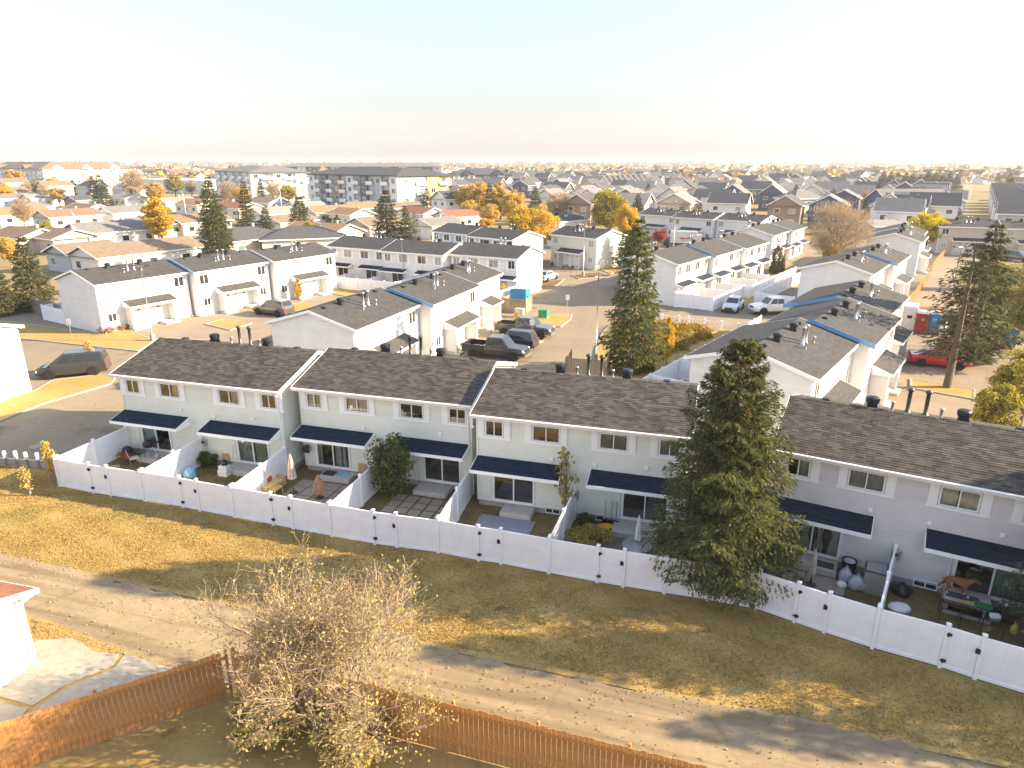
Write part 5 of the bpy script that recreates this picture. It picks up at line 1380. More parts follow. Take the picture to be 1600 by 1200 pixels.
# ------------------------------------------------------------------ yard contents
def yp(blk, s, out, z=0.0):
    p = blk_pt(blk[0], blk[1], s, out); return (p[0], p[1], z)
def barbecue(label, p, rz, group='black barbecues in the leftmost yard'):
    t = thing('barbecue', label, 'barbecue', p, rz, group)
    MB().lathe([(.05, .55), (.22, .60), (.28, .72), (.28, .78)], 14).obj('bowl', M['black_metal'], t, smooth=True)
    MB().lathe([(.285, .78), (.27, .88), (.18, .98), (.04, 1.02)], 14).obj('lid', M['black_metal'], t, smooth=True)
    for k in range(3):
        w = k * 2.1; MB().tube([(.14 * math.cos(w), .14 * math.sin(w), .62), (.30 * math.cos(w), .30 * math.sin(w), 0)], .014, 5).obj('leg', M['dark_metal'], t)
    MB().cbox(.30, .62, -.2, .2, .70, .73, .005).obj('side_shelf', M['black_metal'], t)
def chair(name, label, p, rz, m, m2='galvanised', lean=0.0, seat_h=.42):
    t = thing(name, label, 'chair', p, rz)
    MB().cbox(-.24, .24, -.22, .22, seat_h - .03, seat_h + .01, .01).obj('seat', M[m], t)
    b = MB(); b.cbox(-.24, .24, 0, .025, 0, .46, .01); b.obj('backrest', M[m], t, (0, .22, seat_h)).rotation_euler = (-0.22, 0, 0)
    for sx in (-1, 1):
        for sy in (-1, 1): MB().tube([(sx * .22, sy * .2, seat_h), (sx * .25, sy * .24, 0)], .013, 5).obj('leg', M[m2], t)
    return t
def closed_umbrella(label, p, h, m, r=.17, low=.75, base=True):
    t = thing('closed_umbrella', label, 'umbrella', p)
    MB().tube([(0, 0, 0), (0, 0, h)], .022, 8).obj('pole', M['dark_metal'], t)
    mb = MB(); n = 16
    prof = [(low, r * 1.05), (low + .1, r), (low + (h - low) * .55, r * .7), (h - .12, r * .28), (h, .02)]
    for i, (z, rr_) in enumerate(prof):
        for k in range(n):
            w = 2 * math.pi * k / n; q = rr_ * (1.0 if k % 2 else .66); mb.v.append((q * math.cos(w), q * math.sin(w), z + (0.05 if (k % 2 and i == 0) else 0)))
    for i in range(len(prof) - 1):
        for k in range(n):
            j = (k + 1) % n; mb.f.append((i * n + k, i * n + j, (i + 1) * n + j, (i + 1) * n + k))
    mb.obj('canopy', M[m], t)
    if base: MB().lathe([(.24, 0), (.24, .05), (.05, .09), (.04, .3)], 14).obj('base', M['dark_metal'], t)
    return t
def bag(label, p, r, h, m, seed, group=None, name='plastic_bag', cat='bag'):
    rr = random.Random(seed); mb = MB(); n = 14
    prof = [(r * .7, 0), (r * 1.0, h * .12), (r * 1.05, h * .35), (r * .85, h * .62), (r * .45, h * .82), (r * .12, h * .9), (r * .22, h)]
    ph = [rr.uniform(0, 6) for _ in range(4)]
    for i, (q, z) in enumerate(prof):
        for k in range(n):
            w = 2 * math.pi * k / n; kk = 1 + .10 * math.sin(3 * w + ph[0] + i) + .07 * math.sin(7 * w + ph[1] + 2 * i) + rr.uniform(-.06, .06)
            mb.v.append((q * kk * math.cos(w), q * kk * math.sin(w), z + rr.uniform(-.015, .015)))
    for i in range(len(prof) - 1):
        for k in range(n):
            j = (k + 1) % n; mb.f.append((i * n + k, i * n + j, (i + 1) * n + j, (i + 1) * n + k))
    mb.f.append(tuple(range(n - 1, -1, -1)))
    o = mb.obj(name, M[m], None, p, smooth=True); tag(o, label, cat, group); return o
def pavers(blk, s0, s1, o0, o1, n, m, seed, label, gap=.07, mt='paver'):
    th = R(blk[1]); base = yp(blk, s0, o0)
    t = thing('paving', label, 'paving', (base[0], base[1], 0.012), th); rr = random.Random(seed)
    w, d = (s1 - s0) / n, (o1 - o0) / m
    me = MB().cbox(0, w - gap, -(d - gap), 0, 0, .035, .008).mesh('slab')
    for i in range(n):
        for j in range(m): place('slab', me, M[mt], t, (i * w, -j * d, rr.uniform(-.006, .008)), rr.uniform(-.02, .02))
    return t
A_, B_, C_, D_b = BA, BB, BC, BD
# leftmost yard
barbecue('round black barbecue near the corner of the leftmost yard', yp(A_, .95, 1.25), .3)
barbecue('round black barbecue close to the teal-curtained door', yp(A_, 2.0, .75, .3), 1.2)
chair('folding_chair', 'white folding chair with a red towel beside the barbecues', yp(A_, 1.45, 1.35), 2.2, 'white_plastic')
MB().cbox(-.12, .12, -.02, .02, 0, .3, .01).obj('towel', M['red_plastic'], None, yp(A_, 1.33, 1.66, .5), .4)
tag(bpy.data.objects['towel'], 'red towel hung over the white folding chair', 'towel')
c_ = chair('garden_chair', 'grey-blue plastic chair leaning against the leftmost side fence', yp(A_, -.6, 2.2), R(100), 'blue_plastic', 'dark_metal')
o = MB().lathe([(.02, .0), (.45, .0), (.47, .02), (.45, .04), (.02, .04)], 24).obj('round_tabletop', M['wood_tan'], None, yp(A_, -1.0, 4.2, .52)); o.rotation_euler = (R(78), 0, R(65)); tag(o, 'round beige tabletop leaning inside the sunny fence corner', 'tabletop')
o = MB().prism([(0, 0), (.75, .1), (1.5, .45), (2.0, .95), (1.75, 1.25), (1.1, .85), (.4, .62), (-.1, .6)], 0, .06, 'z').obj('garden_path', M['concrete'], None, yp(A_, -.75, 3.3, .01), R(-5)); tag(o, 'short curved pale concrete path in the leftmost yard', 'path')
o = MB().lathe([(.10, 0), (.15, .04), (.15, .28), (.10, .36), (.05, .40), (.05, .46), (.08, .46), (.08, .48)], 14).obj('propane_tank', M['bin_beige'], None, yp(A_, 2.75, .95, .3), smooth=True); tag(o, 'cream propane tank on the step of the leftmost yard', 'tank')
# second yard
bag('blue and clear plastic bag against the fence of the second yard', yp(A_, 5.75, 1.9), .34, .72, 'blue_plastic', 3)
o = MB().cbox(-.22, .22, -.015, .015, 0, .78, .012).obj('board', M['wood_tan'], None, yp(A_, 6.65, .16)); o.rotation_euler = (R(-8), 0, ga); tag(o, 'tan board leaning on the wall in the second yard', 'board')
t = thing('storage_boxes', 'stack of white boxes beside the step of the second yard', 'boxes', yp(A_, 7.35, 1.1, 0), ga)
MB().cbox(-.3, .3, -.22, .22, 0, .34, .02).obj('box', M['white_plastic'], t); MB().cbox(-.26, .26, -.2, .2, .35, .62, .02).obj('box', M['white_plastic'], t, (.02, .01, 0), .1)
bag('black bag on top of the white boxes', yp(A_, 7.4, 1.05, .63), .2, .32, 'bag_black', 4)
o = MB().tube([(0, 0, 0), (.12, .12, 1.45)], .014, 6).box(-.16, .16, -.03, .03, -.02, .07).obj('broom', M['wood_tan'], None, yp(A_, 7.3, .35, .02), ga); tag(o, 'broom leaning on the wall beside the white boxes', 'broom')
# third yard
closed_umbrella('closed beige striped umbrella in the third yard', yp(B_, .95, 2.75), 2.25, 'canvas_striped', .23, .85)
t = closed_umbrella('small rust-coloured closed umbrella low behind the fence', yp(B_, 2.55, 2.85), 1.35, 'canvas_rust', .36, .35)
t = thing('wicker_sofa', 'yellow wicker sofa with cushions in the third yard', 'sofa', yp(B_, -.35, 2.75), R(70))
MB().cbox(-.7, .7, -.35, .35, .08, .36, .03).obj('seat', M['wicker'], t); MB().cbox(-.7, .7, .27, .38, .3, .78, .03).obj('backrest', M['wicker'], t)
for sx in (-1, 1): MB().cbox(sx * .7 - .07, sx * .7 + .07, -.35, .35, .08, .56, .03).obj('arm', M['wicker'], t)
MB().cbox(-.6, .0, -.32, .25, .36, .48, .04).obj('cushion', M['cushion'], t); MB().cbox(.02, .6, -.32, .25, .36, .48, .04).obj('cushion', M['cushion'], t); MB().cbox(-.2, .25, .12, .26, .46, .76, .04).obj('pillow', M['cushion_red'], t)
t = thing('wicker_table', 'low wicker table in front of the yellow sofa', 'table', yp(B_, .15, 3.15), R(70))
MB().cbox(-.35, .35, -.25, .25, .36, .42, .02).obj('top', M['wicker'], t)
for sx in (-1, 1):
    for sy in (-1, 1): MB().cbox(sx * .3 - .03, sx * .3 + .03, sy * .2 - .03, sy * .2 + .03, 0, .36, .005).obj('leg', M['wicker'], t)
pavers(B_, .5, 4.6, 1.2, 4.6, 5, 4, 1, 'square stone slabs set in the third yard')
o = MB().cbox(-.35, .35, -.28, .28, 0, .015, .004).obj('door_mat', M['mat_black'], None, yp(B_, 1.75, .5, .255), ga); tag(o, 'black door mat on the step of the third yard', 'mat')
o = MB().cbox(-.3, .3, -.22, .22, 0, .03, .01).obj('folded_tarp', M['blue_plastic'], None, yp(B_, 2.5, .4, .255), ga); tag(o, 'folded blue tarp on the step of the third yard', 'tarp')
t = thing('hose_reel', 'dark hose reel on the wall of the third yard', 'hose reel', yp(B_, .22, .1, 1.35), ga)
MB().cbox(-.12, .12, -.12, 0, -.2, .25, .02).obj('bracket', M['black_metal'], t); MB().lathe([(.05, -.07), (.2, -.06), (.2, .06), (.05, .07)], 14).obj('reel', M['black_metal'], t, (0, -.2, .05)).rotation_euler = (R(90), 0, 0)
chair('folding_chair', 'small wooden chair against the wall right of the third yard door', yp(B_, 3.55, .4), ga, 'wood_tan', 'wood_tan')
# fourth and fifth yards
pavers(B_, 6.2, 9.6, 1.3, 4.6, 5, 5, 2, 'grid of mossy stone slabs right of the green shrub', .10)
o = MB().cbox(0, 2.75, -1.9, 0, 0, .03, .01).obj('ground_pad', M['pad_blue'], None, yp(C_, .5, .75 + .2, .014), ga); tag(o, 'flat grey-blue pad in the yard left of the thin sapling', 'pad')
# sixth yard
t = thing('timber_deck', 'low weathered deck boards under the glass table', 'deck', yp(C_, 6.6, 1.4, .01), ga)
me = MB().cbox(0, 3.1, -.13, 0, 0, .05, .006).mesh('plank')
for i in range(20): place('plank', me, M['wood_deck'], t, (0, -i * .145, 0))
o = MB().lathe([(.16, 0), (.24, .03), (.28, .22), (.30, .23), (.27, .23), (.2, .06), (.02, .05)], 16).obj('tub', M['yellow_plastic'], None, yp(C_, 6.55, .75, .02), smooth=True); o.scale = (1.3, .9, 1); tag(o, 'yellow plastic tub left of the glass table', 'tub')
for i, (s_, m_) in enumerate(((6.45, 'wood_tan'), (6.75, 'red_plastic'), (6.98, 'black_metal'))):
    t = thing('shovel', ['wooden-handled', 'red-handled', 'black-handled'][i] + ' shovel leaning beside the door left of the spruce', 'shovel', yp(C_, s_, .3, 0), ga, 'shovels left of the spruce')
    MB().tube([(0, 0, .3), (0, .16, 1.25)], .016, 6).obj('handle', M[m_], t); MB().cbox(-.14, .14, -.03, .02, .0, .36, .02).obj('blade', M['black_metal'], t)
t = thing('glass_table', 'round glass patio table behind the fence near the spruce', 'table', yp(C_, 8.25, 2.9, .06))
MB().lathe([(.02, .70), (.60, .70), (.61, .705), (.60, .712), (.02, .712)], 28).obj('top', M['table_glass'], t); MB().lathe([(.60, .69), (.63, .69), (.63, .72), (.61, .72)], 28).obj('rim', M['galvanised'], t)
for k in range(4):
    w = k * math.pi / 2 + .4; MB().tube([(.5 * math.cos(w), .5 * math.sin(w), .69), (.42 * math.cos(w), .42 * math.sin(w), 0)], .018, 6).obj('leg', M['galvanised'], t)
closed_umbrella('closed white umbrella through the glass table', yp(C_, 8.25, 2.55, .06), 2.0, 'canvas_white', .16, .75)
bag('black bag on the deck in the shade of the spruce', yp(C_, 9.2, 1.1, .05), .26, .45, 'bag_black', 8)
# seventh yard
pavers(D_b, -1.2, 3.4, 1.1, 4.3, 3, 3, 3, 'large concrete slabs behind the fence right of the spruce', .04)
closed_umbrella('closed grey-beige umbrella in the first lilac yard', yp(D_b, 2.1, 1.95), 1.75, 'canvas_striped', .15, .55)
o = MB().cbox(-.42, .42, -.25, .25, 0, .015, .004).obj('door_mat', M['mat_green'], None, yp(D_b, 2.4, .55, .285), R(-29.6)); tag(o, 'dark green door mat on the step of the first lilac yard', 'mat')
t = thing('rubbish_bin', 'black rubbish bin with a bag inside by the lilac wall', 'bin', yp(D_b, 3.35, .42), R(-29.6))
MB().lathe([(.2, 0), (.24, .02), (.29, .7), (.31, .72), (.28, .72), (.24, .3)], 16).obj('body', M['black_metal'], t, smooth=True); MB().lathe([(.02, .78), (.12, .77), (.22, .72), (.27, .68)][::-1], 12).obj('liner', M['bag_clear'], t, smooth=True)
bag('clear bag of rubbish nearest the black bin', yp(D_b, 3.3, .95), .27, .72, 'bag_clear', 11)
bag('clear bag of rubbish farther from the lilac wall', yp(D_b, 3.75, 1.25), .34, .66, 'bag_clear', 12)
bag('small white bag at the foot of the clear rubbish bags', yp(D_b, 3.2, 1.4), .2, .28, 'white_plastic', 13)
bag('black covered barbecue left of the lilac step', yp(D_b, .55, .7), .42, 1.05, 'bag_black', 14, name='covered_barbecue', cat='barbecue')
t = thing('lidded_bin', 'beige bin with a slatted lid beside the end-on fence', 'bin', yp(D_b, 4.35, 1.05), R(-29.6))
MB().cbox(-.4, .4, -.38, .38, 0, .98, .03).obj('body', M['bin_beige'], t); MB().cbox(-.43, .43, -.41, .41, .98, 1.03, .02).obj('lid', M['dark_metal'], t)
for i in range(6): MB().cbox(-.36, .36, -.035, .035, 1.03, 1.05, .005).obj('slat', M['galvanised'], t, (0, -.3 + i * .12, 0))
# eighth yard with the dog
o = MB().lathe([(.04, .34), (.2, .30), (.36, .18), (.42, 0)][::-1], 16).obj('washtub', M['white_plastic'], None, yp(D_b, 5.3, 1.95, .02), smooth=True); o.scale = (1.1, .8, .7); tag(o, 'upturned white tub beside the end-on fence', 'tub')
bag('dark rubbish heap between the basement window and the fence', yp(D_b, 5.35, .75), .35, .5, 'bag_black', 15)
o = MB().cbox(-.55, .55, -.2, .2, 0, .02, .004).obj('door_mat', M['mat_pattern'], None, yp(D_b, 7.35, .72, .505), R(-29.6)); tag(o, 'patterned mat under the brown dog', 'mat')
o = MB().cbox(-.28, .28, -.2, .2, 0, .03, .015).obj('straw_cloth', M['cloth_straw'], None, yp(D_b, 7.5, 1.12, .505), R(-20)); tag(o, 'straw-coloured cloth on the landing below the dog', 'cloth')
o = MB().cbox(-.3, .3, -.22, .22, 0, .035, .015).obj('green_cloth', M['cloth_green'], None, yp(D_b, 8.02, 1.0, .506), R(-40)); tag(o, 'green cloth on the landing below the dog', 'cloth')
t = thing('cooking_pot', 'shiny steel pot right of the dog', 'pot', yp(D_b, 8.7, .75, .0)); MB().lathe([(.22, .35), (.22, .72), (.235, .73), (.21, .73), (.21, .38)], 18).obj('pot', M['steel'], t, smooth=True); MB().cbox(-.25, .25, -.25, .25, 0, .35, .02).obj('stand', M['black_metal'], t)
t = thing('metal_table', 'dark metal table frame in front of the landing with the dog', 'table', yp(D_b, 7.6, 1.75), R(-29.6))
for s_ in (MB().tube([(-1.0, -.35, .62), (1.0, -.35, .62), (1.0, .35, .62), (-1.0, .35, .62), (-1.0, -.35, .62)], .018, 5),): s_.obj('frame', M['black_metal'], t)
for sx in (-1, -.33, .33, 1):
    for sy in (-1, 1): MB().tube([(sx * 1.0, sy * .35, .62), (sx * 1.0, sy * .35, 0)], .014, 5).obj('leg', M['black_metal'], t)
MB().cbox(-.98, .98, -.33, .33, .60, .612, .003).obj('top', M['table_glass'], t)
o = MB().lathe([(.11, 0), (.14, .03), (.14, .26), (.08, .34), (.04, .38), (.05, .44)], 14).obj('jug', M['jug_yellow'], None, yp(D_b, 9.0, 1.5, .01), smooth=True); tag(o, 'yellow plastic jug at the right edge behind the fence', 'jug')
o = MB().cbox(-.16, .16, -.1, .1, 0, .12, .02).obj('white_carton', M['white_plastic'], None, yp(D_b, 8.3, 1.75, .62), R(-10)); tag(o, 'white carton on the metal table', 'carton')

def skinned(name, pts, edges, radii, m, parent=None, loc=(0, 0, 0), rz=0.0, root=0, sub=2):
    me = bpy.data.meshes.new(name); me.from_pydata(pts, edges, []); me.materials.append(None)
    o = place(name, me, m, parent, loc, rz)
    md = o.modifiers.new('skin', 'SKIN'); md.use_smooth_shade = True
    for i, r_ in enumerate(radii): me.skin_vertices[0].data[i].radius = (r_, r_) if isinstance(r_, (int, float)) else r_
    me.skin_vertices[0].data[root].use_root = True
    s = o.modifiers.new('subdivision', 'SUBSURF'); s.levels = sub; s.render_levels = sub
    return o
dog = thing('dog', 'brown dog with white paws standing in the sliding doorway at right', 'dog', yp(D_b, 7.15, .62, .525), R(-29.6))
dp = [(-.30, 0, .60), (-.08, 0, .60), (.16, 0, .60), (.36, 0, .66), (.47, 0, .74), (.57, 0, .74), (.70, 0, .67),
      (-.36, .10, .46), (-.48, .11, .30), (-.60, .11, .17), (-.62, .11, .03), (-.56, .11, .02),
      (-.34, -.10, .44), (-.28, -.11, .28), (-.38, -.11, .16), (-.36, -.11, .03), (-.29, -.11, .02),
      (.20, .10, .42), (.19, .10, .22), (.21, .10, .04), (.28, .10, .02), (.24, -.10, .42), (.30, -.10, .22), (.33, -.10, .04), (.40, -.10, .02), (-.42, 0, .60), (-.56, 0, .50)]
de = [(0, 1), (1, 2), (2, 3), (3, 4), (4, 5), (5, 6), (0, 7), (7, 8), (8, 9), (9, 10), (10, 11), (0, 12), (12, 13), (13, 14), (14, 15), (15, 16), (2, 17), (17, 18), (18, 19), (19, 20), (2, 21), (21, 22), (22, 23), (23, 24), (0, 25), (25, 26)]
dr = [.135, .125, .155, .105, .10, .09, .055, .10, .062, .036, .03, .034, .10, .062, .036, .03, .034, .07, .042, .034, .036, .07, .042, .034, .036, .045, .018]
skinned('body', dp, de, dr, M['dog_brown'], dog, root=1)
for sg in (-1, 1):
    e_ = MB(); e_.tube([(.46, sg * .08, .82), (.47, sg * .13, .80), (.49, sg * .14, .70)], [.02, .045, .015], 6); e_.obj('ear', M['dog_brown'], dog, smooth=True)
    MB().lathe([(.004, -.016), (.014, -.008), (.014, .008), (.004, .016)], 8, (.60, sg * .055, .775)).obj('eye', M['dog_black'], dog, smooth=True)
MB().lathe([(.01, -.06), (.055, -.04), (.06, .0), (.05, .04), (.01, .055)], 10, (.715, 0, .665)).obj('muzzle', M['dog_black'], dog, smooth=True)
for i in (11, 16, 20, 24):
    q = dp[i]; MB().lathe([(.01, -.03), (.045, -.02), (.05, .01), (.035, .05), (.01, .07)], 10, (q[0] - .03, q[1], q[2] + .01)).obj('paw', M['dog_white'], dog, smooth=True)

# ------------------------------------------------------------------ lamp posts, signs and street things
def lamp_post(label, x, y, h, rz=0, heads=2, m='galvanised'):
    t = thing('street_lamp', label, 'street lamp', (x, y, 0), rz, 'street lamps')
    MB().lathe([(.22, -.05), (.22, .7), (.18, .75)], 12).obj('base', M['concrete'], t)
    MB().tube([(0, 0, .7), (0, 0, h)], [.075, .05], 8).obj('pole', M[m], t, smooth=True)
    for k in ([-1, 1] if heads == 2 else [1]):
        MB().tube([(0, 0, h - .05), (k * .4, 0, h + .05)], .03, 6).obj('arm', M[m], t)
        MB().cbox(k * .65 - .3, k * .65 + .3, -.13, .13, h + .0, h + .12, .03).obj('lamp_head', M['dark_metal'], t)
lamp_post('tall twin-headed lamp post in front of the left white blocks', *G(239, 533), 7.2, R(10))
lamp_post('twin-headed lamp post beside the dark spruce in the parking court', *G(930, 566), 7.4, R(20))
lamp_post('tall lamp post in front of the middle fenced row', *G(631, 452), 7.2, R(10))
lamp_post('lamp post on the planting island by the cream block', *G(911, 432), 9.0, R(10))
lamp_post('lamp post beside the white box truck', *G(1052, 388), 9.0, R(20))
lamp_post('tall lamp post behind the portable toilets', 40.3, 62.0, 9.2, R(20))
def arch_lamp(label, u, v, h, k=1):
    x, y = G(u, v); t = thing('street_lamp', label, 'street lamp', (x, y, 0), R(rng.uniform(-20, 20)), 'street lamps')
    MB().tube([(0, 0, 0), (0, 0, h * .8), (k * .4, 0, h * .93), (k * 1.5, 0, h), (k * 2.4, 0, h * .995)], [.11, .08, .07, .06, .05], 7).obj('pole', M['galvanised'], t, smooth=True)
    MB().cbox(k * 2.7 - .4, k * 2.7 + .4, -.15, .15, h - .12, h + .08, .04).obj('lamp_head', M['galvanised'], t)
arch_lamp('curved street lamp left of the tall poplar spruces', 292, 345, 9, -1)
arch_lamp('curved street lamp in front of the pale apartment block', 441, 335, 9, -1)
arch_lamp('curved street lamp in front of the four-storey apartment block', 559, 315, 10, 1)
arch_lamp('curved street lamp behind the first bungalows at left', 123, 378, 7, -1)
def sign(label, x, y, h, m, shape='rect', rz=0.0):
    t = thing('street_sign', label, 'sign', (x, y, 0), rz)
    MB().tube([(0, 0, 0), (0, 0, h)], .03, 6).obj('post', M['galvanised'], t)
    b = MB()
    if shape == 'rect': b.cbox(-.22, .22, -.05, -.035, h - .55, h, .01)
    else: b.prism([(0, h - .75), (.4, h - .35), (0, h + .05), (-.4, h - .35)], -.05, -.035, 'y')
    b.obj('plate', M[m], t)
sign('white sign on a post at the grassy corner of the left block', *G(113, 533), 2.2, 'white_plastic')
sign('yellow diamond warning sign at the end of the parking court', *G(787, 476), 2.6, 'sign_yellow', 'diamond')
sign('thin white sign post on the court lawn', *G(886, 497), 2.6, 'white_plastic')
sign('thin sign post in front of the gable beyond the shrub bank', *G(1028, 486), 2.4, 'white_plastic')
sign('short sign post beside the taupe pickup', *G(831, 531), 2.0, 'white_plastic')
x, y = G(156, 562); t = thing('letter_post', 'short dark post standing in the road beside the grey van', 'post', (x, y, 0)); MB().lathe([(.09, 0), (.09, .55), (.12, .6), (.05, .7)], 10).obj('post', M['dark_metal'], t)
# dumpster, enclosure, boxes
def dumpster(label, x, y, rz, lid='black_metal'):
    t = thing('dumpster', label, 'dumpster', (x, y, 0.03), rz)
    MB().prism([(-.75, .12), (.75, .12), (.95, 1.25), (.95, 1.5), (-.95, 1.75), (-.95, .5)], -1.0, 1.0, 'x').obj('body', M['dumpster_blue'], t)
    for k in (-1, 1): MB().prism([(-.97, 1.76), (.97, 1.51), (.97, 1.55), (-.97, 1.80)], k * .5 - .48, k * .5 + .48, 'x').obj('lid', M[lid], t)
    for k in (-1, 1): MB().box(k * 1.06 - .06, k * 1.06 + .06, -.5, .5, .75, .95).obj('fork_pocket', M['dumpster_blue'], t)
    for i in range(4): MB().box(-.9 + i * .58, -.84 + i * .58, -.0, .04, .3, 1.2).obj('rib', M['dumpster_blue'], t, (0, -.9, 0))
dumpster('blue dumpster at the end of the parking court', 1.05, 83.0, R(-20), 'dumpster_blue')
dumpster('blue dumpster under the yellow trees at the right edge', *G(1561, 541), R(-18))
def enclosure(label, x, y, rz, w=2.8, d=2.2, h=1.6):
    t = thing('bin_enclosure', label, 'enclosure', (x, y, 0.03), rz); me = MB().cbox(0, .14, -.012, .012, 0, h, .004).mesh('board')
    for i in range(int(w / .155)): place('board', me, M['wood_enclosure'], t, (-w / 2 + i * .155, -d / 2, 0))
    for sx in (-1, 1):
        for i in range(int(d / .155)): place('board', me, M['wood_enclosure'], t, (sx * w / 2, -d / 2 + i * .155, 0), R(90))
    for sx in (-1, 1):
        for sy in (-1, 1): MB().box(sx * w / 2 - .06, sx * w / 2 + .06, sy * d / 2 - .06, sy * d / 2 + .06, 0, h + .08).obj('post', M['fence_grey_wood'], t)
enclosure('tan timber enclosure in front of the blue dumpster', 0.6, 78.0, R(-20))
enclosure('tan timber enclosure seen over the ridge beside the court lawn', *G(918, 583), R(-15), 3.2, 2.4, 1.5)
o = MB().cbox(-.5, .5, -.4, .4, 0, 1.0, .03).obj('utility_cabinet', M['bin_beige'], None, (*G(812, 496), .03), R(-20)); tag(o, 'pale utility cabinet in front of the tan enclosure', 'cabinet')
t = thing('transformer_box', 'green transformer box on the court lawn', 'transformer', (*G(849, 497), .08), R(-15)); MB().cbox(-.5, .5, -.42, .42, .08, .85, .04).obj('body', M['utility_green'], t); MB().cbox(-.58, .58, -.5, .5, 0, .08, .02).obj('plinth', M['concrete'], t); MB().cbox(-.52, .52, -.44, .44, .85, .9, .02).obj('lid', M['utility_green'], t)
t = thing('guard_rail', 'white posts with a low rail along the road by the shrub bank', 'rail', (*G(1034, 503), 0))
gp = [G(u, v) for u, v in ((1008, 500), (1034, 503), (1060, 506), (1075, 508), (1100, 511), (1126, 515), (1152, 519), (1178, 523))]
for p in gp: MB().cbox(-.10, .10, -.10, .10, 0, .95, .02).obj('post', M['trim_white'], t, (p[0] - t.location.x, p[1] - t.location.y, 0))
MB().tube([(p[0] - t.location.x, p[1] - t.location.y, .72) for p in gp], .035, 6).obj('rail', M['trim_white'], t)
def toilet(label, x, y, m, rz):
    t = thing('portable_toilet', label, 'toilet', (x, y, 0), rz, 'portable toilets')
    MB().cbox(-.55, .55, -.55, .55, .08, 2.05, .05).obj('cabin', M[m], t); MB().lathe([(.72, 2.05), (.70, 2.15), (.55, 2.28), (.2, 2.34)], 4).obj('roof', M['white_plastic'], t, rz=R(45))
    MB().cbox(-.36, .36, -.58, -.55, .2, 1.95, .02).obj('door', M[m], t); MB().box(-.18, .18, -.595, -.578, 1.4, 1.6).obj('plate', M['white_plastic'], t); MB().cbox(-.6, .6, -.6, .6, 0, .08, .02).obj('skid', M['dark_metal'], t)
toilet('red portable toilet beside the white storage container', *G(1437, 520), 'toilet_red', R(-30)); toilet('blue portable toilet right of the red one', *G(1456, 521), 'toilet_blue', R(-30))
t = thing('storage_container', 'white storage container at the end of the right-hand drive', 'container', (*G(1409, 512), 0), R(-30))
MB().cbox(-1.2, 1.2, -1.2, 1.2, .1, 2.5, .03).obj('body', M['paint_white'], t)
for k in (-1, 1): MB().cbox(k * .55 - .5, k * .55 + .5, -1.25, -1.2, .2, 2.4, .01).obj('door', M['paint_white'], t)
MB().box(.3, .75, -1.27, -1.252, 1.3, 1.6).obj('plate', M['black_metal'], t)
# orange site fencing
def mesh_fence(label, pts):
    t = thing('site_fence', label, 'fence', (*pts[0], 0)); bx, by = pts[0]
    for p in pts: MB().tube([(0, 0, 0), (0, 0, 1.35)], .03, 5).obj('stake', M['wood_tan'], t, (p[0] - bx, p[1] - by, 0))
    for a, b in zip(pts[:-1], pts[1:]):
        mb = MB(); d = math.hypot(b[0] - a[0], b[1] - a[1]); n = int(d / .16)
        for i in range(n + 1): mb.box(d * i / n - .02, d * i / n + .02, -.008, .008, .15, 1.2)
        for z in np.arange(.15, 1.22, .13): mb.box(0, d, -.010, .010, z - .022, z + .022)
        mb.obj('mesh_panel', M['mesh_orange'], t, (a[0] - bx, a[1] - by, 0), math.atan2(b[1] - a[1], b[0] - a[0]))
mesh_fence('orange mesh fence along the drive beyond the portable toilets', [G(1415, 484), G(1428, 468), G(1438, 454), G(1448, 441)])
mesh_fence('orange mesh fence behind the far white block', [G(1455, 425), G(1464, 412), G(1475, 400)])
mesh_fence('orange mesh fence crossing behind the toilets', [G(1430, 497), G(1455, 496), G(1478, 497)])
# flower pots and porch things
for i, (u, v) in enumerate(((165, 521), (172, 519), (190, 516), (200, 514))):
    tree(['first', 'second', 'third', 'fourth'][i] + ' purple flower clump from the left by the white corner', *G(u, v), .75, 'low', 'leaf_pink', 1.3, name='flower_clump', cat='flowers', group='purple flowers at the left block').children[1].material_slots[0].material = M['flower_purple']
tree('orange vine climbing the porch of the left trio', *blk_pt(LC, 58, 22.2, 3.3), 2.9, 'tall', 'leaf_orange', .9, name='climbing_vine', cat='vine')
for i, (u, v) in enumerate(((861, 418), (878, 424), (893, 424))):
    chair('porch_chair', ['left', 'middle', 'right'][i] + ' dark chair on the porch of the cream block', (*G(u, v), 0), R(-40), 'black_metal', 'black_metal')
for i, (u, v) in enumerate(((1375, 625), (1395, 590))):
    t = thing('air_conditioner', ['near', 'far'][i] + ' white air conditioner on the right-hand drive', 'air conditioner', (*G(u, v), 0), R(50)); MB().cbox(-.4, .4, -.4, .4, .05, .85, .05).obj('body', M['white_plastic'], t); MB().lathe([(.3, .85), (.3, .88), (.05, .9)], 14).obj('fan_grille', M['dark_metal'], t)

# ------------------------------------------------------------------ the town beyond
ONES = ['', 'first', 'second', 'third', 'fourth', 'fifth', 'sixth', 'seventh', 'eighth', 'ninth', 'tenth', 'eleventh', 'twelfth', 'thirteenth', 'fourteenth', 'fifteenth', 'sixteenth', 'seventeenth', 'eighteenth', 'nineteenth']
TENS = {20: 'twent', 30: 'thirt', 40: 'fort', 50: 'fift', 60: 'sixt', 70: 'sevent', 80: 'eight', 90: 'ninet'}
def ordinal(n):
    if n < 20: return ONES[n]
    t_, o_ = n // 10 * 10, n % 10
    return TENS[t_] + 'ieth' if o_ == 0 else TENS[t_] + 'y-' + ONES[o_]

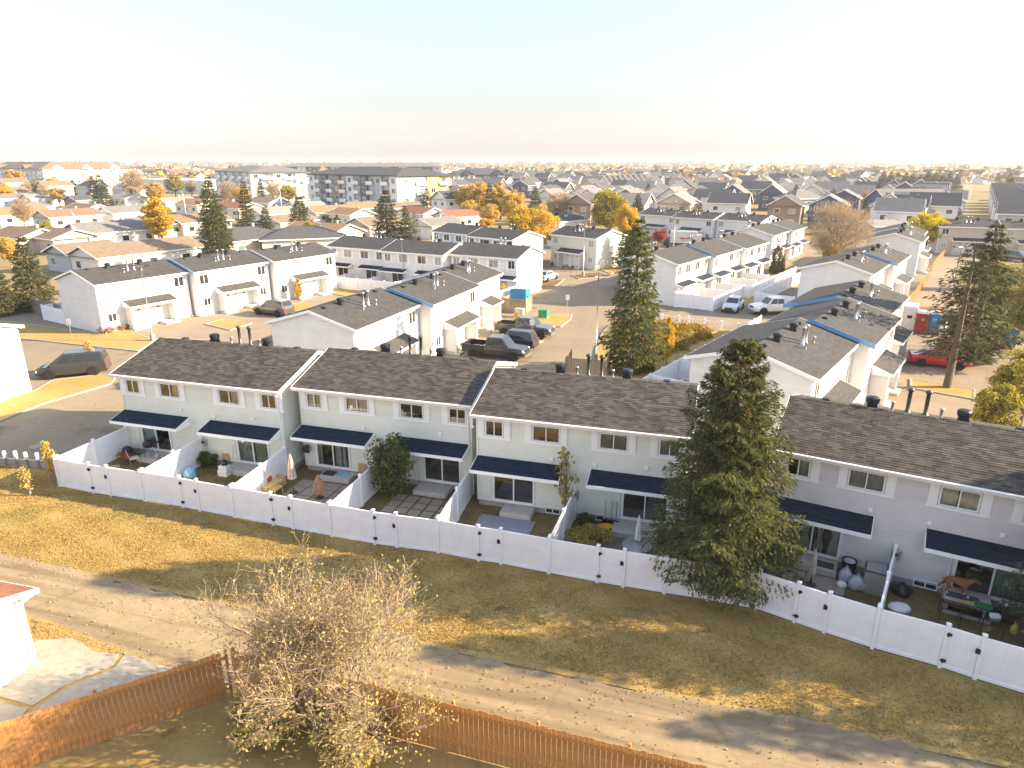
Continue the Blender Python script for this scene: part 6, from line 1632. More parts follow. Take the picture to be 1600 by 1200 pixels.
def house(label, x, y, th, w, d, st, roof, wall, hip=False, group=None, name='bungalow', cat='house', win=True, garage=False, rise=None, wing=False, seed=0):
    t = thing(name, label, cat, (x, y, 0), R(th), group)
    h = 2.7 * st + 0.2; rs = rise or (d * 0.19 if st == 1 else d * 0.30); ov = 0.5
    def wl():
        mb = MB(); X, Y = w / 2, d / 2; zt = h + 0.02; zr = h + rs * (Y / (Y + ov)) - .05
        mb.quad((-X, -Y, -.1), (X, -Y, -.1), (X, -Y, zt), (-X, -Y, zt)); mb.quad((X, Y, -.1), (-X, Y, -.1), (-X, Y, zt), (X, Y, zt))
        if hip:
            mb.quad((-X, Y, -.1), (-X, -Y, -.1), (-X, -Y, zt), (-X, Y, zt)); mb.quad((X, -Y, -.1), (X, Y, -.1), (X, Y, zt), (X, -Y, zt))
        else:
            mb.poly([(-X, Y, -.1), (-X, -Y, -.1), (-X, -Y, zt), (-X, 0, zr), (-X, Y, zt)]); mb.poly([(X, -Y, -.1), (X, Y, -.1), (X, Y, zt), (X, 0, zr), (X, -Y, zt)])
        return mb
    place('wall', cached(('wall', w, d, st, hip, rs), wl), M[wall], t)
    def rf():
        mb = MB(); X, Y = w / 2 + ov, d / 2 + ov; r0 = X - (Y if hip else 0)
        e0, e1 = h + .05, h + rs + .05
        for q in ([(-X, -Y, e0), (X, -Y, e0), (r0, 0, e1), (-r0, 0, e1)], [(X, Y, e0), (-X, Y, e0), (-r0, 0, e1), (r0, 0, e1)]): mb.quad(*q)
        if hip: mb.poly([(X, -Y, e0), (X, Y, e0), (r0, 0, e1)]); mb.poly([(-X, Y, e0), (-X, -Y, e0), (-r0, 0, e1)])
        else:
            for sx in (-1, 1):
                mb.quad((sx * X, -Y, e0 - .2), (sx * X, 0, e1 - .2), (sx * X, 0, e1), (sx * X, -Y, e0)); mb.quad((sx * X, Y, e0 - .2), (sx * X, 0, e1 - .2), (sx * X, 0, e1), (sx * X, Y, e0))
        mb.quad((-X, -Y, e0 - .18), (X, -Y, e0 - .18), (X, Y, e0 - .18), (-X, Y, e0 - .18))
        return mb
    r = place('roof', cached(('roof', w, d, st, hip, rs), rf), M[roof], t)
    def fs():
        mb = MB(); X, Y = w / 2 + ov, d / 2 + ov; e0 = h + .05
        mb.box(-X, X, -Y - .03, -Y, e0 - .2, e0 + .01); mb.box(-X, X, Y, Y + .03, e0 - .2, e0 + .01)
        if hip: mb.box(-X - .03, -X, -Y, Y, e0 - .2, e0 + .01); mb.box(X, X + .03, -Y, Y, e0 - .2, e0 + .01)
        else:
            for sx in (-1, 1):
                x0, x1 = sorted((sx * X, sx * (X + .03)))
                mb.prism([(-Y, e0 - .22), (0, h + rs - .17), (0, h + rs + .07), (-Y, e0 + .02)], x0, x1, 'x'); mb.prism([(Y, e0 - .22), (0, h + rs - .17), (0, h + rs + .07), (Y, e0 + .02)], x0, x1, 'x')
        return mb
    place('fascia', cached(('fascia', w, d, st, hip, rs), fs), M['trim_white'], r)
    place('chimney', cached(('chimney',), lambda: MB().cbox(-.25, .25, -.25, .25, -.6, .9, .03).box(-.3, .3, -.3, .3, .9, 1.0)), M['bin_beige'], r, (w * .22, d * .12, h + rs * .7))
    if win:
        rr = random.Random(seed + int(x * 3) + int(y * 5))
        wmesh = cached(('far_window',), lambda: ring(1.5, 1.2, .09, .06)); pmesh = cached(('far_pane',), lambda: MB().quad((-.7, -.02, .08), (.7, -.02, .08), (.7, -.02, 1.12), (-.7, -.02, 1.12)))
        spots = []
        for f in range(st):
            z = 0.95 + 2.7 * f
            for k in ((-.3, .3) if w < 11 else (-.33, 0, .33)): spots += [(k * w, -d / 2, 0, z), (-k * w, d / 2, math.pi, z)]
            spots += [(w / 2, .22 * d, math.pi / 2, z), (-w / 2, .22 * d, -math.pi / 2, z)]
            if st > 1: spots += [(w / 2, -.24 * d, math.pi / 2, z), (-w / 2, -.24 * d, -math.pi / 2, z)]
        ca, sa = math.cos(R(th)), math.sin(R(th))
        for (a, b, rz, z) in spots:
            nx, ny = math.sin(rz), -math.cos(rz)               # outward normal in house axes
            wx, wy = ca * nx - sa * ny, sa * nx + ca * ny
            if wx * x + wy * y > 0: continue                    # only the two sides turned to the street in view
            o_ = place('window', wmesh, M['trim_white'], t, (a, b, z), rz); place('pane', pmesh, M[rr.choice(['window_dark', 'window_dark', 'window_teal', 'window_blind'])], o_)
    if garage:
        gm_ = cached(('garage_door',), lambda: MB().cbox(-1.3, 1.3, -.06, 0, 0, 2.2, .02).box(-1.3, 1.3, -.07, -.05, .7, .73).box(-1.3, 1.3, -.07, -.05, 1.45, 1.48))
        place('garage_door', gm_, M['trim_white'], t, (w / 2, -.1 * d, 0), math.pi / 2)
    return t

GB = 'bungalows beyond the left blocks'
RN_ = dict(tan='tan', brown='brown', grey='grey', dark='dark grey', orange='orange-tan', pale='pale grey', red='rust-red')
B = [ # photo point at its base, turn, width, depth, storeys, roof, wall, hip, label
 (205, 424, 58, 17, 8, 1, 'tan', 'siding_white', 0, 'long white house with tan roof just behind the far left block'),
 (118, 424, 58, 8, 7, 1, 'tan', 'siding_grey', 0, 'grey gabled wing with a recessed balcony behind the far left block'),
 (88, 396, -32, 9, 8, 1, 'brown', 'siding_beige', 0, 'half-timbered gable house with brown roof at the far left'),
 (30, 394, -32, 12, 8, 1, 'brown', 'siding_beige', 0, 'long brown-roofed house at the left edge behind the spruces'),
 (165, 384, 58, 15, 10, 1, 'grey', 'siding_white', 0, 'grey-roofed bungalow with a porch of white gables at left'),
 (225, 372, 58, 11, 9, 1, 'grey', 'siding_white', 0, 'grey-roofed bungalow left of the golden poplar'),
 (375, 398, 58, 14, 10, 1, 'dark', 'siding_beige', 1, 'dark hip-roofed house to the right of the double spruce'),
 (468, 396, 20, 15, 10, 1, 'dark', 'siding_cream', 1, 'dark-roofed house just behind the orange vine block'),
 (500, 386, -30, 14, 9, 1, 'orange', 'siding_cream', 0, 'orange-tan roofed house directly behind the fenced row'),
 (585, 372, 50, 11, 9, 1, 'tan', 'siding_beige', 0, 'tan gabled bungalow left of the largest middle spruce'),
 (300, 366, 58, 13, 9, 1, 'brown', 'siding_beige', 0, 'brown-roofed bungalow right of the golden poplar'),
 (20, 352, 58, 13, 9, 1, 'orange', 'siding_white', 0, 'orange-tan roofed bungalow at the left edge'),
 (98, 356, 58, 13, 9, 1, 'brown', 'siding_white', 0, 'brown-roofed white bungalow in the left middle distance'),
 (195, 348, 58, 14, 9, 1, 'grey', 'siding_white', 0, 'long grey roof above the golden poplar\'s left'),
 (130, 344, -32, 12, 9, 1, 'brown', 'siding_white', 0, 'brown roof behind the white bungalow at left'),
 (40, 338, -32, 12, 9, 1, 'grey', 'siding_white', 1, 'grey hipped bungalow near the left edge'),
 (305, 334, -32, 12, 9, 1, 'orange', 'siding_cream', 0, 'orange-tan gabled bungalow beside the curved street lamp'),
 (268, 330, 58, 12, 9, 1, 'pale', 'siding_white', 0, 'pale roofed bungalow above the golden poplar'),
 (368, 340, -32, 12, 9, 1, 'red', 'siding_cream', 0, 'rust-red roofed bungalow right of the double spruce'),
 (420, 352, 58, 12, 9, 1, 'pale', 'siding_white', 0, 'pale roofed bungalow between the two slender spruces'),
 (445, 366, 58, 11, 8, 1, 'tan', 'siding_white', 0, 'tan-roofed bungalow under the broad spruce'),
 (512, 348, 40, 12, 9, 1, 'orange', 'siding_cream', 0, 'orange-tan roofed bungalow right of the broad spruce'),
 (572, 340, 40, 13, 9, 1, 'orange', 'siding_cream', 0, 'orange-tan bungalow in front of the four-storey apartments'),
 (545, 352, -40, 10, 8, 1, 'orange', 'siding_cream', 0, 'small cream gable in front of the four-storey apartments'),
 (655, 350, -40, 11, 8, 1, 'red', 'siding_cream', 0, 'rust-red roofed bungalow right of the largest middle spruce'),
 (680, 372, 50, 10, 8, 1, 'grey', 'siding_white', 0, 'grey-roofed bungalow behind the pale block'),
 (708, 340, 40, 11, 8, 2, 'dark', 'siding_white', 0, 'white gabled two-storey house with dark roof left of the orange trees'),
 (718, 356, 40, 12, 8, 1, 'red', 'siding_white', 0, 'rust-red roofed bungalow with white garage left of the orange trees'),
 (60, 322, 58, 12, 9, 1, 'pale', 'siding_white', 0, 'pale roofed bungalow under the round gold tree at left'),
 (130, 325, 58, 12, 9, 1, 'dark', 'siding_brown', 0, 'dark brown bungalow left of the blue spruces'),
 (195, 322, -32, 12, 9, 1, 'pale', 'siding_white', 0, 'pale roof right of the blue spruces'),
 (330, 322, 58, 12, 9, 1, 'brown', 'siding_cream', 1, 'brown hipped bungalow behind the double spruce'),
 (415, 330, -32, 12, 9, 1, 'tan', 'siding_white', 0, 'tan roof in front of the pale apartment block'),
 (475, 340, 58, 11, 9, 1, 'pale', 'siding_white', 0, 'pale roof just left of the orange bungalows'),
 (625, 340, 40, 11, 8, 1, 'tan', 'siding_cream', 0, 'tan roof behind the largest middle spruce'),
 (10, 322, 58, 12, 9, 1, 'tan', 'siding_white', 0, 'tan roofed bungalow at the left edge under the gold tree'),
]
taken = []
for i, (u, v, th, w, d, st, rf_, wl_, hp_, lb) in enumerate(B):
    x, y = G(u, v); taken.append((x, y, 9))
    house(lb, x, y + 3, th, w, d, st, 'roof_' + rf_, wl_, bool(hp_), GB, 'bungalow' if st == 1 else 'house', seed=i)
# landmark houses on the right
house('dark blue two-storey house with white-trimmed gables right of the evergreen row', *G(1412, 344), 5, 19, 11, 2, 'roof_grey', 'siding_navy', False, None, 'house', seed=91)
house('white-fronted house joined to the right of the dark blue house', *G(1472, 345), 60, 11, 9, 2, 'roof_grey', 'siding_white', False, None, 'house', seed=92)
house('small grey hip-roofed house left of the big half-bare tree', *G(1245, 338), 20, 11, 9, 2, 'roof_grey', 'siding_beige', True, None, 'house', seed=93)
house('small beige shed roof left of the bright yellow tree', *G(1372, 372), 10, 7, 6, 1, 'roof_pale', 'siding_beige', False, None, 'shed', 'shed', seed=94)
taken += [(*G(1412, 344), 14), (*G(1472, 345), 9), (*G(1245, 338), 10)]

# apartments
def apartment(label, p0, p1, depth, st, walls, roof, rise=3.0, bay=4.2, balcony=True, gables=0, flat=False, seed=0, cols=('window_dark', 'window_teal', 'window_blind')):
    L = math.hypot(p1[0] - p0[0], p1[1] - p0[1]); th = math.atan2(p1[1] - p0[1], p1[0] - p0[0])
    t = thing('apartment_building', label, 'building', (*p0, 0), th); rr = random.Random(seed); H = 3.0 * st + .3
    n = max(2, int(round(L / bay))); bw = L / n
    MB().box(.05, L - .05, .05, depth, -.1, H).obj('wall', M[walls[-1]], t)
    me = cached(('bay', round(bw, 2), st), lambda: MB().box(0, bw, -.55, .06, -.1, H - .1))
    wm = cached(('apartment_window',), lambda: ring(1.7, 1.6, .10, .07).box(-.04, .04, -.06, 0, .1, 1.5)); pm = cached(('apartment_pane',), lambda: MB().quad((-.8, -.02, .08), (.8, -.02, .08), (.8, -.02, 1.52), (-.8, -.02, 1.52)))
    bm = cached(('balcony', round(bw, 2)), lambda: MB().box(.2, bw - .2, -1.3, .0, -.12, .0).box(.2, bw - .2, -1.3, -1.25, .95, 1.05).box(.2, .25, -1.3, 0, .95, 1.05).box(bw - .25, bw - .2, -1.3, 0, .95, 1.05).box(.2, bw - .2, -1.29, -1.27, .1, .95))
    for i in range(n):
        w_ = M[walls[(i // 2) % len(walls)]]; proud = i % 2 == 0
        if proud: place('bay', me, w_, t, (i * bw, 0, 0))
        yy = -.56 if proud else .04
        for f in range(st):
            o_ = place('window', wm, M['trim_white'], t, (i * bw + bw / 2, yy, .8 + 3.0 * f)); place('pane', pm, M[rr.choice(cols)], o_)
            if balcony and not proud and f: place('balcony', bm, M['trim_white'], t, (i * bw, .04, 3.0 * f + .3))
    k = max(1, int(depth / 5))
    for i in range(k):
        for f in range(st):
            for xx, rz in ((L + .0, math.pi / 2), (0, -math.pi / 2)):
                o_ = place('window', wm, M['trim_white'], t, (xx - (.045 if xx else -.045), (i + .5) * depth / k, .8 + 3.0 * f), rz); place('pane', pm, M[rr.choice(cols)], o_)
    X0, X1, Y0, Y1 = -.8, L + .8, -1.2, depth + .8; rb = MB()
    if flat:
        rb.box(-.2, L + .2, -.2, depth + .2, H, H + .5)
    else:
        ym = (Y0 + Y1) / 2; r_ = min((Y1 - Y0) / 2, L / 2 - 1)
        rb.quad((X0, Y0, H), (X1, Y0, H), (X1 - r_, ym, H + rise), (X0 + r_, ym, H + rise)); rb.quad((X1, Y1, H), (X0, Y1, H), (X0 + r_, ym, H + rise), (X1 - r_, ym, H + rise))
        rb.poly([(X1, Y0, H), (X1, Y1, H), (X1 - r_, ym, H + rise)]); rb.poly([(X0, Y1, H), (X0, Y0, H), (X0 + r_, ym, H + rise)]); rb.box(X0, X1, Y0, Y1, H - .25, H - .01)
    ro = rb.obj('roof', M[roof], t)
    for g_ in range(gables):
        xc = L * (g_ + .5) / gables; mb = MB(); gw = bw * .75
        mb.poly([(xc - gw, Y0 - .1, H), (xc + gw, Y0 - .1, H), (xc, Y0 - .1, H + 2.2)]); mb.quad((xc - gw - .3, Y0 - .3, H - .1), (xc, Y0 - .3, H + 2.35), (xc, Y0 + 6, H + 2.35), (xc - gw - .3, Y0 + 2, H - .1)); mb.quad((xc, Y0 - .3, H + 2.35), (xc + gw + .3, Y0 - .3, H - .1), (xc + gw + .3, Y0 + 2, H - .1), (xc, Y0 + 6, H + 2.35))
        mb.obj('gable', M['trim_white'] if walls[0] == 'siding_white' else M[roof], ro)
    return t
apartment('four-storey apartment block with dark, white and brown bays under a grey roof', G(488, 326), G(625, 338), 18, 4, ['siding_white', 'siding_dark', 'siding_brown', 'siding_white', 'siding_dark', 'siding_grey'], 'roof_dark', 2.2, seed=1)
apartment('yellow and white end wing of the four-storey apartment block', G(630, 337), G(704, 333), 18, 4, ['siding_cream', 'siding_yellow', 'siding_white', 'siding_yellow'], 'roof_dark', 2.2, seed=2)
apartment('pale grey-blue apartment block left of the dark-bayed one', G(395, 316), G(482, 314), 20, 4, ['siding_pale_blue', 'siding_white'], 'roof_grey', 2.4, seed=3)
apartment('pale apartment wing at the left of the grey-blue block', G(342, 309), G(398, 315), 20, 4, ['siding_white', 'siding_pale_blue'], 'roof_grey', 2.4, seed=4)
apartment('white apartment block with tan roof and gabled bays at far left', G(72, 297), G(204, 293), 18, 4, ['siding_white', 'siding_white', 'siding_grey'], 'roof_tan', 4.0, gables=3, seed=5)
apartment('shaded blue-grey apartment wing at the far left edge', G(-10, 290), G(70, 297), 18, 4, ['siding_pale_blue', 'siding_white'], 'roof_tan', 4.0, gables=2, seed=6)  # bluish shade on this side of the white building is painted into its siding
apartment('low white flat-roofed commercial building right of the tan-roofed apartments', G(222, 298), G(320, 303), 25, 2, ['stucco_white'], 'stucco_white', balcony=False, flat=True, seed=7)
apartment('three-storey apartments with dark roof right of the yellow wing', G(708, 299), G(800, 298), 18, 3, ['siding_grey', 'siding_cream', 'siding_dark'], 'roof_dark', 3.4, gables=2, seed=8)
apartment('long grey-roofed apartment range behind the four-storey block', G(440, 284), G(690, 284), 22, 4, ['siding_grey', 'siding_white', 'siding_dark'], 'roof_grey', 3.0, balcony=False, seed=9, bay=7)
apartment('brown brick school with flat roof in the middle distance', G(1010, 294), G(1083, 297), 30, 2, ['brick_school'], 'brick_school', balcony=False, flat=True, seed=10, bay=9)
apartment('ochre flat-roofed gymnasium joined to the brick school', G(1084, 297), G(1104, 297), 24, 2, ['ochre_wall'], 'ochre_wall', balcony=False, flat=True, seed=11, bay=12)
for a, b in ((488, 326), (560, 332), (630, 337), (704, 333), (395, 316), (440, 315), (482, 314), (342, 309), (72, 297), (140, 295), (204, 293), (0, 291), (222, 298), (270, 300), (320, 303), (708, 299), (755, 298), (800, 298), (1010, 294), (1050, 295), (1095, 297)):
    x, y = G(a, b); taken.append((x, y + 8, 26))

# rows of newer houses: right and far
GH = 'newer two-storey houses beyond the far road'
rr = random.Random(12)
roofs = ['dark', 'dark', 'grey', 'dark', 'grey', 'pale']; walls_ = ['siding_white', 'siding_grey', 'siding_white', 'siding_beige', 'siding_navy', 'siding_white', 'siding_dark', 'siding_brown']
WN = dict(siding_white='white', siding_grey='grey', siding_beige='beige', siding_navy='navy', siding_dark='charcoal', siding_brown='brown')
rown = 0; nh = 0
for Y in (196, 232, 262, 305, 340, 392, 430, 500):
    rown += 1; x = -0.35 * Y if Y > 300 else 20 if Y < 230 else 0; xs_ = []
    xmax = 0.74 * Y + 14
    while x < xmax:
        xs_.append(x); x += rr.uniform(12.0, 14.5) if Y < 300 else rr.uniform(13, 18)
    idx = 0
    for x in xs_:
        y = Y + rr.uniform(-3, 3) - 0.12 * x
        if Y < 230 and x < 62 and x > 28: y += 6
        if any(math.hypot(x - a, y - b) < r_ + 4 for a, b, r_ in taken): continue
        if 0.62 * y < x < 0.70 * y + 3: continue            # the straight lane at right
        u = to_u(x, y)
        if u < 700 and Y < 400 or u > 1640: continue
        if 560 < to_u(x, y) < 840 and Y < 320: continue
        idx += 1; nh += 1; rf_ = rr.choice(roofs); wl_ = rr.choice(walls_)
        house('%s-walled house, %s from the left in the %s row beyond the far road' % (WN[wl_], ordinal(idx), ordinal(rown)), x, y, rr.choice([62, 62, -28]) + rr.uniform(-2, 2), rr.choice([10, 11]), rr.choice([8, 9]), 2, 'roof_' + rf_, wl_, False, GH, 'house', win=Y < 400, rise=rr.choice([2.6, 3.2]), seed=nh)
# houses left of the lane and its parade on the right
lane = sheet('lane', [(86, 142), (91, 142), (430, 660), (420, 660)], 0.01, 'driveway')
GL2 = 'houses lining the straight lane at right'
for i in range(9):
    y = 160 + i * 17; x = 0.655 * (y - 142) + 88
    house('grey-roofed house, %s along the left of the straight lane' % ordinal(i + 1), x - 10, y + 3, -33, 9, 8, 2, 'roof_' + ('grey', 'dark', 'pale')[i % 3], walls_[(i * 3) % 8], False, GL2, 'house', seed=300 + i, rise=2.8)
    h_ = house('solar-roofed house, %s along the right of the straight lane' % ordinal(i + 1), x + 13, y - 6, -33, 10, 8, 2, 'roof_dark', ('siding_grey', 'siding_white')[i % 2], False, GL2, 'house', seed=330 + i, rise=2.4)
    taken += [(x - 10, y + 3, 9), (x + 13, y - 6, 9)]
# white steep-gabled terrace
for i in range(9):
    u = 944 + i * 8
    house('steep white gable, %s from the left in the terrace before the brick school' % ordinal(i + 1), *G(u, 305 - i * .8), 70, 12, 6, 2, 'roof_dark', 'siding_white', False, 'steep white gables before the school', 'terrace_house', win=False, rise=4.2, seed=400 + i)
# far left rows
GLF = 'bungalows in the far left distance'
rown = 0
for Y in (330, 380, 440, 520):
    rown += 1; idx = 0; x = -0.82 * Y
    while x < -0.02 * Y:
        x += rr.uniform(17, 24); y = Y + rr.uniform(-5, 5)
        if any(math.hypot(x - a, y - b) < r_ + 3 for a, b, r_ in taken): continue
        idx += 1; rf_ = rr.choice(['tan', 'brown', 'grey', 'pale', 'dark'])
        house('%s-roofed house, %s from the left in the %s far left row' % (RN_[rf_], ordinal(idx), ordinal(rown)), x, y, rr.choice([58, -32]), 12, 9, rr.choice([1, 1, 2]), 'roof_' + rf_, rr.choice(['siding_white', 'siding_cream', 'siding_grey']), False, GLF, 'bungalow', win=False, rise=2.4, seed=600 + idx)

# the rest of the town and woods, too far to count
rs = np.random.RandomState(31)
def far_town(name, label, n, y0, y1, roofm, wallm, seed):
    rs = np.random.RandomState(seed); W = MB(); Rf = MB()
    for i in range(n):
        y = math.exp(rs.uniform(math.log(y0), math.log(y1))); x = rs.uniform(-0.85, 0.85) * y
        w, d, h, r_ = rs.uniform(9, 15), rs.uniform(8, 11), rs.choice([3, 5.6]), rs.uniform(2, 3.6); a = rs.choice([0.55, -1.0]) + rs.uniform(-.1, .1); c, s = math.cos(a), math.sin(a)
        def P(px_, py_, z): return (x + c * px_ - s * py_, y + s * px_ + c * py_, z)
        X, Yy = w / 2, d / 2
        for q in ([(-X, -Yy), (X, -Yy)], [(X, -Yy), (X, Yy)], [(X, Yy), (-X, Yy)], [(-X, Yy), (-X, -Yy)]): W.quad(P(*q[0], 0), P(*q[1], 0), P(*q[1], h), P(*q[0], h))
        W.poly([P(-X, -Yy, h), P(-X, Yy, h), P(-X, 0, h + r_)]); W.poly([P(X, -Yy, h), P(X, Yy, h), P(X, 0, h + r_)])
        X += .4; Yy += .4
        Rf.quad(P(-X, -Yy, h), P(X, -Yy, h), P(X, 0, h + r_ + .1), P(-X, 0, h + r_ + .1)); Rf.quad(P(X, Yy, h), P(-X, Yy, h), P(-X, 0, h + r_ + .1), P(X, 0, h + r_ + .1))
    t = W.obj(name, M[wallm]); t['kind'] = 'stuff'; tag(t, label, 'houses'); Rf.obj('roofs', M[roofm], t)
far_town('distant_houses', 'distant pale houses with dark roofs merging toward the horizon', 420, 540, 1700, 'roof_dark', 'siding_white', 1)
far_town('distant_houses', 'distant beige houses with brown roofs merging toward the horizon', 300, 540, 1500, 'roof_brown', 'siding_beige', 2)
def far_woods(name, label, n, y0, y1, m, size, seed, xr=0.85, lo=None):
    rs = np.random.RandomState(seed); y = np.exp(rs.uniform(math.log(y0), math.log(y1), n)); x = rs.uniform(-xr, xr, n) * y if lo is None else rs.uniform(lo[0], lo[1], n) * y
    # trees gather in belts
    keep = (np.sin(x / 90.0 + y / 130.0) + np.sin(y / 60.0 - x / 210.0) + rs.normal(0, .6, n)) > -.1
    x, y = x[keep], y[keep]; n = len(x); k = 18
    h = size * rs.uniform(.6, 1.3, n)
    q = rs.normal(0, 1, (n, k, 3)); q /= np.linalg.norm(q, axis=2)[:, :, None]; q *= rs.uniform(.5, 1, (n, k, 1))
    P = np.empty((n, k, 3)); P[:, :, 0] = x[:, None] + q[:, :, 0] * h[:, None] * .45; P[:, :, 1] = y[:, None] + q[:, :, 1] * h[:, None] * .45; P[:, :, 2] = h[:, None] * (.52 + q[:, :, 2] * .45)
    P = P.reshape(-1, 3); D = rs.normal(0, 1, P.shape); D /= np.linalg.norm(D, axis=1)[:, None]
    S = np.repeat(h * .42, k) * rs.uniform(.6, 1.3, len(P))
    v, f = diamonds(P, D, S, rs, .8); o = place(name, np_mesh(name, v, f, 4), M[m]); o['kind'] = 'stuff'; tag(o, label, 'woods')
far_woods('distant_trees', 'tan leafless trees spread through the distant town', 1100, 520, 2600, 'leaf_tan', 9, 41)
far_woods('distant_trees', 'dark evergreens scattered through the distant town', 900, 520, 3500, 'needles_far', 9, 42)
far_woods('distant_trees', 'golden trees scattered through the distant town', 320, 480, 2600, 'leaf_orange', 8, 43)
far_woods('distant_woods', 'grey-brown belt of woods along the horizon', 2600, 1900, 5200, 'leaf_tan', 15, 44)
far_woods('distant_woods', 'dark belt of evergreens along the horizon', 1500, 2200, 5600, 'needles_far', 15, 45)

# ------------------------------------------------------------------ trees in the middle distance
def top_h(v_top, x, y):
    """height whose top shows at photo row v_top"""
    z0, z1 = 0, 40
    for _ in range(30):
        zm = (z0 + z1) / 2
        if to_v(x, y, zm) > v_top: z0 = zm
        else: z1 = zm
    return z0
def st(label, u, vb, vt, kind='a', wid=1.0, m='needles_far'):
    x, y = G(u, vb); spruce(label, x, y, top_h(vt, x, y), kind, wid, m, group='spruces in the middle distance')
st('spruce at the left behind the left white blocks', 57, 484, 363, 'c', 1.05)
st('dark spruce cut by the left edge', 4, 492, 398, 'c', 1.1)
st('tall spruce in front of the double pair behind the left blocks', 345, 418, 310, 'a', 1.15)
st('tall spruce behind the double pair, its top rising highest', 338, 384, 272, 'a', .95)
st('slender spruce left of the pale apartment block', 389, 366, 280, 'b', .9)
st('narrow spruce between the bungalows left of the broad spruce', 419, 378, 318, 'b', 1.1)
st('broad spruce above the orange-tan roof', 472, 374, 303, 'c', 1.35)
st('tallest broad spruce in front of the four-storey apartments', 607, 392, 291, 'c', 1.15)
st('weeping spruce right of the tallest broad spruce', 636, 394, 318, 'b', .9)
st('drooping spruce at the right of the weeping pair', 650, 396, 330, 'thin', .8)
st('spruce in front of the yellow apartment wing', 668, 336, 292, 'c', 1.2)
st('spruce left of the orange trees', 704, 336, 288, 'c', 1.2)
st('spruce standing among the orange trees', 765, 345, 283, 'b', .9)
st('pointed spruce right of the orange trees', 836, 346, 287, 'b', 1.0)
st('blue spruce pair, left one, among the left bungalows', 150, 322, 272, 'b', 1.0, 'needles_blue')
st('blue spruce pair, right one, among the left bungalows', 163, 328, 270, 'c', 1.2, 'needles_blue')
st('small spruce left of the blue spruce pair', 118, 305, 277, 'c', 1.1)
st('spruce tree right of the blue-grey roofs near the pale apartments', 410, 320, 278, 'b', 1.0)
st('spruce behind the mixed green and yellow tree', 975, 420, 356, 'b', 1.3)
st('spruce rising above the near court spruce', 988, 450, 345, 'b', 1.1)
st('spruce right of the mixed green and yellow tree', 995, 352, 300, 'b', 1.2)
st('small spruce left of the pale far block', 1050, 345, 308, 'b', 1.3); st('small spruce behind the pale far blocks', 1090, 345, 305, 'b', 1.0); st('spruce left of the small grey house', 1135, 340, 304, 'c', 1.1)
st('spruce peeping over the big half-bare tree', 1296, 345, 292, 'b', 1.2); st('spruce between the half-bare tree and the dark blue house', 1347, 352, 310, 'c', 1.1)
st('spruce right of the white-fronted house', 1490, 356, 316, 'c', 1.3); st('spruce at the right edge beside the lane', 1588, 350, 318, 'c', 1.4); st('lone dark spruce beside the far end of the lane', 1574, 300, 268, 'c', 1.2)
for i in range(11):
    st('evergreen, %s from the left in the row before the dark blue house' % ordinal(i + 1), 1376 + i * 11.5, 306 - (i % 3), 266 + (i * 7 % 6), 'c', 1.35)
def dt(label, u, vb, vt, kind, m, wid=1.0, name='deciduous_tree', group='autumn trees in the middle distance', cat='tree'):
    x, y = G(u, vb); return tree(label, x, y, top_h(vt, x, y), kind, m, wid, group, name, cat=cat)
dt('big golden tree beside the cream block', 832, 408, 316, 'big', 'leaf_gold', 1.0)
dt('golden poplar behind the left blocks', 254, 380, 306, 'tall', 'leaf_gold', 1.5)
dt('gold poplar just left of and behind the brightest one', 240, 366, 312, 'tall', 'leaf_gold', 1.25)
dt('mixed green and yellow tree behind the near court spruce', 950, 382, 294, 'round', 'leaf_mixed', .95)
dt('yellow tree right of the mixed green and yellow tree', 978, 388, 318, 'round2', 'leaf_gold', .9)
dt('big half-bare tree with yellow lower leaves at right', 1300, 424, 310, 'airy', 'leaf_tan', .95)
dt('yellow lower foliage under the big half-bare tree', 1296, 424, 366, 'round', 'leaf_gold', .9)
dt('bright yellow tree behind the far white block', 1446, 392, 329, 'big', 'leaf_yellow', 1.05)
dt('olive-yellow tree at the right edge, upper one', 1566, 500, 404, 'big', 'leaf_olive', 1.05)
dt('olive-yellow tree at the right edge above the blue dumpster', 1530, 452, 405, 'big', 'leaf_olive', 0.85)
dt('olive-yellow tree cut by the right edge beside the dumpster', 1612, 560, 430, 'big', 'leaf_olive', 0.85)
dt('leafy green-yellow tree cut by the right edge near the ridge', 1590, 682, 545, 'round', 'leaf_mixed', .95)
dt('yellow-green tree whose low branches show over the lilac roof', 1545, 700, 600, 'round2', 'leaf_mixed', 1.1)
dt('orange-yellow tree at the right edge below the lane', 1600, 400, 352, 'round', 'leaf_orange', 1.0)
dt('red-leaved tree on the far road', 1030, 388, 356, 'small_round', 'leaf_red', 1.0)
dt('small red shrub left of the red tree', 985, 402, 388, 'low', 'leaf_red', 1.1, 'shrub', cat='shrub')
for i, (u, vb, vt, k_) in enumerate(((727, 340, 288, 'round'), (748, 342, 282, 'round2'), (782, 344, 284, 'tall'), (800, 352, 300, 'round'), (765, 360, 318, 'round'), (735, 352, 312, 'round'), (806, 344, 296, 'round2'))):
    dt('orange tree, %s of the cluster left of the golden tree' % ordinal(i + 1), u, vb, vt, k_, 'leaf_orange', 1.15)
dt('tan leafless tree right of the pointed spruce', 872, 350, 300, 'bare', 'leaf_tan', 1.3); dt('tan leafless tree above the mixed tree', 905, 348, 300, 'bare2', 'leaf_tan', 1.3)
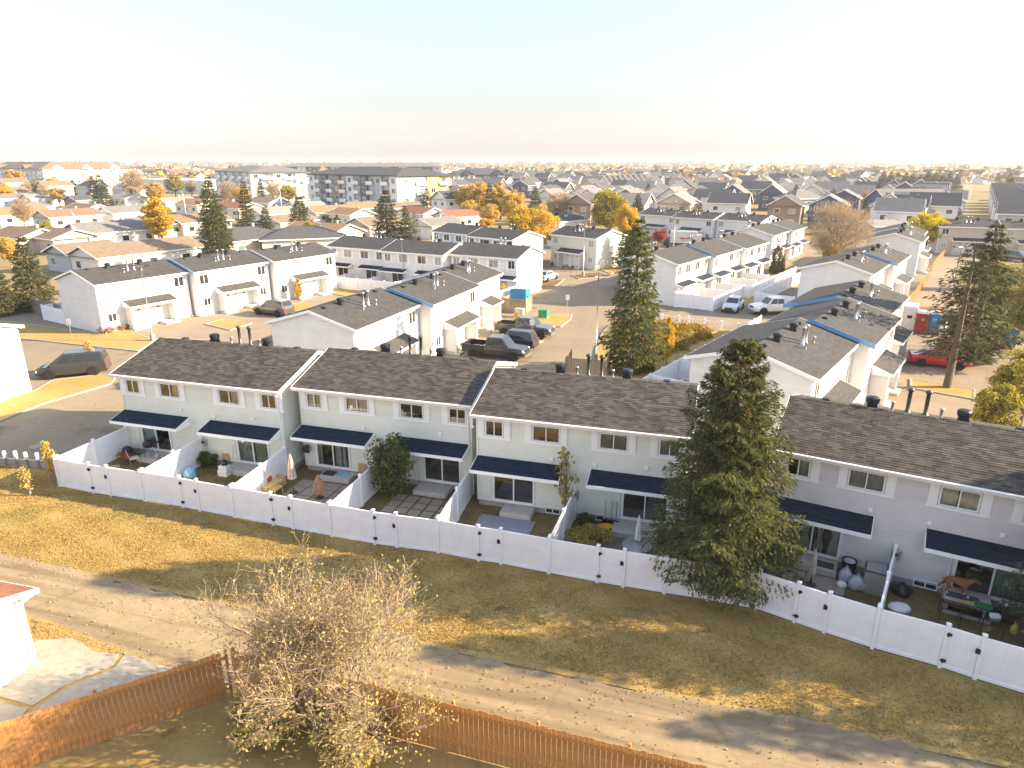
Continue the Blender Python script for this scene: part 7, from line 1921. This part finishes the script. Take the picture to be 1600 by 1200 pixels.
for i, (u, vb, vt, k_, m_) in enumerate(((28, 300, 264, 'round', 'leaf_orange'), (82, 306, 277, 'round', 'leaf_yellow'), (62, 310, 282, 'round2', 'leaf_olive'), (10, 318, 286, 'round2', 'leaf_gold'), (94, 322, 292, 'round', 'leaf_orange'), (145, 318, 298, 'small_round', 'leaf_red'), (198, 318, 299, 'small_round', 'leaf_gold'), (210, 312, 265, 'bare', 'leaf_tan'), (245, 322, 284, 'round', 'leaf_orange'), (275, 310, 273, 'round', 'leaf_olive'), (300, 308, 280, 'bare2', 'leaf_tan'), (40, 360, 310, 'bare2', 'leaf_tan'), (75, 372, 345, 'round2', 'leaf_mixed'), (18, 418, 370, 'round2', 'leaf_orange'), (362, 322, 283, 'bare', 'leaf_tan'), (431, 318, 285, 'bare', 'leaf_tan'), (452, 322, 288, 'round', 'leaf_mixed'), (535, 326, 296, 'bare', 'leaf_pink'), (572, 326, 298, 'bare2', 'leaf_pink'), (515, 360, 336, 'tall', 'leaf_green'), (528, 360, 335, 'tall', 'leaf_green'), (488, 384, 345, 'round2', 'leaf_mixed'), (432, 384, 360, 'small_round', 'leaf_orange'), (722, 372, 350, 'small_round', 'leaf_tan'), (760, 372, 340, 'round', 'leaf_gold'), (312, 402, 376, 'small_round', 'leaf_orange'))):
    nm = dict(leaf_orange='orange', leaf_yellow='yellow-green', leaf_olive='olive', leaf_gold='golden', leaf_red='reddish', leaf_tan='leafless tan', leaf_mixed='green-yellow', leaf_pink='pinkish bare', leaf_green='small green')[m_]
    dt('%s tree, %s from the left edge among the left bungalow trees' % (nm, ordinal(1 + sorted([q for q in (28, 82, 62, 10, 94, 145, 198, 210, 245, 275, 300, 40, 75, 18, 362, 431, 452, 535, 572, 515, 528, 488, 432, 722, 760, 312)]).index(u))), u, vb, vt, k_, m_, 1.15, group='trees among the left bungalows')
for i, (u, h_) in enumerate(((1211, 0), (1217, 4), (1222, 8), (1206, 6))):
    x, y = G(u, 428 - i); spruce(['tallest dark', 'second', 'third', 'lowest light'][i] + ' conical cedar behind the yards beyond the silver car', x, y, 5.4 - h_ * .28, 'c', .55, 'needles' if i == 0 else 'needles_far', group='conical cedars', name='cedar')
ri = random.Random(77)
cands = []
for Y in (170, 205, 245, 290, 345, 400, 460):
    x = 0.05 * Y
    while x < .78 * Y:
        x += ri.uniform(9, 22); y = Y + ri.uniform(-14, 14)
        if y < 180 and x < 75: continue
        u = to_u(x, y)
        if 1180 < u < 1480 and y < 215 or u > 1640 or .62 * y < x < .70 * y: continue
        cands.append((u, x, y))
cands.sort()
for i, (u, x, y) in enumerate(cands):
    k_ = ri.choice(['bare', 'bare2', 'bare', 'round', 'spr']); m_ = ri.choice(['leaf_tan', 'leaf_tan', 'leaf_pink', 'leaf_orange'])
    lb = ordinal(i + 1) + ' from the left among the trees between the newer houses'
    if k_ == 'spr': spruce('dark spruce, ' + lb, x, y, ri.uniform(7, 10), 'b', 1.2, group='trees between the newer houses')
    else: tree(dict(leaf_tan='tan', leaf_pink='pinkish', leaf_orange='orange')[m_] + ' tree, ' + lb, x, y, ri.uniform(5, 8), k_, m_, 1.0, 'trees between the newer houses')
cands = []
for Y in (270, 350, 410, 470):
    x = -.82 * Y
    while x < -.02 * Y:
        x += ri.uniform(14, 34); cands.append((to_u(x, Y), x, Y + ri.uniform(-12, 12)))
cands.sort()
for i, (u, x, y) in enumerate(cands):
    if any(math.hypot(x - a, y - b) < r_ * .6 for a, b, r_ in taken if r_ > 20): continue
    m_ = ri.choice(['leaf_tan', 'leaf_orange', 'leaf_tan', 'leaf_gold'])
    tree(dict(leaf_tan='tan', leaf_orange='orange', leaf_gold='golden')[m_] + ' tree, ' + ordinal(i + 1) + ' from the left in the far left distance', x, y, ri.uniform(6, 9), ri.choice(['bare', 'bare2', 'round']), m_, 1.1, 'trees in the far left distance')

# ------------------------------------------------------------------ the air: a thin autumn haze over the whole scene
hz, hnt, hout = _nt('haze_air')
hv = N(hnt, 'ShaderNodeVolumePrincipled')
hv.inputs['Color'].default_value = (0.93, 0.95, 1.0, 1)
hv.inputs['Density'].default_value = 0.00021
hv.inputs['Anisotropy'].default_value = 0.2
hnt.links.new(hv.outputs[0], hout.inputs['Volume'])
hb = MB(); hb.box(-9200, 9200, -150, 11200, -1.1, 26.0)
ho = hb.obj('haze', hz); ho['kind'] = 'stuff'; tag(ho, 'thin pale haze lying over the distant town', 'haze')
